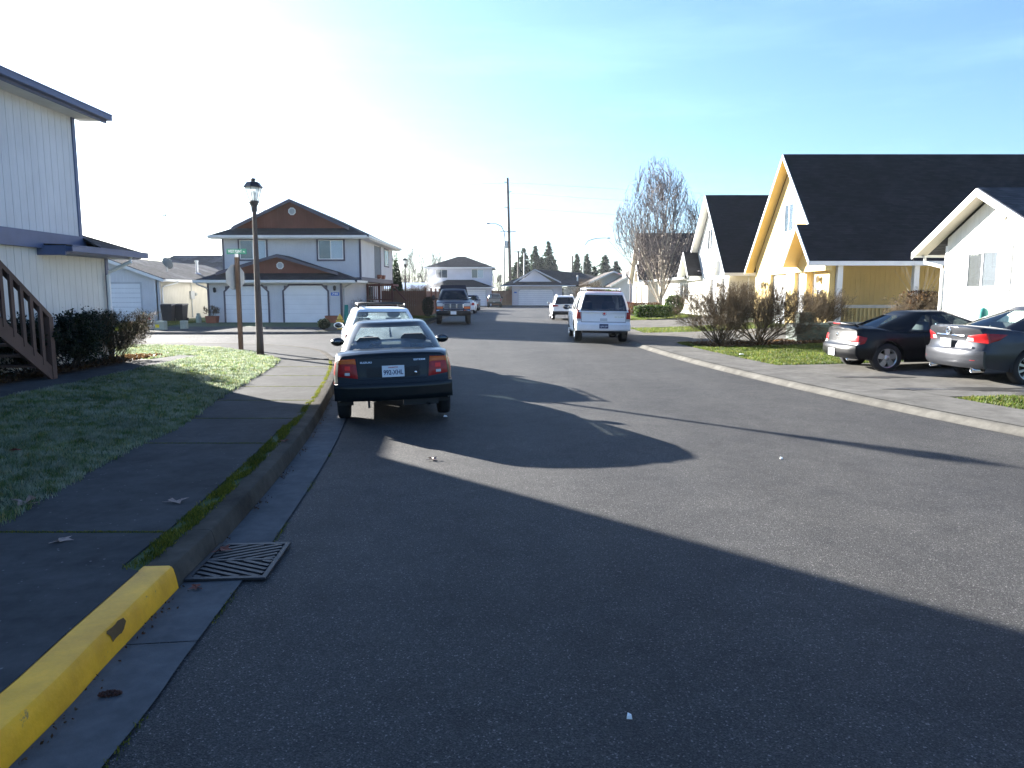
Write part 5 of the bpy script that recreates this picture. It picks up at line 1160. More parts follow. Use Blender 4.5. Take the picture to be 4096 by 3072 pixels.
mb = MB(); mb.tube([c.rear(.0, 1.0, .0), (.02, -2.25 + .12, 1.06), (.30, -2.25 + .19, 1.12)], .009, 5); obj('rear_wiper', mb, 'black', c.root)

# big white SUV at the right kerb
suv = dict(L=5.05, W=2.0, wb=2.95, ro=1.12, wr=.40, tw=.27, rim=.28, gap=.07, paint='paint_white', spokes=7, spw=.045, rimmat='chrome', glass='car_glass_dark', plan=[(0, .955), (.05, .975), (.2, .99), (.6, 1), (4.2, 1), (4.8, .96), (5.05, .90)],
    top=[(0, 1.18), (3.5, 1.17), (3.7, 1.16), (4.9, 1.08), (5.05, 1.0)], bulge=[(.3, .93), (.45, .97), (.6, 1.0), (.95, 1.0), (1.12, .975), (1.25, .95)], drop=.04, crown=.02, sill=[(0, .46), (.5, .44), (1, .38), (4.1, .38), (4.6, .42), (5.05, .42)], cr=.07, cf=.16,
    rlean=[(.4, .03), (.5, 0), (.70, .0), (.73, .07), (1.2, .10)], flean=[(.4, .05), (.6, 0), (1.1, .06)],
    g=dict(b=(.07, 3.75), r=(.32, 2.95), wb=.955, wr=.755, zb=1.12, zr=1.82, ch=.085, win=[(.05, .26), (.30, .53), (.57, .80)], v=(.09, .86), rc=.7, bow=(.05, .14), taper=(.03, .05)))
c = Car('sport_utility_vehicle', 'large white SUV with dark rear window parked at the right kerb', 'suv', (3.32, 28.75, .01), .6, dict(suv, pl=1, roll=.8))
for sx in (-1, 1):
    t_ = c.patch('tail_light', c.rear, [(sx * .815, .87), (sx * .965, .87), (sx * .955, 1.22), (sx * .835, 1.22)], 'lens_red', .016, nu=5); c.patch('reverse_lens', c.rear, [(sx * .815, .80), (sx * .965, .80), (sx * .965, .865), (sx * .815, .865)], 'lens_clear', .016, nu=4, nv=2)
    c.sq('tail_light_wrap', sx, .02, .12, .87, 1.18, 'lens_red', .012, nu=3)
    c.mirror(sx, 3.5, 1.2, .30, .20, 'black', .2); c.handle(sx, 1.75, .98, 'chrome'); c.handle(sx, 2.7, .98, 'chrome')
    mb = MB(); mb.box(min(sx * .86, sx * 1.03), max(sx * .86, sx * 1.03), -2.525 + 1.65, -2.525 + 3.5, .36, .41); obj('running_board', mb, 'alloy', c.root)
    c.patch('headlight', c.front, [(sx * .5, .8), (sx * .92, .8), (sx * .90, 1.0), (sx * .5, 1.0)], 'lens_clear', .012)
    c.sq('side_cladding', sx, 1.62, 3.55, .44, .56, 'paint_white', .02)
    for k_, (t0, z0) in enumerate(((.55, .62), (-.55, .62))): pass
    c.patch('fog_reflector', c.rear, [(sx * .40, .60), (sx * .50, .60), (sx * .50, .66), (sx * .40, .66)], 'lens_clear', .03, nu=2, nv=2)
c.patch('rear_bumper', c.rear, [(-.97, .45), (.97, .45), (.97, .72), (-.97, .72)], 'paint_white', .035, nu=16, nv=6)
c.plate(0, .62, .32, .16, [('Q70 277', -.012, .075, .27, 'plate_white')], mat='plate_blue'); c.patch('tailgate_handle', c.rear, [(-.13, .80), (.13, .80), (.13, .90), (-.13, .90)], 'paint_silver', .012, nu=3, nv=2)
mb = MB(); mb.smooth = True; y = c.rear(0, 1.06)[1]; mb.lathe([(.085, y + .02), (.085, y - .012), (.062, y - .014), (.062, y + .02)], 20, (0.02, 0, 1.07), 'y'); mb.m = 1; mb.lathe([(.045, y + .0), (.045, y - .014), (.01, y - .015)], 12, (.02, 0, 1.07), 'y'); obj('wreath_badge', mb, ['chrome', 'plate_red'], c.root)
text_part('badge', 'ESCALADE', .05, 'chrome', c.root, (.56, c.rear(.56, .95)[1] - .004, .95), (R(90), 0, R(4)), .33, True)
c.rack(.5, 2.9, .62, 1.97, (.7, 1.4, 2.2), 'alloy', .09); c.seams([(c.rear, [(-.80, .765), (.80, .765)]), (c.rear, [(-.80, .77), (-.80, 1.19)]), (c.rear, [(.80, .77), (.80, 1.19)])], .016)
mb = MB(); mb.box(-.62, .62, -2.525 + .20, -2.525 + .26, 1.855, 1.885); obj('brake_light', mb, 'lens_red', c.root)
mb = MB(); mb.smooth = True; p = c.rear(.15, 1.2, .03); mb.tube([p, (.30, p[1] - .01, 1.22), (.62, p[1] + .03, 1.20)], .012, 6); mb.tube([p, (-.30, p[1] + .02, 1.17)], .016, 6); mb.ball(p, .04, 8); obj('rear_wiper', mb, 'black', c.root)
c.exhaust(.5, .36, .035, mat='black'); mb = MB(); mb.box(-.75, .75, -2.3, -1.9, .36, .5); mb.tube([(-.3, -2.45, .44), (.3, -2.45, .44)], .04, 6); obj('tow_bar', mb, 'black', c.root); c.seats(2.5, (-.45, .45), 1.2, .52, .5)
for sx in (-1, 1): c.seams([(lambda t, z, o, sx=sx: c.side(sx, t, z, o), [(2.3, 1.14), (2.3, .5)]), (lambda t, z, o, sx=sx: c.side(sx, t, z, o), [(3.35, 1.14), (3.35, .5)]), (lambda t, z, o, sx=sx: c.side(sx, t, z, o), [(1.5, 1.14), (1.5, .85)])], .012)

# silver-white crossover further on
cross = dict(suv, L=4.65, W=1.78, wb=2.67, ro=.93, wr=.34, tw=.22, rim=.23, paint='paint_silver', rimmat='alloy', plan=[(0, .93), (.06, .955), (.2, .98), (.6, 1), (3.8, 1), (4.4, .95), (4.65, .88)], top=[(0, 1.08), (3.1, 1.06), (3.4, 1.03), (4.5, .92), (4.65, .85)], bulge=[(.25, .92), (.4, .97), (.6, 1), (.9, .99), (1.1, .95)],
    sill=[(0, .40), (.5, .36), (1, .30), (3.8, .28), (4.65, .32)], rlean=[(.3, .04), (.45, 0), (.68, 0), (.72, .06), (1.1, .09)], g=dict(b=(.06, 3.4), r=(.42, 2.7), wb=.83, wr=.62, zb=1.03, zr=1.60, ch=.08, win=[(.08, .26), (.29, .52), (.55, .80)], v=(.10, .86), rc=.7, bow=(.07, .15), taper=(.05, .05)))
c = Car('crossover_car', 'small silver-white crossover with red wedge tail lights beyond the large white SUV', 'car', (3.62, 51.8, .01), 0.4, dict(cross, paint='paint_white'))
for sx in (-1, 1):
    c.patch('tail_light', c.rear, [(sx * .44, .93), (sx * .86, .88), (sx * .85, 1.05), (sx * .50, 1.0)], 'lens_red', .014); c.mirror(sx, 3.15, 1.08, .24, .16, 'paint_silver', .14); c.handle(sx, 1.6, .88); c.handle(sx, 2.5, .88)
c.patch('rear_bumper', c.rear, [(-.86, .36), (.86, .36), (.86, .60), (-.86, .60)], 'black', .02, nu=12); c.plate(0, .88, .31, .15, [('       ', 0, .07, None, 'plate_blue')]); c.rack(.6, 2.6, .52, 1.70, (), 'alloy', .06)
c.seams([(c.rear, [(-.84, .70), (.84, .70)])], .012); mb = MB(); mb.smooth = True; mb.ball((0, -2.325 + .55, 1.70), (.02, .07, .03), 8); obj('roof_antenna', mb, 'black', c.root)

# dark blue pickup with canopy, facing the camera
pk = dict(L=5.5, W=2.0, wb=3.5, ro=1.1, wr=.38, tw=.26, gap=.07, paint='paint_blue', spokes=8, rimmat='alloy', plan=[(0, .97), (.1, .99), (5.0, .99), (5.4, .97), (5.5, .94)], top=[(0, 1.20), (2.2, 1.20), (3.9, 1.20), (4.1, 1.19), (5.35, 1.10), (5.5, 1.05)], bulge=[(.3, .93), (.5, .98), (.8, 1.0), (1.0, 1.0), (1.2, .97)], drop=.04, crown=.035,
    sill=[(0, .5), (1.5, .46), (4.0, .44), (5.5, .56)], cr=.04, cf=.07, rlean=[(.5, 0), (1.2, .03)], flean=[(.4, .02), (.6, 0), (1.05, .04)], g=dict(b=(1.9, 4.15), r=(2.05, 3.45), wb=.93, wr=.70, zb=1.14, zr=1.73, ch=.07, win=[(.08, .34), (.38, .86)], v=(.10, .88), rc=.6, bow=(.03, .10), taper=(.02, .05)))
c = Car('pickup_truck', 'dark blue pickup truck with canopy and chrome grille, facing the camera by the fence', 'truck', (-3.62, 45.2, .01), 175.5, dict(pk, glass='car_glass_dark'))
mb = MB(); mb.smooth = False; y0, y1 = -2.75 + .02, -2.75 + 1.95; mb.hexa([(-.95, y0, 1.2), (.95, y0, 1.2), (.95, y1, 1.2), (-.95, y1, 1.2)], [(-.76, y0 + .12, 1.93), (.76, y0 + .12, 1.93), (.76, y1, 1.98), (-.76, y1, 1.98)]); mb.hexa([(-.76, y0 + .12, 1.93), (.76, y0 + .12, 1.93), (.76, y1, 1.93), (-.76, y1, 1.93)], [(-.66, y0 + .2, 1.97), (.66, y0 + .2, 1.97), (.66, y1 - .05, 1.97), (-.66, y1 - .05, 1.97)]); obj('canopy', mb, 'paint_blue', c.root)
g_ = c.patch('grille', c.front, [(-.56, .80), (.56, .80), (.56, 1.03), (-.56, 1.03)], 'black', .012)
for k in range(4): c.fq('grille_bar', -.56, .56, .80 + k * .068, .825 + k * .068, 'alloy', .022, nv=2, parent=g_)
for x in (-.56, -.2, .17, .53): c.fq('grille_post', x, x + .03, .80, 1.03, 'chrome', .026, nu=2, parent=g_)
for sx in (-1, 1):
    c.patch('headlight', c.front, [(sx * .60, .90), (sx * .93, .90), (sx * .93, 1.05), (sx * .60, 1.05)], 'lens_clear', .014, nu=4); c.patch('turn_lens', c.front, [(sx * .60, .78), (sx * .95, .78), (sx * .95, .885), (sx * .60, .885)], 'lens_amber', .014, nu=4, nv=3)
    c.mirror(sx, 4.0, 1.28, .24, .28, 'black', .22); c.handle(sx, 2.9, 1.05, 'chrome')
mb = MB(); mb.smooth = True; c.patch('front_bumper', c.front, [(-.97, .48), (.97, .48), (.97, .70), (-.97, .70)], 'black', .075, nu=14, nv=6); c.patch('bumper_trim', c.front, [(-.97, .655), (.97, .655), (.97, .72), (-.97, .72)], 'chrome', .085, nu=14, nv=2)
mb = MB(); mb.box(.0 - .16, .16, 2.75 + .08, 2.75 + .09, .50, .66); obj('license_plate', mb, 'plate_white', c.root)
c.seats(2.75, (-.42, .42), 1.12, .5, .45); c.steer(3.4, -.42, 1.22)
mb = MB(); mb.box(-.9, .9, 2.3, 2.6, .42, .52); obj('axle_beam', mb, 'black', c.root); c.root.scale = (1.03, 1.03, 1.17)
# white car half hidden behind the pickup
c = Car('white_sedan', 'white sedan with red tail light, mostly hidden behind the blue pickup', 'car', (-4.18, 67.2, .01), 0, sedan_spec(L=4.7, W=1.78, wb=2.7, ro=1.0, wr=.32, paint='paint_white', plan=[(0, .92), (.2, .97), (.6, 1), (4, 1), (4.7, .88)], top=[(0, 1.02), (.15, 1.05), (.8, 1.0), (3.2, .96), (4.5, .8), (4.7, .7)], g=dict(b=(.6, 3.5), r=(1.3, 2.7), wb=.8, wr=.56, zb=.98, zr=1.39, win=[(.17, .42), (.45, .75)], v=(.09, .9), rc=.75)))
for sx in (-1, 1): c.patch('tail_light', c.rear, [(sx * .55, .75), (sx * .84, .75), (sx * .83, .98), (sx * .6, .98)], 'lens_red', .014); c.mirror(sx, 3.1, 1.0)
c.patch('rear_bumper', c.rear, [(-.86, .36), (.86, .36), (.86, .62), (-.86, .62)], 'paint_white', .03, nu=12); c.plate(0, .8, .31, .15)
c = Car('dark_suv', 'dark green-grey SUV parked far ahead beyond the white sedan', 'suv', (-4.35, 78.5, .01), 180, dict(cross, paint='paint_navy', glass='car_glass_dark', H=1.8))
for sx in (-1, 1): c.patch('headlight', c.front, [(sx * .5, .70), (sx * .82, .70), (sx * .80, .86), (sx * .5, .86)], 'lens_clear', .014); c.patch('turn_lens', c.front, [(sx * .5, .60), (sx * .82, .60), (sx * .82, .69), (sx * .5, .69)], 'lens_amber', .014); c.mirror(sx, 3.15, 1.08)
# far champagne pickup
c = Car('small_pickup', 'champagne pickup seen from behind, parked by the far grey house', 'truck', (-2.3, 96.5, .01), 0, dict(pk, L=5.2, W=1.9, paint='paint_champagne', wb=3.2, g=dict(pk['g'], b=(2.0, 3.95), r=(2.15, 3.3), wb=.88, wr=.66, zr=1.72)))
c.patch('rear_bumper', c.rear, [(-.9, .48), (.9, .48), (.9, .72), (-.9, .72)], 'black', .05, nu=10); c.plate(0, .66, .31, .15); c.rq('bed_rail', -.93, .93, 1.14, 1.22, 'black', .01)
for sx in (-1, 1): c.patch('tail_light', c.rear, [(sx * .80, .80), (sx * .92, .80), (sx * .92, 1.12), (sx * .80, 1.12)], 'lens_red', .012, nu=3); c.mirror(sx, 3.8, 1.25, .22, .2, 'black', .18)
# red van in a driveway by the birch
c = Car('red_pickup', 'dark red SUV with dark roof in a driveway beyond the large white SUV', 'suv', (7.6, 58.3, .16), 92, dict(cross, paint='paint_red', glass='car_glass_dark', g=dict(cross['g'], zr=1.72)))
for sx in (-1, 1): c.patch('tail_light', c.rear, [(sx * .6, .83), (sx * .85, .83), (sx * .85, 1.04), (sx * .62, 1.04)], 'lens_red', .014); c.mirror(sx, 3.15, 1.08); c.handle(sx, 1.6, .88); c.handle(sx, 2.5, .88)
c.root.name = 'red_suv'

# black coupe in the right-hand driveway
cp = sedan_spec(L=4.34, W=1.73, wb=2.48, ro=.80, wr=.315, tw=.205, rim=.215, spokes=5, spw=.05, paint='paint_black', plan=[(0, .86), (.06, .91), (.2, .96), (.7, 1), (2.0, .985), (3.4, 1), (4.0, .95), (4.34, .82)], top=[(0, .93), (.14, .97), (.5, .965), (.8, .92), (1.2, .86), (2.6, .86), (3.0, .86), (3.9, .72), (4.2, .62), (4.34, .55)],
    bulge=[(.2, .90), (.3, .955), (.5, 1.0), (.66, .985), (.72, .985), (.85, .95), (1.0, .90)], sill=[(0, .34), (.3, .28), (.7, .22), (3.6, .20), (4.34, .22)], cr=.16, cf=.28, rlean=[(.25, .10), (.4, .0), (.58, .0), (.62, .05), (.9, .10)], flean=[(.2, .06), (.32, 0), (.5, .05), (.6, .15)],
    g=dict(b=(.42, 3.2), r=(1.42, 2.28), wb=.76, wr=.52, zb=.86, zr=1.255, ch=.07, win=[(.30, .45), (.49, .93)], v=(.10, .88), rc=.7, bow=(.12, .18), taper=(.10, .05)))
c = Car('black_coupe', 'black two-door coupe with rear spoiler parked beside the grey sedan', 'car', (9.42, 16.35, .135), 90, dict(cp, pl=1, roll=0, pitch=1.2))
for sx in (-1, 1):
    t_ = c.patch('tail_light', c.rear, [(sx * .48, .66), (sx * .80, .64), (sx * .78, .80), (sx * .52, .80)], 'lens_red', .014); c.patch('reverse_lens', c.rear, [(sx * .50, .62), (sx * .79, .60), (sx * .80, .665), (sx * .50, .672)], 'lens_clear', .012)
    c.patch('tail_light_wrap', lambda t, z, o, sx=sx: c.side(sx, t, z, o), [(.03, .60), (.16, .64), (.20, .76), (.03, .80)], 'lens_red', .012, nu=4); c.mirror(sx, 2.85, .88, .22, .13, 'paint_black', .12); c.handle(sx, 1.9, .72)
c.patch('rear_bumper', c.rear, [(-.80, .30), (.80, .30), (.80, .585), (-.80, .585)], 'paint_black', .03, nu=16, nv=6); c.plate(-.0, .42, .30, .155); c.exhaust(.5, .30, .045)
mb = MB(); mb.smooth = True; mb.tube([(-.70, -2.17 + .22, .99), (-.66, -2.17 + .16, 1.035), (0, -2.17 + .08, 1.055), (.66, -2.17 + .16, 1.035), (.70, -2.17 + .22, .99)], [.02, .03, .03, .03, .02], 8); obj('spoiler', mb, 'paint_black', c.root)
mb = MB(); mb.box(-.16, .16, -2.17 + .055, -2.17 + .075, 1.035, 1.06); obj('brake_light', mb, 'lens_red', c.root); mb = MB(); mb.smooth = True; mb.lathe([(.035, c.rear(0, .8)[1] + .02), (.035, c.rear(0, .8)[1] - .008)], 14, (0, 0, .80), 'y'); obj('badge', mb, 'chrome', c.root)
c.seats(1.75, (-.36, .36), .82, .46, .44); c.steer(2.25, -.36, .92)
for sx in (-1, 1): c.seams([(lambda t, z, o, sx=sx: c.side(sx, t, z, o), [(1.55, .84), (1.6, .5), (1.75, .28)]), (lambda t, z, o, sx=sx: c.side(sx, t, z, o), [(2.95, .84), (2.98, .26)]), (lambda t, z, o, sx=sx: c.side(sx, t, z, o), [(1.7, .27), (2.98, .255)])])

# grey sedan nearest on the right
gs = sedan_spec(L=4.87, W=1.84, wb=2.83, ro=1.04, wr=.345, tw=.225, rim=.25, spokes=10, spw=.018, paint='paint_grey', plan=[(0, .88), (.06, .92), (.25, .965), (.8, 1), (2.4, .985), (3.9, 1), (4.5, .95), (4.87, .82)], top=[(0, 1.06), (.10, 1.085), (.5, 1.06), (.9, 1.0), (1.3, .95), (3.0, .95), (3.5, .96), (4.4, .84), (4.7, .74), (4.87, .64)],
    bulge=[(.2, .90), (.32, .955), (.55, 1.0), (.75, .99), (.82, .99), (.98, .95), (1.1, .90)], sill=[(0, .36), (.4, .30), (.8, .24), (4.0, .22), (4.87, .24)], cr=.20, cf=.30, rlean=[(.25, .10), (.42, .0), (.66, .0), (.70, .05), (.85, .09), (1.0, .05), (1.1, .04)], flean=[(.2, .06), (.35, 0), (.6, .05), (.75, .15)],
    g=dict(b=(.50, 3.75), r=(1.55, 2.70), wb=.80, wr=.56, zb=.97, zr=1.40, ch=.07, win=[(.24, .46), (.49, .74), (.77, .9)], v=(.10, .88), rc=.75, bow=(.12, .18), taper=(.10, .05)))
c = Car('grey_sedan', 'dark grey four-door sedan nearest on the right, cut by the right edge', 'car', (10.72, 13.95, .15), 88, dict(gs, pl=1, roll=0, pitch=1.2))
for sx in (-1, 1):
    t_ = c.patch('tail_light', c.rear, [(sx * .44, .83), (sx * .86, .80), (sx * .84, .98), (sx * .50, .93)], 'lens_red', .016); c.patch('tail_light_wrap', lambda t, z, o, sx=sx: c.side(sx, t, z, o), [(.02, .80), (.25, .86), (.48, .955), (.02, .98)], 'lens_red', .012, nu=8)
    c.patch('reverse_lens', c.rear, [(sx * .44, .835), (sx * .62, .825), (sx * .62, .90), (sx * .48, .90)], 'lens_clear', .019)
    c.mirror(sx, 3.35, 1.0, .24, .15, 'paint_grey', .13); c.handle(sx, 1.75, .86); c.handle(sx, 2.75, .86); c.exhaust(sx * .62, .30, .045); c.patch('reflector', c.rear, [(sx * .58, .47), (sx * .80, .47), (sx * .80, .51), (sx * .58, .51)], 'lens_red', .034, nu=3, nv=2)
c.patch('rear_bumper', c.rear, [(-.86, .34), (.86, .34), (.86, .66), (-.86, .66)], 'paint_grey', .03, nu=16, nv=6); c.plate(0, .78, .31, .155); c.patch('trunk_trim', c.rear, [(-.42, .905), (.42, .905), (.42, .935), (-.42, .935)], 'chrome', .02, nv=2)
mb = MB(); mb.smooth = True; y = c.rear(0, 1.0)[1]; mb.lathe([(.07, y + .02), (.07, y - .012), (.052, y - .012), (.052, y + .02)], 18, (0, 0, 1.0), 'y'); mb.tube([(-.05, y - .01, 1.02), (0, y - .014, .985), (.05, y - .01, 1.02)], .008, 5); obj('winged_badge', mb, 'chrome', c.root)
mb = MB(); mb.box(.50, .62, c.rear(.56, .72)[1] - .012, c.rear(.56, .72)[1], .705, .735); obj('badge', mb, 'chrome', c.root); mb = MB(); mb.smooth = True; mb.ball((0, -2.435 + 1.75, 1.475), (.02, .09, .03), 8); obj('roof_antenna', mb, 'paint_grey', c.root)
c.seats(2.2, (-.38, .38), .95, .48, .46); mb = MB(); mb.box(-.62, .62, -2.435 + 1.3, -2.435 + 1.42, .9, 1.12); obj('rear_bench', mb, 'seat_cloth', c.root)
for sx in (-1, 1): c.seams([(lambda t, z, o, sx=sx: c.side(sx, t, z, o), [(1.5, .93), (1.6, .6), (1.75, .32)]), (lambda t, z, o, sx=sx: c.side(sx, t, z, o), [(2.45, .94), (2.45, .3)]), (lambda t, z, o, sx=sx: c.side(sx, t, z, o), [(3.45, .94), (3.5, .3)])])
# ---------------------------------------------------------------- street furniture and small things
def lamp_post(name, label, loc, group):
    t = thing(name, label, 'street lamp', loc, 0, group)
    mb = MB(); mb.smooth = True; mb.lathe([(.098, 0), (.094, .4), (.085, 1.2), (.052, 3.72), (.055, 3.74), (.05, 3.8)], 16); obj('pole', mb, 'pole_wood', t)
    mb = MB(); mb.lathe([(.055, 3.76), (.075, 3.80), (.075, 3.90), (.12, 4.0), (.135, 4.02), (.13, 4.05)], 8); obj('collar', mb, 'lamp_black', t)
    mb = MB(); mb.lathe([(.110, 4.05), (.205, 4.38)], 6, ); mb.f = mb.f[:-2]; mb.mi = mb.mi[:-2]; mb.sm = mb.sm[:-2]; g = obj('lantern_glass', mb, 'lamp_glass', t)
    mb = MB()
    for k in range(6):
        a = 2 * math.pi * (k + .5) / 6; mb.tube([(.112 * math.cos(a), .112 * math.sin(a), 4.05), (.210 * math.cos(a), .210 * math.sin(a), 4.39)], .008, 5)
    o = obj('lantern_frame', mb, 'lamp_black', t); o.parent = g
    mb = MB(); mb.smooth = True; mb.lathe([(.03, 4.05), (.035, 4.12), (.028, 4.15), (.045, 4.2), (.05, 4.26), (.02, 4.31)], 12); o = obj('bulb', mb, 'lens_clear', t); o.parent = g
    mb = MB(); mb.lathe([(.245, 4.385), (.250, 4.40), (.195, 4.47), (.165, 4.52), (.07, 4.54)], 6); mb.lathe([(.05, 4.53), (.055, 4.58), (.075, 4.59), (.06, 4.62), (.02, 4.63)], 8); obj('lantern_cap', mb, 'lamp_black', t)
    return t
lamp_post('street_lamp', 'tall dark lamp post with lantern top, on the frosty lawn corner', (-6.74, 19.42, .15), 'lantern street lamps')
lamp_post('street_lamp', 'distant lantern lamp post behind the brown fence', (-9.6, 66, .35), 'lantern street lamps')
SG = thing('sign_post', 'wooden post with green WEST POINT street sign and the back of an octagonal sign', 'street sign', (-8.04, 21.53, .15))
mb = MB(); mb.box(-.055, .055, -.055, .055, -.1, 2.70); obj('post', mb, 'post_wood', SG)
mb = MB(); mb.box(-.29, .29, -.012, .012, 2.79, 2.945); mb.m = 1; mb.box(-.05, .05, -.02, .02, 2.69, 2.80); b_ = obj('street_name_sign', mb, ['sign_green', 'galv'], SG)
o = text_part('sign_text', 'WEST POINT', .115, 'sign_white', None, (-.045, -.0135, 2.867), (R(90), 0, 0), .40, True); o.parent = b_
o = text_part('sign_text', 'PL', .05, 'sign_white', None, (.222, -.0135, 2.855), (R(90), 0, 0), .05, True); o.parent = b_
Fo = Fr((-.075, .01, 2.12), Vector((.40, .916, 0)))
mb = MB(); Fo.poly(mb, [(.39 * math.cos(math.pi / 8 + k * math.pi / 4), .39 * math.sin(math.pi / 8 + k * math.pi / 4)) for k in range(8)], -.006, .0); mb.m = 1; Fo.poly(mb, [(.38 * math.cos(math.pi / 8 + k * math.pi / 4), .38 * math.sin(math.pi / 8 + k * math.pi / 4)) for k in range(8)], -.010, -.0065); obj('octagonal_panel', mb, ['sign_back', 'plate_red'], SG)

# drain grate in the gutter
DG = thing('drain_grate', 'iron storm drain grate with slanted slots beside the yellow kerb', 'drain', (-1.82, 4.70, .012), R(3.5))
mb = MB(); mb.box(-.25, .25, -.33, .33, .0, .003); obj('pit', mb, 'black', DG)  # thin black plate painted as the dark below the slots; no hole there
mb = MB(); x0, x1, y0, y1, h = -.25, .25, -.33, .33, .016
for q in ((x0, x1, y0, y0 + .035), (x0, x1, y1 - .035, y1), (x0, x0 + .03, y0 + .035, y1 - .035), (x1 - .03, x1, y0 + .035, y1 - .035), (x0 + .03, x1 - .03, -.012, .012)): mb.box(*q, .004, h)
obj('frame', mb, 'iron', DG)
def clipbar(p, d, half, xa, xb, ya, yb):
    ts = []
    for k in range(200):
        t = -1 + k * .01; x, y = p[0] + d[0] * t, p[1] + d[1] * t
        if xa <= x <= xb and ya <= y <= yb: ts.append(t)
    return (min(ts), max(ts)) if ts else None
for sgn, ya, yb in ((1, .012, .295), (-1, -.295, -.012)):
    mb = MB(); d = Vector((.88, sgn * .47, 0)).normalized(); nrm = Vector((-d.y, d.x, 0))
    for k in range(-8, 10):
        p = nrm * (k * .056) * 1.0; c_ = clipbar(p, d, 0, x0 + .03, x1 - .03, ya, yb)
        if not c_: continue
        a, b = Vector(p) + d * c_[0], Vector(p) + d * c_[1]; w = nrm * .015
        mb.hexa([a - w + Vector((0, 0, .004)), b - w + Vector((0, 0, .004)), b + w + Vector((0, 0, .004)), a + w + Vector((0, 0, .004))], [a - w + Vector((0, 0, h - .001)), b - w + Vector((0, 0, h - .001)), b + w + Vector((0, 0, h - .001)), a + w + Vector((0, 0, h - .001))])
    obj('slot_bars', mb, 'iron', DG)

# fence, deck, and things by the duplex
def plank_run(mb, a, b, z0, z1, w=.14, jit=.02):
    a, b = Vector((*a, 0)), Vector((*b, 0)); n = int((b - a).length / w); d = (b - a) / n; nn = Vector((-d.y, d.x, 0)).normalized() * .012
    for k in range(n):
        p, q = a + d * (k + .02), a + d * (k + .97); zt = z1 + rnd.uniform(-jit, jit)
        mb.hexa([p - nn + Vector((0, 0, z0)), q - nn + Vector((0, 0, z0)), q + nn + Vector((0, 0, z0)), p + nn + Vector((0, 0, z0))], [p - nn + Vector((0, 0, zt)), q - nn + Vector((0, 0, zt)), q + nn + Vector((0, 0, zt)), p + nn + Vector((0, 0, zt))])
FN = thing('wooden_fence', 'brown board fence with square posts behind the blue pickup', 'fence', (-6.0, 50.5, .2), world=True)
mb = MB(); plank_run(mb, (-9.0, 50.5), (-6.0, 50.5), .15, 1.98); mb.box(-9, -6, 50.52, 50.56, .5, .6); mb.box(-9, -6, 50.52, 50.56, 1.5, 1.6); obj('board_panel', mb, 'fence_wood', FN)
mb = MB(); plank_run(mb, (-6.0, 50.5), (-6.2, 76), .15, 1.95); obj('board_panel', mb, 'fence_wood', FN)
for x, y in ((-6, 50.5), (-6.03, 54.3), (-6.05, 57.7), (-6.08, 61), (-6.1, 64), (-6.13, 68), (-6.16, 72)): mb = MB(); mb.box(x - .02, x + .1, y - .06, y + .06, .1, 2.2); obj('post', mb, 'fence_wood', FN)
FN2 = thing('wooden_fence', 'short brown fence between the two houses at the end of the street', 'fence', (-1.5, 108, .05), world=True)
mb = MB(); plank_run(mb, (-3.0, 107.5), (0, 107.5), .05, 2.2, .2); obj('board_panel', mb, 'fence_wood', FN2)
DK = thing('deck', 'dark red raised deck with baluster railing against the duplex side wall', 'deck', (-8.6, 49, .2), world=True)
mb = MB(); mb.box(-9.5, -7.85, 48, 50.4, 1.08, 1.22); mb.box(-9.5, -7.85, 47.97, 48.0, .9, 1.24); obj('floor', mb, 'deck_red', DK)
mb = MB(); mb.box(-9.5, -7.8, 47.98, 48.06, 2.28, 2.42); mb.box(-9.5, -7.8, 48.0, 48.04, 1.36, 1.44); mb.box(-7.86, -7.8, 48.0, 50.4, 2.28, 2.42); rl = obj('railing', mb, 'deck_red', DK)
for k in range(13): x = -9.42 + k * .125; mb = MB(); mb.box(x, x + .045, 48.0, 48.04, 1.44, 2.28); sub(obj_raw('baluster', mb, 'deck_red'), rl)
for x in (-9.48, -8.7, -7.85): mb = MB(); mb.box(x - .05, x + .05, 48.0, 48.1, .1, 2.45); obj('post', mb, 'deck_red', DK)
mb = MB(); mb.hexa([(-8.1, 47.7, .1), (-7.0, 47.7, .1), (-7.0, 47.75, .1), (-8.1, 47.75, .1)], [(-8.75, 47.7, 1.2), (-8.55, 47.7, 1.2), (-8.55, 47.75, 1.2), (-8.75, 47.75, 1.2)]) if False else None
mb.tube([(-7.8, 47.95, 2.3), (-6.9, 47.95, 1.3)], .05, 6); mb.tube([(-7.8, 47.95, 1.15), (-6.9, 47.95, .2)], .09, 6); obj('stair_rail', mb, 'deck_red', DK)
mb = MB()
for x, y in ((-7.72, 49.3), (-7.72, 50.7)): tag_ = thing('flower_box', 'small terracotta flower box on the duplex upper ledge, ' + ('nearer the street' if y < 50 else 'farther from the street'), 'planter', (-8.82, y - .4, 2.78)); mb = MB(); mb.hexa([(-.1, -.2, 0), (.1, -.2, 0), (.1, .2, 0), (-.1, .2, 0)], [(-.13, -.23, .25), (.13, -.23, .25), (.13, .23, .25), (-.13, .23, .25)]); obj('pot', mb, 'terracotta', tag_)
HY = thing('fire_hydrant', 'yellow fire hydrant by the duplex drive, left of the white wagon', 'fire hydrant', (-8.12, 34.4, .12))
mb = MB(); mb.smooth = True; mb.lathe([(.15, 0), (.15, .04), (.105, .05), (.10, .46), (.14, .47), (.14, .51), (.12, .54), (.09, .62), (.03, .67), (.035, .72), (.01, .73)], 16); obj('barrel', mb, 'hydrant_yellow', HY)
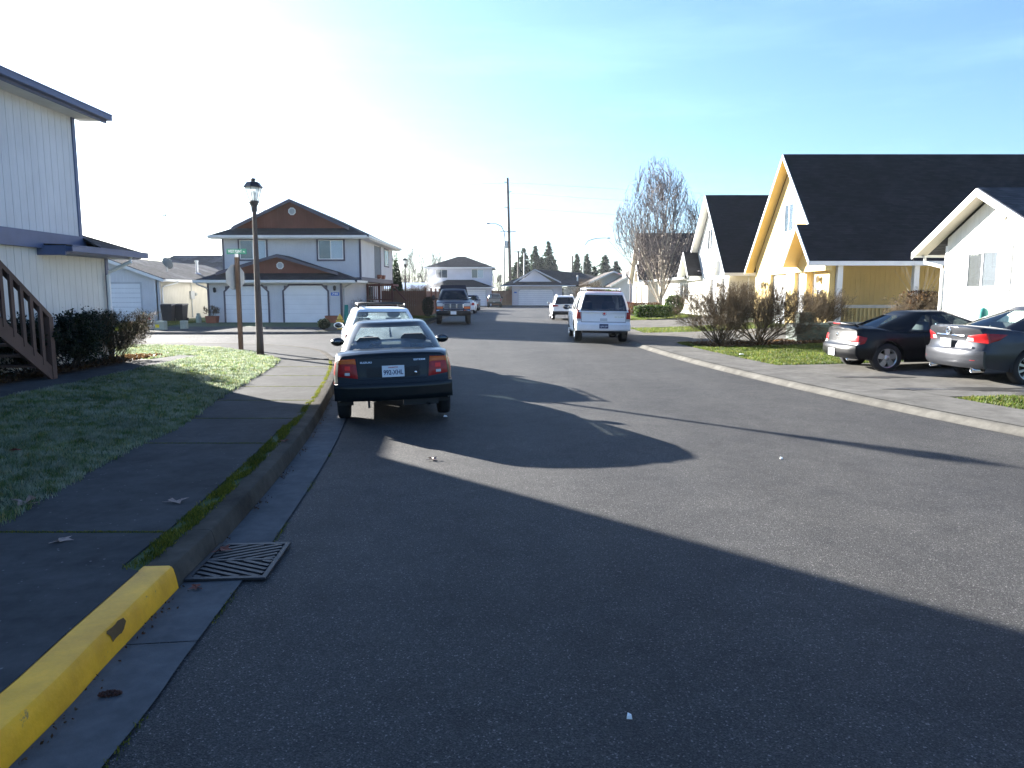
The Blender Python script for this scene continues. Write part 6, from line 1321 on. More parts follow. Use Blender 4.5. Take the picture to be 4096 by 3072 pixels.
for a in (0, math.pi, -math.pi / 2): mb = MB(); mb.smooth = True; d = Vector((math.cos(a), math.sin(a), 0)); mb.tube([d * .08 + Vector((0, 0, .38)), d * .18 + Vector((0, 0, .38))], .06, 10); obj('outlet', mb, 'hydrant_yellow', HY)
def wheelie(label, x, y, rz):
    t = thing('wheelie_bin', label, 'bin', (x, y, .2), R(rz), 'wheelie bins by the ranch house')
    mb = MB(); mb.hexa([(-.24, -.26, .06), (.24, -.26, .06), (.24, .24, .06), (-.24, .24, .06)], [(-.30, -.34, .92), (.30, -.34, .92), (.30, .32, .92), (-.30, .32, .92)]); obj('bin_body', mb, 'bin_black', t)
    mb = MB(); mb.hexa([(-.32, -.36, .92), (.32, -.36, .92), (.32, .36, .95), (-.32, .36, .95)], [(-.28, -.30, .99), (.28, -.30, .99), (.30, .36, 1.02), (-.30, .36, 1.02)]); mb.tube([(-.25, .40, .93), (.25, .40, .93)], .02, 6); obj('lid', mb, 'bin_black', t)
    for sx in (-1, 1): mb = MB(); mb.lathe([(.1, -.03), (.1, .03)], 14, (sx * .27, .26, .1), 'x'); obj('wheel', mb, 'black', t)
wheelie('dark wheelie bin in front of the pair by the ranch house, lid slanted', -19.55, 41.5, 8); wheelie('dark wheelie bin behind the pair by the ranch house, partly covered', -19.2, 42.3, -4)
def pedestal(name, label, x, y, w, d, h, mat, extra=None, dome=True):
    t = thing(name, label, 'utility box', (x, y, .17), 0, 'utility boxes on the small lawn')
    mb = MB(); mb.box(-w / 2, w / 2, -d / 2, d / 2, -.05, h * .86); obj('cabinet', mb, mat, t)
    mb = MB(); mb.hexa([(-w / 2 - .012, -d / 2 - .012, h * .86), (w / 2 + .012, -d / 2 - .012, h * .86), (w / 2 + .012, d / 2 + .012, h * .86), (-w / 2 - .012, d / 2 + .012, h * .86)], [(-w / 2 + .02, -d / 2 + .02, h), (w / 2 - .02, -d / 2 + .02, h), (w / 2 - .02, d / 2 - .02, h), (-w / 2 + .02, d / 2 - .02, h)]); obj('lid', mb, mat, t)
    if extra: mb = MB(); mb.box(*extra[0:2], -d / 2 - .006, -d / 2 - .001, *extra[2:4]); obj('sticker', mb, extra[4], t)
pedestal('utility_pedestal', 'tall pale grey utility pedestal with a red mark, left of the small lawn boxes', -17.15, 34.6, .24, .2, .62, 'box_grey', (-.05, .05, .40, .50, 'plate_red'))
pedestal('utility_box', 'squat olive utility box with a yellow sticker on the small lawn', -16.4, 34.0, .46, .36, .36, 'box_olive', (-.16, .02, .06, .20, 'sticker_yellow')); pedestal('utility_box', 'small plain grey-green utility box, right of the stickered one', -15.75, 35.0, .28, .26, .34, 'box_olive')
GM = thing('gas_meter', 'grey gas meter with bent pipe at the corner of the ranch house', 'meter', (-19.95, 42.0, .2))
mb = MB(); mb.box(-.14, .14, -.1, .1, .45, .8); obj('meter_case', mb, 'box_grey', GM); mb = MB(); mb.smooth = True; mb.tube([(-.1, 0, -.05), (-.1, 0, .5)], .025, 8); mb.tube([(.1, 0, .8), (.1, 0, 1.0), (-.15, 0, 1.0), (-.15, 0, .9)], .022, 8); mb.ball((.1, -.02, .95), (.08, .06, .08), 10); obj('gas_pipe', mb, 'box_grey', GM)
PT = thing('propane_tank', 'grey-green propane cylinder by the left corner of the duplex', 'gas cylinder', (-17.4, 40.5, .15)); mb = MB(); mb.smooth = True; mb.lathe([(.12, 0), (.15, .06), (.15, .36), (.11, .44), (.02, .46)], 16); obj('tank', mb, 'box_olive', PT); mb = MB(); mb.lathe([(.10, .44), (.10, .56)], 12); mb.f = mb.f[:-2]; mb.mi = mb.mi[:-2]; mb.sm = mb.sm[:-2]; obj('collar', mb, 'box_olive', PT)
BP = thing('brick_planter', 'low terracotta planter box against the duplex wall under the house number', 'planter', (-9.95, 40.7, .17)); mb = MB(); mb.hexa([(-.40, -.2, 0), (.40, -.2, 0), (.40, .2, 0), (-.40, .2, 0)], [(-.44, -.22, .40), (.44, -.22, .40), (.44, .22, .40), (-.44, .22, .40)]); mb.m = 1; mb.box(-.40, .40, -.18, .18, .401, .405); obj('box', mb, ['terracotta', 'mulch'], BP)
TB = thing('teal_board', 'narrow teal board leaning at the right corner of the duplex', 'board', (-9.25, 40.7, .17)); mb = MB(); mb.hexa([(-.13, -.05, 0), (.13, -.05, 0), (.13, -.02, 0), (-.13, -.02, 0)], [(-.10, .10, 1.0), (.10, .10, 1.0), (.10, .13, 1.0), (-.10, .13, 1.0)]); obj('board', mb, 'teal', TB); TB.name = 'leaning_board'
# right side: utility boxes in the planting bed, small posts by the white house
UB = thing('transformer_box', 'dark green lichen-spotted transformer box at the edge of the right lawn', 'utility box', (10.2, 24.5, .17), R(2))
mb = MB(); mb.box(-.80, .95, -.45, .45, -.1, .52); obj('cabinet', mb, 'box_green', UB); mb = MB(); mb.hexa([(-.84, -.49, .52), (.99, -.49, .52), (.99, .49, .52), (-.84, .49, .52)], [(-.82, -.46, .60), (.97, -.46, .60), (.97, .49, .64), (-.82, .49, .64)]); obj('lid', mb, 'box_green', UB)
mb = MB(); mb.box(-.35, .45, -.456, -.4505, .02, .48); mb.box(.06, .09, -.47, -.456, .2, .3); obj('door', mb, 'box_green', UB); 
UB2 = thing('utility_box', 'small dark green box standing just behind the transformer box', 'utility box', (10.55, 26.3, .33)); mb = MB(); mb.box(-.27, .27, -.2, .2, -.1, .74); mb.hexa([(-.29, -.22, .74), (.29, -.22, .74), (.29, .22, .74), (-.29, .22, .74)], [(-.27, -.2, .8), (.27, -.2, .8), (.27, .2, .8), (-.27, .2, .8)]); obj('cabinet', mb, 'box_green', UB2)
GP = thing('green_post', 'rounded dark green post against the white house, above the grey sedan', 'post', (12.2, 18.9, .35)); mb = MB(); mb.smooth = True; mb.lathe([(.12, 0), (.12, .95), (.10, 1.03), (.05, 1.08), (.01, 1.09)], 14); obj('post_body', mb, 'teal', GP)
WB = thing('white_meter_box', 'small white box low on the white house wall left of the green post', 'utility box', (12.75, 19.6, .35)); mb = MB(); mb.box(-.18, .18, -.22, .22, .3, 1.0); mb.box(-.03, .03, -.03, .03, 0, .3); obj('case', mb, 'trim_white', WB)
BH = thing('basketball_hoop', 'portable basketball hoop on a dark pole beside the bare birch', 'basketball hoop', (9.05, 56, .28))
mb = MB(); mb.tube([(0, 0, 0), (0, 0, 2.5), (-.45, 0, 3.1)], .05, 8); obj('pole', mb, 'trim_dark', BH); mb = MB(); mb.box(-.50, -.46, -.7, .7, 2.75, 3.75); obj('backboard', mb, 'trim_white', BH); pts = [(-.75 + .23 * math.cos(a), .23 * math.sin(a), 3.0) for a in np.linspace(0, 6.283, 17)]; mb = MB(); mb.tube(pts, .012, 5, False); obj('hoop', mb, 'lens_amber', BH); mb = MB(); mb.box(-.4, .4, -.4, .4, 0, .2); obj('base', mb, 'black', BH)
SK = thing('wooden_stake', 'thin pale stake standing by the low green hedge', 'stake', (9.15, 50, .28)); mb = MB(); mb.tube([(0, 0, 0), (0, 0, 2.1)], .03, 6); obj('stake', mb, 'wall_tan', SK)
# poles and lines beyond the end of the street
UP = thing('utility_pole', 'tallest brown utility pole with a transformer, rising behind the end houses', 'utility pole', (-.2, 125, 0)); mb = MB(); mb.smooth = True; mb.tube([(0, 0, 0), (-.55, 0, 21)], [.30, .20], 10); obj('pole', mb, 'pole_wood', UP)
mb = MB(); mb.smooth = True; mb.lathe([(.35, 0), (.38, .1), (.38, 1.1), (.30, 1.2)], 12, (-.85, -.2, 9.4)); obj('transformer', mb, 'box_grey', UP)
for z, dx in ((20.3, -.6), (18.6, .6), (16.2, -.6)): mb = MB(); mb.tube([(-.5, 0, z), (-.5 + dx, 0, z + (.2 if dx > 0 else 0))], .06, 6); obj('insulator_arm', mb, 'pole_wood', UP)
mb = MB(); mb.box(-1.8, .9, -.1, .1, 12.1, 12.3); obj('crossarm', mb, 'sign_white', UP)
for nm, lab, x, y, z, arm in (('curved_street_light', 'tall curved-arm street light just left of the tallest utility pole', -1.15, 115, 12.6, -2.3), ('curved_street_light', 'curved-arm street light against the right group of conifers', 12.6, 130, 11.5, 4.0)):
    t = thing(nm, lab, 'street light', (x, y, 0), 0, 'curved-arm street lights'); mb = MB(); mb.smooth = True; ps = [(0, 0, 0), (0, 0, z - 2.2), (arm * .04, 0, z - 1.3), (arm * .22, 0, z - .45), (arm * .55, 0, z - .08), (arm, 0, z)]; mb.tube(ps, [.13, .10, .09, .08, .07, .05], 8); obj('pole', mb, 'galv', t); mb = MB(); mb.smooth = True; mb.ball((arm * 1.1, 0, z - .03), (abs(arm) * .0 + .38, .16, .12), 10); obj('lamp_head', mb, 'galv', t)
for nm, lab, x, y, z, r, mt, cross in (('crossarm_pole', 'dark utility pole with a single crossarm, in front of the left conifers', 1.2, 140, 9.8, .2, 'pole_wood', 1), ('bare_pole', 'short dark pole between the two conifer groups', 11.5, 140, 8.9, .18, 'pole_wood', 0), ('pale_pole', 'thin pale pole against the left conifers', 2.2, 135, 9.2, .1, 'galv', 0), ('thin_mast', 'thin lone mast above the frosted roof, left of the lamp post', -42, 90, 11.4, .06, 'galv', 2)):
    t = thing(nm, lab, 'pole', (x, y, 0)); mb = MB(); mb.tube([(0, 0, 0), (0, 0, z)], [r, r * .8], 8); obj('shaft', mb, mt, t)
    if cross: mb = MB(); mb.box(-.9 if cross == 1 else -.5, .9 if cross == 1 else .1, -.06, .06, z - .25, z - .1); obj('crossarm', mb, mt, t)
for i, (z, zl, zr_) in enumerate(((20.3, 22, 15), (18.6, 19, 12.5), (16.2, 16.5, 10.5))):
    pts = []
    for k in range(41):
        u = k / 40; x = -90 + 230 * u; zz = (zl + (z - zl) * (x + 90) / 89.3) if x < -.7 else (z + (zr_ - z) * (x + .7) / 140.7)
        s_ = ((x + 90) / 89.3 if x < -.7 else (x + .7) / 140.7); zz -= 4 * s_ * (1 - s_) * 1.6; pts.append((x, 125 - (x + .7) * .12, zz))
    mb = MB(); mb.tube(pts, .014, 4, False); o = obj('power_line', mb, 'galv'); tag(o, ['topmost', 'middle', 'lowest'][i] + ' power line strung through the tall utility pole', 'power line', 'power lines')

# fallen leaves, cone, litter
def leaf(name, label, x, y, z, s, mat, rz, curl=.35, cat='leaf'):
    P_ = []; n = 10
    for k in range(n):
        a = 2 * math.pi * k / n; r = s * (1 if k % 2 == 0 else .45) * rnd.uniform(.8, 1.1); P_.append((r * math.cos(a), r * math.sin(a), abs(math.cos(a)) ** 2 * s * curl * rnd.uniform(.5, 1.3) + .004))
    mb = MB(); mb.add(P_ + [(0, 0, .006)], [(k, (k + 1) % n, n) for k in range(n)]); mb.tube([(0, 0, .006), (-s * 1.3, .1 * s, .012)], .0025, 4)
    o = obj(name, mb, mat); o.location = (x, y, z); o.rotation_euler = (0, 0, R(rz)); tag(o, label, cat, 'fallen leaves'); return o
leaf('fallen_leaf', 'pale curled maple leaf on the pavement by the green weed strip', -2.66, 5.62, .152, .085, 'leaf_fallen', 20, .5)
leaf('fallen_leaf', 'flat greyish maple leaf on the nearest pavement slab', -3.02, 4.72, .152, .075, 'leaf_fallen', 70, .15)
leaf('fallen_leaf', 'curled brown leaf where lawn meets pavement at the left', -3.80, 5.50, .17, .085, 'leaf_fallen', 200, .7)
leaf('fallen_leaf', 'rusty red leaf lying in the left lawn', -4.95, 7.1, .245, .06, 'leaf_rust', 110, .4)
leaf('fallen_leaf', 'small brown leaf on the road behind the green sedan', -.86, 7.75, .004, .07, 'leaf_fallen', 40, .5)
leaf('fallen_leaf', 'small leaf on the weed strip farther up the kerb', -2.55, 8.0, .155, .06, 'leaf_rust', 5, .4)
leaf('fallen_leaf', 'rusty leaf debris in the corner of the drain grate', -2.0, 4.86, .035, .07, 'leaf_rust', 60, .3)
leaf('fallen_leaf', 'dark leaf scrap beside the yellow kerb end', -1.93, 4.25, .016, .05, 'leaf_rust', 150, .3)
for lab, x, y, s in (('tiny white scrap in the middle of the near road', .50, 2.90, .012), ('tiny pale scrap on the sunlit road at the right', 2.95, 7.8, .016), ('pale scrap of litter beside the sedan right rear wheel', -.98, 10.55, .03), ('pale scrap on the right lawn edge', 6.3, 19.9, .07)):
    mb = MB(); mb.hexa([(-s, -s * .6, 0), (s, -s * .8, 0), (s * .9, s * .7, 0), (-s * .7, s * .9, 0)], [(-s * .8, -s * .5, .012), (s * .7, -s * .6, .02), (s * .6, s * .5, .016), (-s * .5, s * .6, .022)]); o = obj('litter', mb, 'sign_white'); o.location = (x, y, .003 if x < 6 else .14); tag(o, lab, 'litter')
mb = MB(); mb.smooth = True
for k in range(40): a = k * 2.4; u = k / 39; r = .012 * math.sin(math.pi * (.12 + .8 * u)); mb.ball((r * math.cos(a), -.045 + .09 * u, .016 + r * math.sin(a)), .0065, 6)
o = obj('pine_cone', mb, 'cone'); o.location = (-1.80, 3.06, .006); o.rotation_euler = (0, 0, R(-78)); tag(o, 'dark reddish cone lying in the gutter by the yellow kerb', 'cone')
# ---------------------------------------------------------------- vegetation
rs = np.random.RandomState(5)
def segs_mesh(segs, sides=3):
    S = np.array([[*a, *b, r0, r1] for a, b, r0, r1 in segs], float)
    A, B = S[:, :3], S[:, 3:6]; D = B - A; D /= np.maximum(1e-9, np.linalg.norm(D, axis=1))[:, None]
    up = np.where(np.abs(D[:, 2:3]) < .9, [[0, 0, 1.]], [[1., 0, 0]]); U = np.cross(D, up); U /= np.linalg.norm(U, axis=1)[:, None]; V = np.cross(D, U)
    vs = []
    for P_, r in ((A, S[:, 6]), (B, S[:, 7])):
        for k in range(sides):
            an = 2 * math.pi * k / sides; vs.append(P_ + (U * math.cos(an) + V * math.sin(an)) * r[:, None])
    n = len(S); Vx = np.stack(vs, 1).reshape(-1, 3); base = (np.arange(n) * 2 * sides)[:, None]
    F = np.concatenate([base + np.array([[k, (k + 1) % sides, sides + (k + 1) % sides, sides + k]]) for k in range(sides)], 0)
    return Vx, F
def grow(segs, p, d, length, r, depth, par):
    n = par.get('n', 5); q = np.array(p, float); d = np.array(d, float); kids = par['kids'][depth] if depth < len(par['kids']) else 0
    st = length / n; rr = r
    for i in range(n):
        d = d + rs.normal(0, par['jit'], 3) + np.array([0, 0, par['up'][min(depth, len(par['up']) - 1)]]); d /= np.linalg.norm(d)
        q2 = q + d * st; r2 = max(par['rmin'], rr * par.get('tap', .84)); segs.append((tuple(q), tuple(q2), rr, r2)); rr = r2; q = q2
        if kids and i >= par.get('bare', [1, 0, 0, 0, 0])[min(depth, 4)]:
            for _ in range(rs.poisson(kids / (n - 1)) if kids < 2 * n else int(kids / n)):
                an = rs.uniform(0, 6.283); sp = par['spread'][min(depth, len(par['spread']) - 1)]
                s_ = np.cross(d, [math.cos(an), math.sin(an), .2]); s_ /= max(1e-6, np.linalg.norm(s_)); nd = d * math.cos(sp) + s_ * math.sin(sp)
                grow(segs, q, nd, length * par['ratio'] * rs.uniform(.7, 1.2) * (1 - .35 * i / n), max(par['rmin'], rr * .62), depth + 1, par)
    return segs
def leaves_mesh(P_, size, flat=0.):
    n = len(P_); a = rs.normal(0, 1, (n, 3)); a /= np.linalg.norm(a, axis=1)[:, None]; b = np.cross(a, rs.normal(0, 1, (n, 3))); b /= np.linalg.norm(b, axis=1)[:, None]
    s = size * rs.uniform(.6, 1.3, (n, 1)); a = a * s; b = b * s * .55
    V = np.stack([P_ - a, P_ + b, P_ + a, P_ - b], 1).reshape(-1, 3); F = (np.arange(n) * 4)[:, None] + np.array([[0, 1, 2, 3]]); return V, F
def blades_mesh(x, y, z, h, w):
    n = len(x); an = rs.uniform(0, 6.283, n); ln = rs.uniform(.1, .75, n) * h; la = rs.uniform(0, 6.283, n); B = np.stack([x, y, z], 1)
    s = np.stack([np.cos(an) * w, np.sin(an) * w, np.zeros(n)], 1); T = B + np.stack([np.cos(la) * ln, np.sin(la) * ln, h], 1); Mi = B * .5 + T * .5 + np.stack([-np.cos(la) * ln * .18, -np.sin(la) * ln * .18, h * .1], 1)
    V = np.stack([B - s, B + s, Mi + s * .7, T, Mi - s * .7], 1).reshape(-1, 3); F = (np.arange(n) * 5)[:, None] + np.array([[0, 1, 2, 3, 4]]); return V, F
def stuff(o, label, cat): o['kind'] = 'stuff'; o['label'] = label; o['category'] = cat; return o
def tuft(x, y, f=3.): return .5 + .25 * (np.sin(x * f + 1.3 * np.sin(y * f * .7)) + np.sin(y * f * 1.3 + 1.7 * np.sin(x * f * .9 + 2)))

# frosty lawn at the left
walk_in = lambda y: interp(WALK, y)
X, Y, Z, Hh, Ww = [], [], [], [], []
for y0, y1, dens, hw in ((3.2, 9.0, 3600, .0028), (9.0, 15.0, 1900, .0045), (15.0, 22.8, 1100, .0065)):
    for _ in range(int((y1 - y0) * 5.6 * dens)):
        y = rs.uniform(y0, y1); w = walk_in(y) if y < 20.2 else -7.2 - (y - 20.2) * 1.25
        if y > 20.2: w = interp([( -7.2, 20.2), (-8.6, 21.6), (-10.2, 22.5), (-13, 23.1)], y)
        x = w + .05 * rs.rand() * (1 + tuft(y * 3, y)) - 5.6 * rs.rand()
        a, b = interp(PA, y), interp(PB, y)
        if y < 8 and x < -8.0: continue
        if 8 <= y < 18.95 and b - .02 < x < a + .02: continue
        if x < b and y < 17.2: continue
        if x < -9.05 and y < 16.8: continue
        if x < -12: continue
        X.append(x); Y.append(y); Z.append(zleft(x, y)); Hh.append(1); Ww.append(hw)
X, Y, Z, Ww = map(np.array, (X, Y, Z, Ww)); tf = tuft(X, Y, 5.) * .6 + tuft(X, Y, 13.) * .4
Hh = (.030 + .038 * tf) * rs.uniform(.7, 1.3, len(X)); V, F = blades_mesh(X, Y, Z, Hh, Ww * 1.3)
stuff(np_obj('lawn_grass', V, F, 'frosty_grass'), 'frosted uneven grass of the left lawn', 'grass')
# weeds along the kerb and in the slab joints
X, Y, Hh = [], [], []
for _ in range(52000):
    y = rs.uniform(3.2, 18.0); k = interp(LC, y) - .175; wd = .14 if y < 9 else .09 if y < 11 else .05
    x = k - wd * rs.rand() + rs.normal(0, .012); dn = tuft(np.array(y * 3.3), np.array(x * 9)) ** 1.4 * (1.0 if 4.6 < y < 9.5 else .5 if y > 4.2 else .0)
    if rs.rand() > dn: continue
    X.append(x); Y.append(y); Hh.append(rs.uniform(.01, .04 if y < 9.5 else .022))
for yj in (4.90, 7.93, 9.55, 11.2, 12.9, 14.6, 16.4):
    for _ in range(1500): y = yj + rs.normal(.0, .012); X.append(rs.uniform(walk_in(yj), interp(LC, yj) - .2)); Y.append(y); Hh.append(rs.uniform(.004, .014))
gx_ = dense(offset(LC, -.37), .02)
for (x, y) in gx_:
    if 2 < y < 12 and tuft(np.array(y * 1.7), np.array(3.)) > .62:
        for _ in range(4): X.append(x + rs.normal(0, .012)); Y.append(y + rs.normal(0, .02)); Hh.append(rs.uniform(.004, .018))
X, Y, Hh = map(np.array, (X, Y, Hh)); Zb = np.where(X > np.array([interp(LC, y) for y in Y]), .008, .145); V, F = blades_mesh(X, Y, Zb, Hh, np.full(len(X), .0032)); stuff(np_obj('kerb_weeds', V, F, 'moss'), 'strip of weeds and moss between pavement and kerb', 'weeds')
# lawns on the right and behind
def lawn(name, label, regs, fn, h=.05, mat='grass'):
    X, Y, Z, Hh, Ww = [], [], [], [], []
    for (y0, y1, xa, xb, dens, w) in regs:
        n = int((y1 - y0) * 5.5 * dens)
        for _ in range(n):
            y = rs.uniform(y0, y1); a, b = xa(y), xb(y); x = rs.uniform(a, b) + rs.normal(0, .02); X.append(x); Y.append(y + rs.normal(0, .03)); Z.append(fn(x, y)); Ww.append(w)
    X, Y, Z, Ww = map(np.array, (X, Y, Z, Ww)); tf = tuft(X, Y, 4.) * .6 + tuft(X, Y, 11.) * .4; Hh = (h * .4 + h * tf) * rs.uniform(.7, 1.3, len(X))
    V, F = blades_mesh(X, Y, Z, Hh, Ww); return stuff(np_obj(name, V, F, mat), label, 'grass')
rc = lambda u: (lambda y: interp(RC, y) + u)
lawn('lawn_grass', 'sunlit green grass of the right-hand lawns', [(17.35, 22.9, rc(1.42), lambda y: 11.6, 1300, .008), (22.9, 25.2, rc(1.42), lambda y: 6.2, 500, .008), (8.6, 11.8, rc(1.42), lambda y: 12, 1300, .007), (31.7, 35.9, rc(1.42), lambda y: 12, 500, .013), (45.7, 53.4, rc(1.42), lambda y: 12, 260, .02)], zright, .055)
lawn('lawn_grass', 'shaded green grass between the ranch house and the duplex', [(32.8, 42, lambda y: -22.4 + (y - 32.8) * .17, lambda y: -17.65 if y < 41 else -17.3, 450, .013), (46, 50.4, lambda y: -7.6, lambda y: -5.3, 350, .016)], lambda x, y: zb(x, y) + .03, .06)

def bush(name, label, loc, par, stems, spread, length, r, mat='twig', flat=None, cat='shrub', group=None, leafs=None, squash=1.):
    t = thing(name, label, cat, loc, 0, group); sg = []
    for k in range(stems):
        a = rs.uniform(0, 6.283); s = spread * math.sqrt(rs.rand()); d = (math.cos(a) * math.sin(s), math.sin(a) * math.sin(s) * squash, math.cos(s)); grow(sg, (rs.normal(0, .09), rs.normal(0, .09), -.05), d, length * rs.uniform(.8, 1.1), r, 0, par)
    if flat: sg = [s_ for s_ in sg if s_[1][2] < flat + rs.normal(0, .05)]
    V, F = segs_mesh(sg); np_obj('branches', V, F, mat, t)
    if leafs:
        n, size, lm, zmin = leafs; E_ = np.array([s_[1] for s_ in sg if s_[1][2] > zmin]); idx = rs.randint(0, len(E_), n); V, F = leaves_mesh(E_[idx] + rs.normal(0, size, (n, 3)), size); np_obj('foliage', V, F, lm, t)
    return t
PB_ = dict(n=5, jit=.13, up=[.05, .09, .10], kids=[6, 6, 5], spread=[.55, .6, .6], ratio=.55, rmin=.0022, bare=[1, 0, 0, 0, 0], tap=.82)
bush('bare_shrub', 'leafless vase-shaped shrub at the left of the pair beside the driveway', (6.9, 24.15, .12), dict(PB_, kids=[7, 7, 5], rmin=.0024), 32, 1.15, 1.75, .022, 'twig', 2.02, group='bare shrubs in the right bed')
bush('bare_shrub', 'leafless shrub with a thick base, the right of the pair beside the driveway', (8.05, 23.75, .16), dict(PB_, kids=[7, 7, 5], rmin=.0024), 36, 1.2, 1.8, .024, 'twig', 2.0, group='bare shrubs in the right bed')
bush('bare_shrub', 'upright twiggy shrub behind the transformer box, before the yellow porch', (11.3, 26.6, .33), PB_, 40, .62, 1.25, .013, 'twig', 1.62, group='bare shrubs in the right bed')
t = bush('dry_cane_clump', 'dry tan clump with long arching canes in front of the yellow porch', (14.3, 25.6, .4), dict(PB_, jit=.16, up=[.02, -.12, -.2]), 40, .4, 1.2, .012, 'twig', 1.75)
sg = []
for k in range(11): a = rs.uniform(0, 6.283); s = rs.uniform(.1, .5); grow(sg, (0, 0, .8), (math.cos(a) * math.sin(s), math.sin(a) * math.sin(s), math.cos(s)), rs.uniform(1.3, 2.0), .010, 9, dict(PB_, jit=.05, up=[-.02], kids=[]))
V, F = segs_mesh(sg); np_obj('long_canes', V, F, 'wall_tan', t)
V, F = leaves_mesh(np.array([(rs.normal(0, .26), rs.normal(0, .26), rs.uniform(.5, 1.5)) for _ in range(900)]), .06); np_obj('dry_leaves', V, F, 'leaf_litter', t)
bush('bare_shrub', 'small bare shrub against the white house wall', (12.0, 20.4, .35), PB_, 9, .5, .75, .009, 'twig_grey', None, group='bare shrubs in the right bed')
bush('evergreen_shrub', 'dense dark clipped shrub between the brown stairs and a twiggy bush', (-8.55, 14.0, .33), dict(PB_, kids=[6, 5, 4]), 30, .9, .85, .014, 'bark', 1.12, leafs=(15000, .028, 'leaf_dark', .12), group='shrubs along the left house')
bush('evergreen_shrub', 'dense dark clipped shrub hidden behind the stair railing', (-8.6, 12.9, .33), dict(PB_, kids=[6, 5, 4]), 26, .9, .8, .014, 'bark', 1.05, leafs=(9000, .028, 'leaf_dark', .12), group='shrubs along the left house')
bush('twiggy_shrub', 'half-bare rounded twiggy bush at the corner of the left house', (-8.75, 15.75, .33), dict(PB_, kids=[7, 7, 5]), 34, .95, .95, .013, 'twig', 1.08, leafs=(3200, .020, 'leaf_dark', .25), group='shrubs along the left house')
V, F = leaves_mesh(np.array([(rs.uniform(-8.95, -8.2), rs.uniform(11.6, 17.0), .372 + rs.uniform(0, .03)) for _ in range(2600)]), .035); stuff(np_obj('leaf_litter', V, F, 'leaf_litter'), 'brown dead leaves on the bed under the left shrubs', 'leaf litter')
V, F = leaves_mesh(np.array([(x, y, zright(x, y) + .02 + rs.uniform(0, .03)) for x, y in zip(rs.uniform(6.0, 11.5, 3500), rs.uniform(22.9, 25.0, 3500))]), .04); stuff(np_obj('leaf_litter', V, F, 'leaf_litter'), 'brown dead leaves under the right-hand bare shrubs', 'leaf litter')
def green(name, label, loc, shape, size, n, leaf_, mat, cat='shrub', trunk=True, ns=.28):
    t = thing(name, label, cat, loc); P_ = []
    while len(P_) < n:
        p = rs.uniform(-1, 1, 3); q = {'ball': np.linalg.norm(p), 'box': (np.abs(p) ** 5).sum() ** .2, 'cone': math.hypot(p[0], p[1]) / max(.02, (1 - p[2]) / 2 * 1.0 + .06)}[shape]
        lump = 1 - ns * (.5 + .5 * math.sin(p[0] * 7 + 3 * p[2]) * math.sin(p[1] * 6 + 2.1) * math.cos(p[2] * 8))
        if q > lump or (q < .55 and rs.rand() < .8): continue
        P_.append(p)
    P_ = np.array(P_) * np.array(size) / 2 + np.array([0, 0, size[2] / 2]); V, F = leaves_mesh(P_, leaf_); np_obj('foliage', V, F, mat, t)
    if trunk: mb = MB(); mb.tube([(0, 0, -.05), (0, 0, size[2] * .8)], [.05, .01], 6); obj('stem', mb, 'bark', t)
    return t
green('low_hedge', 'low clipped green hedge across the white SUV, in front of the birch', (8.95, 46.0, .28), 'box', (2.7, 1.1, .82), 7000, .05, 'leaf_green', 'hedge', False, .12)
green('globe_shrub', 'round green shrub at the right end of the low hedge', (10.35, 46.6, .34), 'ball', (1.45, 1.4, 1.5), 5000, .05, 'leaf_green')
green('barberry_hedge', 'low reddish-brown hedge behind the green hedge', (9.6, 52.5, .28), 'box', (2.6, 1.0, .95), 3500, .05, 'leaf_litter', 'hedge', False)
green('evergreen_mound', 'small green mound in front of the far blue-grey house', (9.3, 68, .3), 'ball', (2.0, 1.6, 2.1), 2200, .07, 'leaf_green')
green('columnar_evergreen', 'tall slim dark evergreen at the right side of the duplex', (-8.75, 55.5, .3), 'cone', (1.7, 1.7, 4.6), 9000, .08, 'leaf_conifer', 'tree')
green('dark_juniper', 'dark narrow shrub by the fence beside the blue pickup', (-5.55, 48.2, .2), 'ball', (.9, .9, 1.5), 2500, .05, 'leaf_dark')
green('small_evergreen', 'little dark green shrub at the edge of the duplex drive', (-8.75, 33.9, .12), 'ball', (.65, .6, .55), 1200, .04, 'leaf_dark')
bush('potted_shrub', 'leafless shrub in a terracotta pot at the left end of the duplex', (-16.6, 40.4, .55), PB_, 14, .8, .45, .007, 'twig', .62)
o = thing('terracotta_pot', 'square terracotta pot holding a bare shrub beside the left garage door', 'pot', (-16.6, 40.4, .16)); mb = MB(); mb.hexa([(-.24, -.24, 0), (.24, -.24, 0), (.24, .24, 0), (-.24, .24, 0)], [(-.29, -.29, .40), (.29, -.29, .40), (.29, .29, .40), (-.29, .29, .40)]); mb.m = 1; mb.box(-.26, .26, -.26, .26, .401, .41); obj('pot', mb, ['terracotta', 'mulch'], o)
bush('bare_shrub', 'small leafless tree-like shrub by the right wall of the duplex', (-8.75, 42.8, .16), dict(PB_, up=[.02, -.05, -.1]), 6, .7, 1.3, .014, 'twig_grey', None)
bush('brown_shrub', 'big brown leafless bush beyond the silver crossover', (6.75, 63, .2), dict(PB_, kids=[6, 6, 4]), 46, .75, 2.0, .016, 'twig', 2.9, squash=1.0)
bush('dry_hedge', 'pale dry brush showing above the fence near the far lamp post', (-9.5, 78, .2), PB_, 60, 1.2, 2.0, .02, 'twig_grey', 2.5)
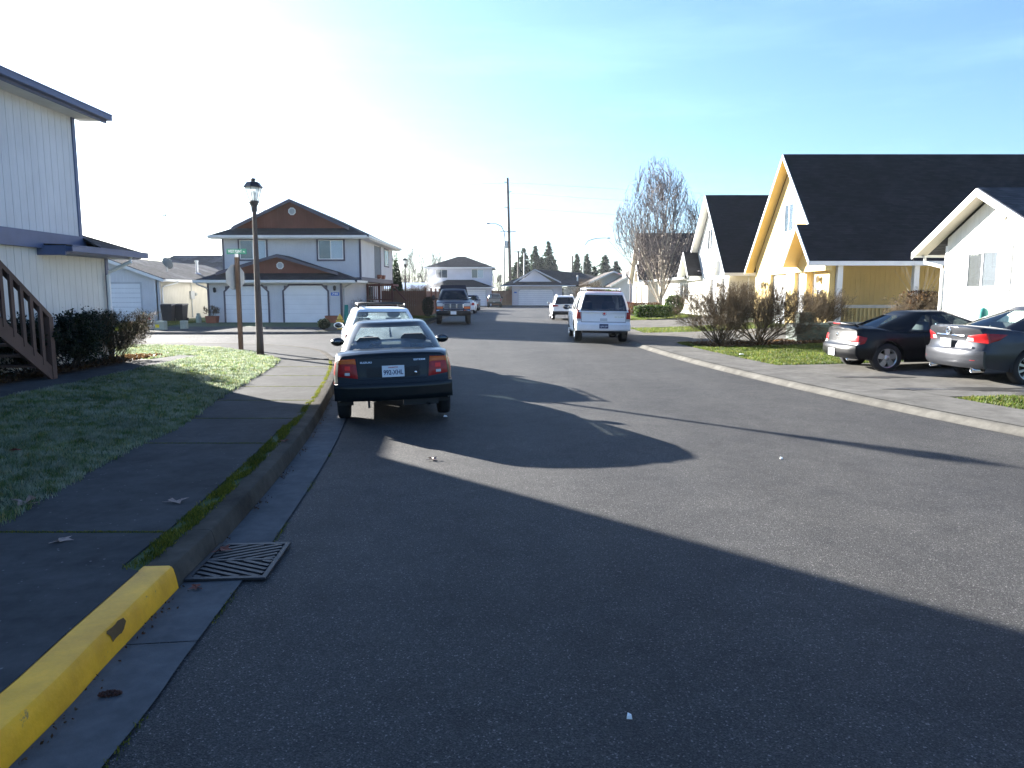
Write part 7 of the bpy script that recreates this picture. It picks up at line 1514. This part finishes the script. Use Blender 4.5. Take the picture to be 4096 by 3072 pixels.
# bare birch
t = thing('birch_tree', 'large leafless pale-barked birch beyond the low hedge', 'tree', (11.2, 55.0, .3)); sg = []; tw = []
par = dict(n=9, jit=.05, up=[.03, .03], kids=[5], spread=[.35, .5], ratio=.5, rmin=.014, bare=[2, 1, 0, 0, 0], tap=.86)
grow(sg, (0, 0, -.1), (.0, 0, 1), 1.5, .17, 9, dict(par, kids=[]))
for k in range(17):
    a = 6.283 * k / 17 * 5 + rs.normal(0, .15); s = .10 + .48 * math.sqrt((k + .5) / 17); grow(sg, (0, 0, rs.uniform(.5, 1.8)), (math.cos(a) * math.sin(s) - .04, math.sin(a) * math.sin(s), math.cos(s)), rs.uniform(6.0, 7.4) * (1 - .35 * (s - .10)), .075, 0, par)
grow(sg, (0, 0, 1.3), (0, 0, 1), 8.6, .12, 0, par)
nodes = np.array([s_[1] for s_ in sg if s_[1][2] > 2.0]); extra = []
def inside(q): zz = (q[2] - 2.3) / 9.5; rr = 3.3 * max(0, math.sin(math.pi * max(0, min(1, zz)) ** .85)) ** .62 * (1 - .12 * zz); return 0 < zz < 1 and math.hypot(q[0] + .45 * zz, q[1]) < rr * (1 - .13 * math.sin(5 * math.atan2(q[1], q[0]) + 3 * zz) - .12 * math.sin(11 * zz + 2 * math.atan2(q[1], q[0])))
cnt = 0
while cnt < 1900:          # fine twigs grown from the nearest limb towards points filling the egg-shaped crown
    q = np.array([rs.uniform(-4, 3.4), rs.uniform(-3.6, 3.6), rs.uniform(2.4, 11.8)])
    if not inside(q): continue
    d2 = ((nodes - q) ** 2).sum(1) + np.where(nodes[:, 2] > q[2] - .7, 30, 0); a0 = nodes[d2.argmin()]; L = np.linalg.norm(q - a0)
    if L > 2.6: q = a0 + (q - a0) * 2.6 / L
    m = 4; pv_ = a0; side = rs.normal(0, .10, 3) * L
    for k in range(1, m + 1):
        u = k / m; c_ = a0 + (q - a0) * u + side * math.sin(math.pi * u) + np.array([0, 0, .18 * L * math.sin(math.pi * u)]) + rs.normal(0, .02, 3); sg.append((tuple(pv_), tuple(c_), .018 - .008 * (k - 1) / m, .018 - .008 * k / m)); pv_ = c_; extra.append(c_)
    for _ in range(2): e = pv_ + np.array([rs.normal(0, .14), rs.normal(0, .14), rs.uniform(.1, .45)]); sg.append((tuple(pv_), tuple(e), .009, .006))
    cnt += 1
    if cnt % 250 == 0: nodes = np.concatenate([nodes, np.array(extra)]); extra = []
sg = [s_ for s_ in sg if s_[1][2] < 6.5 or inside(s_[1])]
big = [s_ for s_ in sg if s_[2] > .022]; small = [s_ for s_ in sg if s_[2] <= .022]
V, F = segs_mesh(big, 5); np_obj('trunk', V, F, 'bark_pale', t); V, F = segs_mesh(small, 3); np_obj('crown', V, F, 'twig_pale', t)
# conifers and bare trees far behind
def conifer(label, x, y, h, w, seed):
    t = thing('conifer', label, 'tree', (x, y, -.5), 0, 'conifers behind the end houses'); mb = MB(); mb.tube([(0, 0, 0), (0, 0, h)], [.28, .03], 6); obj('trunk', mb, 'bark', t); P_ = []
    z = h * .12; r_ = np.random.RandomState(seed)
    while z < h * .985:
        u = 1 - z / h; nb = 6 + int(9 * u); rad = w * .80 * (u ** .75) * r_.uniform(.70, 1.12)
        for k in range(nb):
            a = r_.uniform(0, 6.283); L = rad * r_.uniform(.55, 1.15); m = int(6 + L * 14)
            s_ = r_.rand(m); px = np.cos(a) * L * s_ + r_.normal(0, .10, m); py = np.sin(a) * L * s_ + r_.normal(0, .10, m); pz = z - .28 * L * s_ ** 1.5 - np.abs(r_.normal(0, .14, m)); P_.append(np.stack([px, py, pz], 1))
        z += .30 + .25 * u * r_.rand()
    P_ = np.concatenate(P_); V, F = leaves_mesh(P_, .30); np_obj('crown', V, F, 'leaf_conifer', t)
for i, (u, v, lab, w) in enumerate(((1131, 536, 'conifer just right of the crossarm pole', 5.5), (1155, 531, 'broad conifer in the middle of the left group', 6.5), (1184, 521, 'tallest slender conifer of the left group', 5.5), (1115, 566, 'low leftmost conifer behind the wide garage house', 6), (1169, 556, 'low conifer tucked between the two tall ones', 6), (1197, 560, 'low conifer at the right of the left group', 6), (1244, 548, 'conifer left of the right-hand curved street light', 5), (1266, 548, 'conifer just right of the right-hand curved street light', 5.5), (1304, 550, 'broad conifer above the gabled far houses', 7), (1328, 563, 'rightmost low conifer next to the birch crown', 6), (1282, 575, 'low conifer filling the gap beside the curved street light', 6))):
    y = 185 + (i * 7 % 20); x = (u - 1106) / 1570 * y; conifer(lab, x, y, 2.3 + (634 - v) / 1570 * y, w, i)
PF = dict(n=6, jit=.06, up=[.05, .08, .06], kids=[9, 5], spread=[.45, .5], ratio=.36, rmin=.028, bare=[1, 0, 0, 0, 0], tap=.82)
for i in range(15):
    u = 866 + i * 6.6 + rs.uniform(-2, 2); y = 185 + rs.uniform(-10, 15); x = (u - 1106) / 1570 * y; h = rs.uniform(8.5, 12.5); t = thing('bare_tree', 'slender bare tree in the hazy row behind the fence', 'tree', (x, y, 0), 0, 'bare trees behind the fence'); sg = []
    for q in range(2): grow(sg, (rs.normal(0, .5), 0, -.2), (rs.normal(0, .05), 0, 1), h * rs.uniform(.8, 1.1), .13, 0, PF)
    V, F = segs_mesh(sg); np_obj('trunk', V, F, 'twig_grey', t)
for i in range(7):
    u = 1060 + i * 4.5; y = 165; x = (u - 1106) / 1570 * y; t = thing('bare_sapling', 'thin bare sapling between the two end houses', 'tree', (x, y, 0), 0, 'bare saplings between the end houses'); sg = []; grow(sg, (0, 0, 0), (0, 0, 1), rs.uniform(3.5, 7), .07, 0, PF); V, F = segs_mesh(sg); np_obj('trunk', V, F, 'twig_grey', t)

# grit, needles and leaf crumbs gathered in the gutter
pts = []
for _ in range(1500):
    y = rs.uniform(2.4, 14); x = interp(LC, y) + abs(rs.normal(0, .035)) + .01
    if rs.rand() < tuft(np.array(y * 2.1), np.array(1.)) ** 2: pts.append((x, y, .012 + rs.uniform(0, .006)))
V, F = leaves_mesh(np.array(pts), .009); stuff(np_obj('gutter_debris', V, F, 'leaf_litter'), 'crumbs of leaves and grit along the kerb foot', 'debris')
# ---------------------------------------------------------------- haze and steam
hz = NT('haze'); hz.n.remove(hz.b); pv = hz.node('ShaderNodeVolumePrincipled'); pv.inputs['Color'].default_value = (.86, .93, 1, 1); pv.inputs['Density'].default_value = .00013; pv.inputs['Anisotropy'].default_value = .35
hz.l.new(pv.outputs[0], hz.out.inputs['Volume']); MAT['haze'] = hz.m
mb = MB(); mb.box(-640, 640, -80, 680, -1.4, 26); o = obj('haze', mb, 'haze'); o['kind'] = 'stuff'
st = NT('steam'); st.n.remove(st.b); pv = st.node('ShaderNodeVolumePrincipled'); pv.inputs['Color'].default_value = (.95, .96, 1, 1); pv.inputs['Anisotropy'].default_value = .3
gd = st.node('ShaderNodeTexGradient'); gd.gradient_type = 'SPHERICAL'; mpp = st.node('ShaderNodeMapping', Scale=(1.0, 1.0, .62)); st.l.new(st.tc.outputs['Object'], mpp.inputs['Vector']); st.l.new(mpp.outputs[0], gd.inputs[0])
nzz = st.noise(2.2, 5, .6); d_ = st.math('MULTIPLY', gd.outputs['Fac'], st.ramp(nzz, [(.40, 0.), (.68, 1.)])); st.l.new(st.math('MULTIPLY', d_, .7), pv.inputs['Density']); st.l.new(pv.outputs[0], st.out.inputs['Volume']); MAT['steam'] = st.m
mb = MB(); mb.ball((0, 0, 0), (.9, .8, 1.5), 16); o = obj('steam', mb, 'steam'); o.location = (-6.6, 62, 2.8); o['kind'] = 'stuff'; o['label'] = 'white steam plume drifting up behind the pickup canopy'; o['category'] = 'steam'
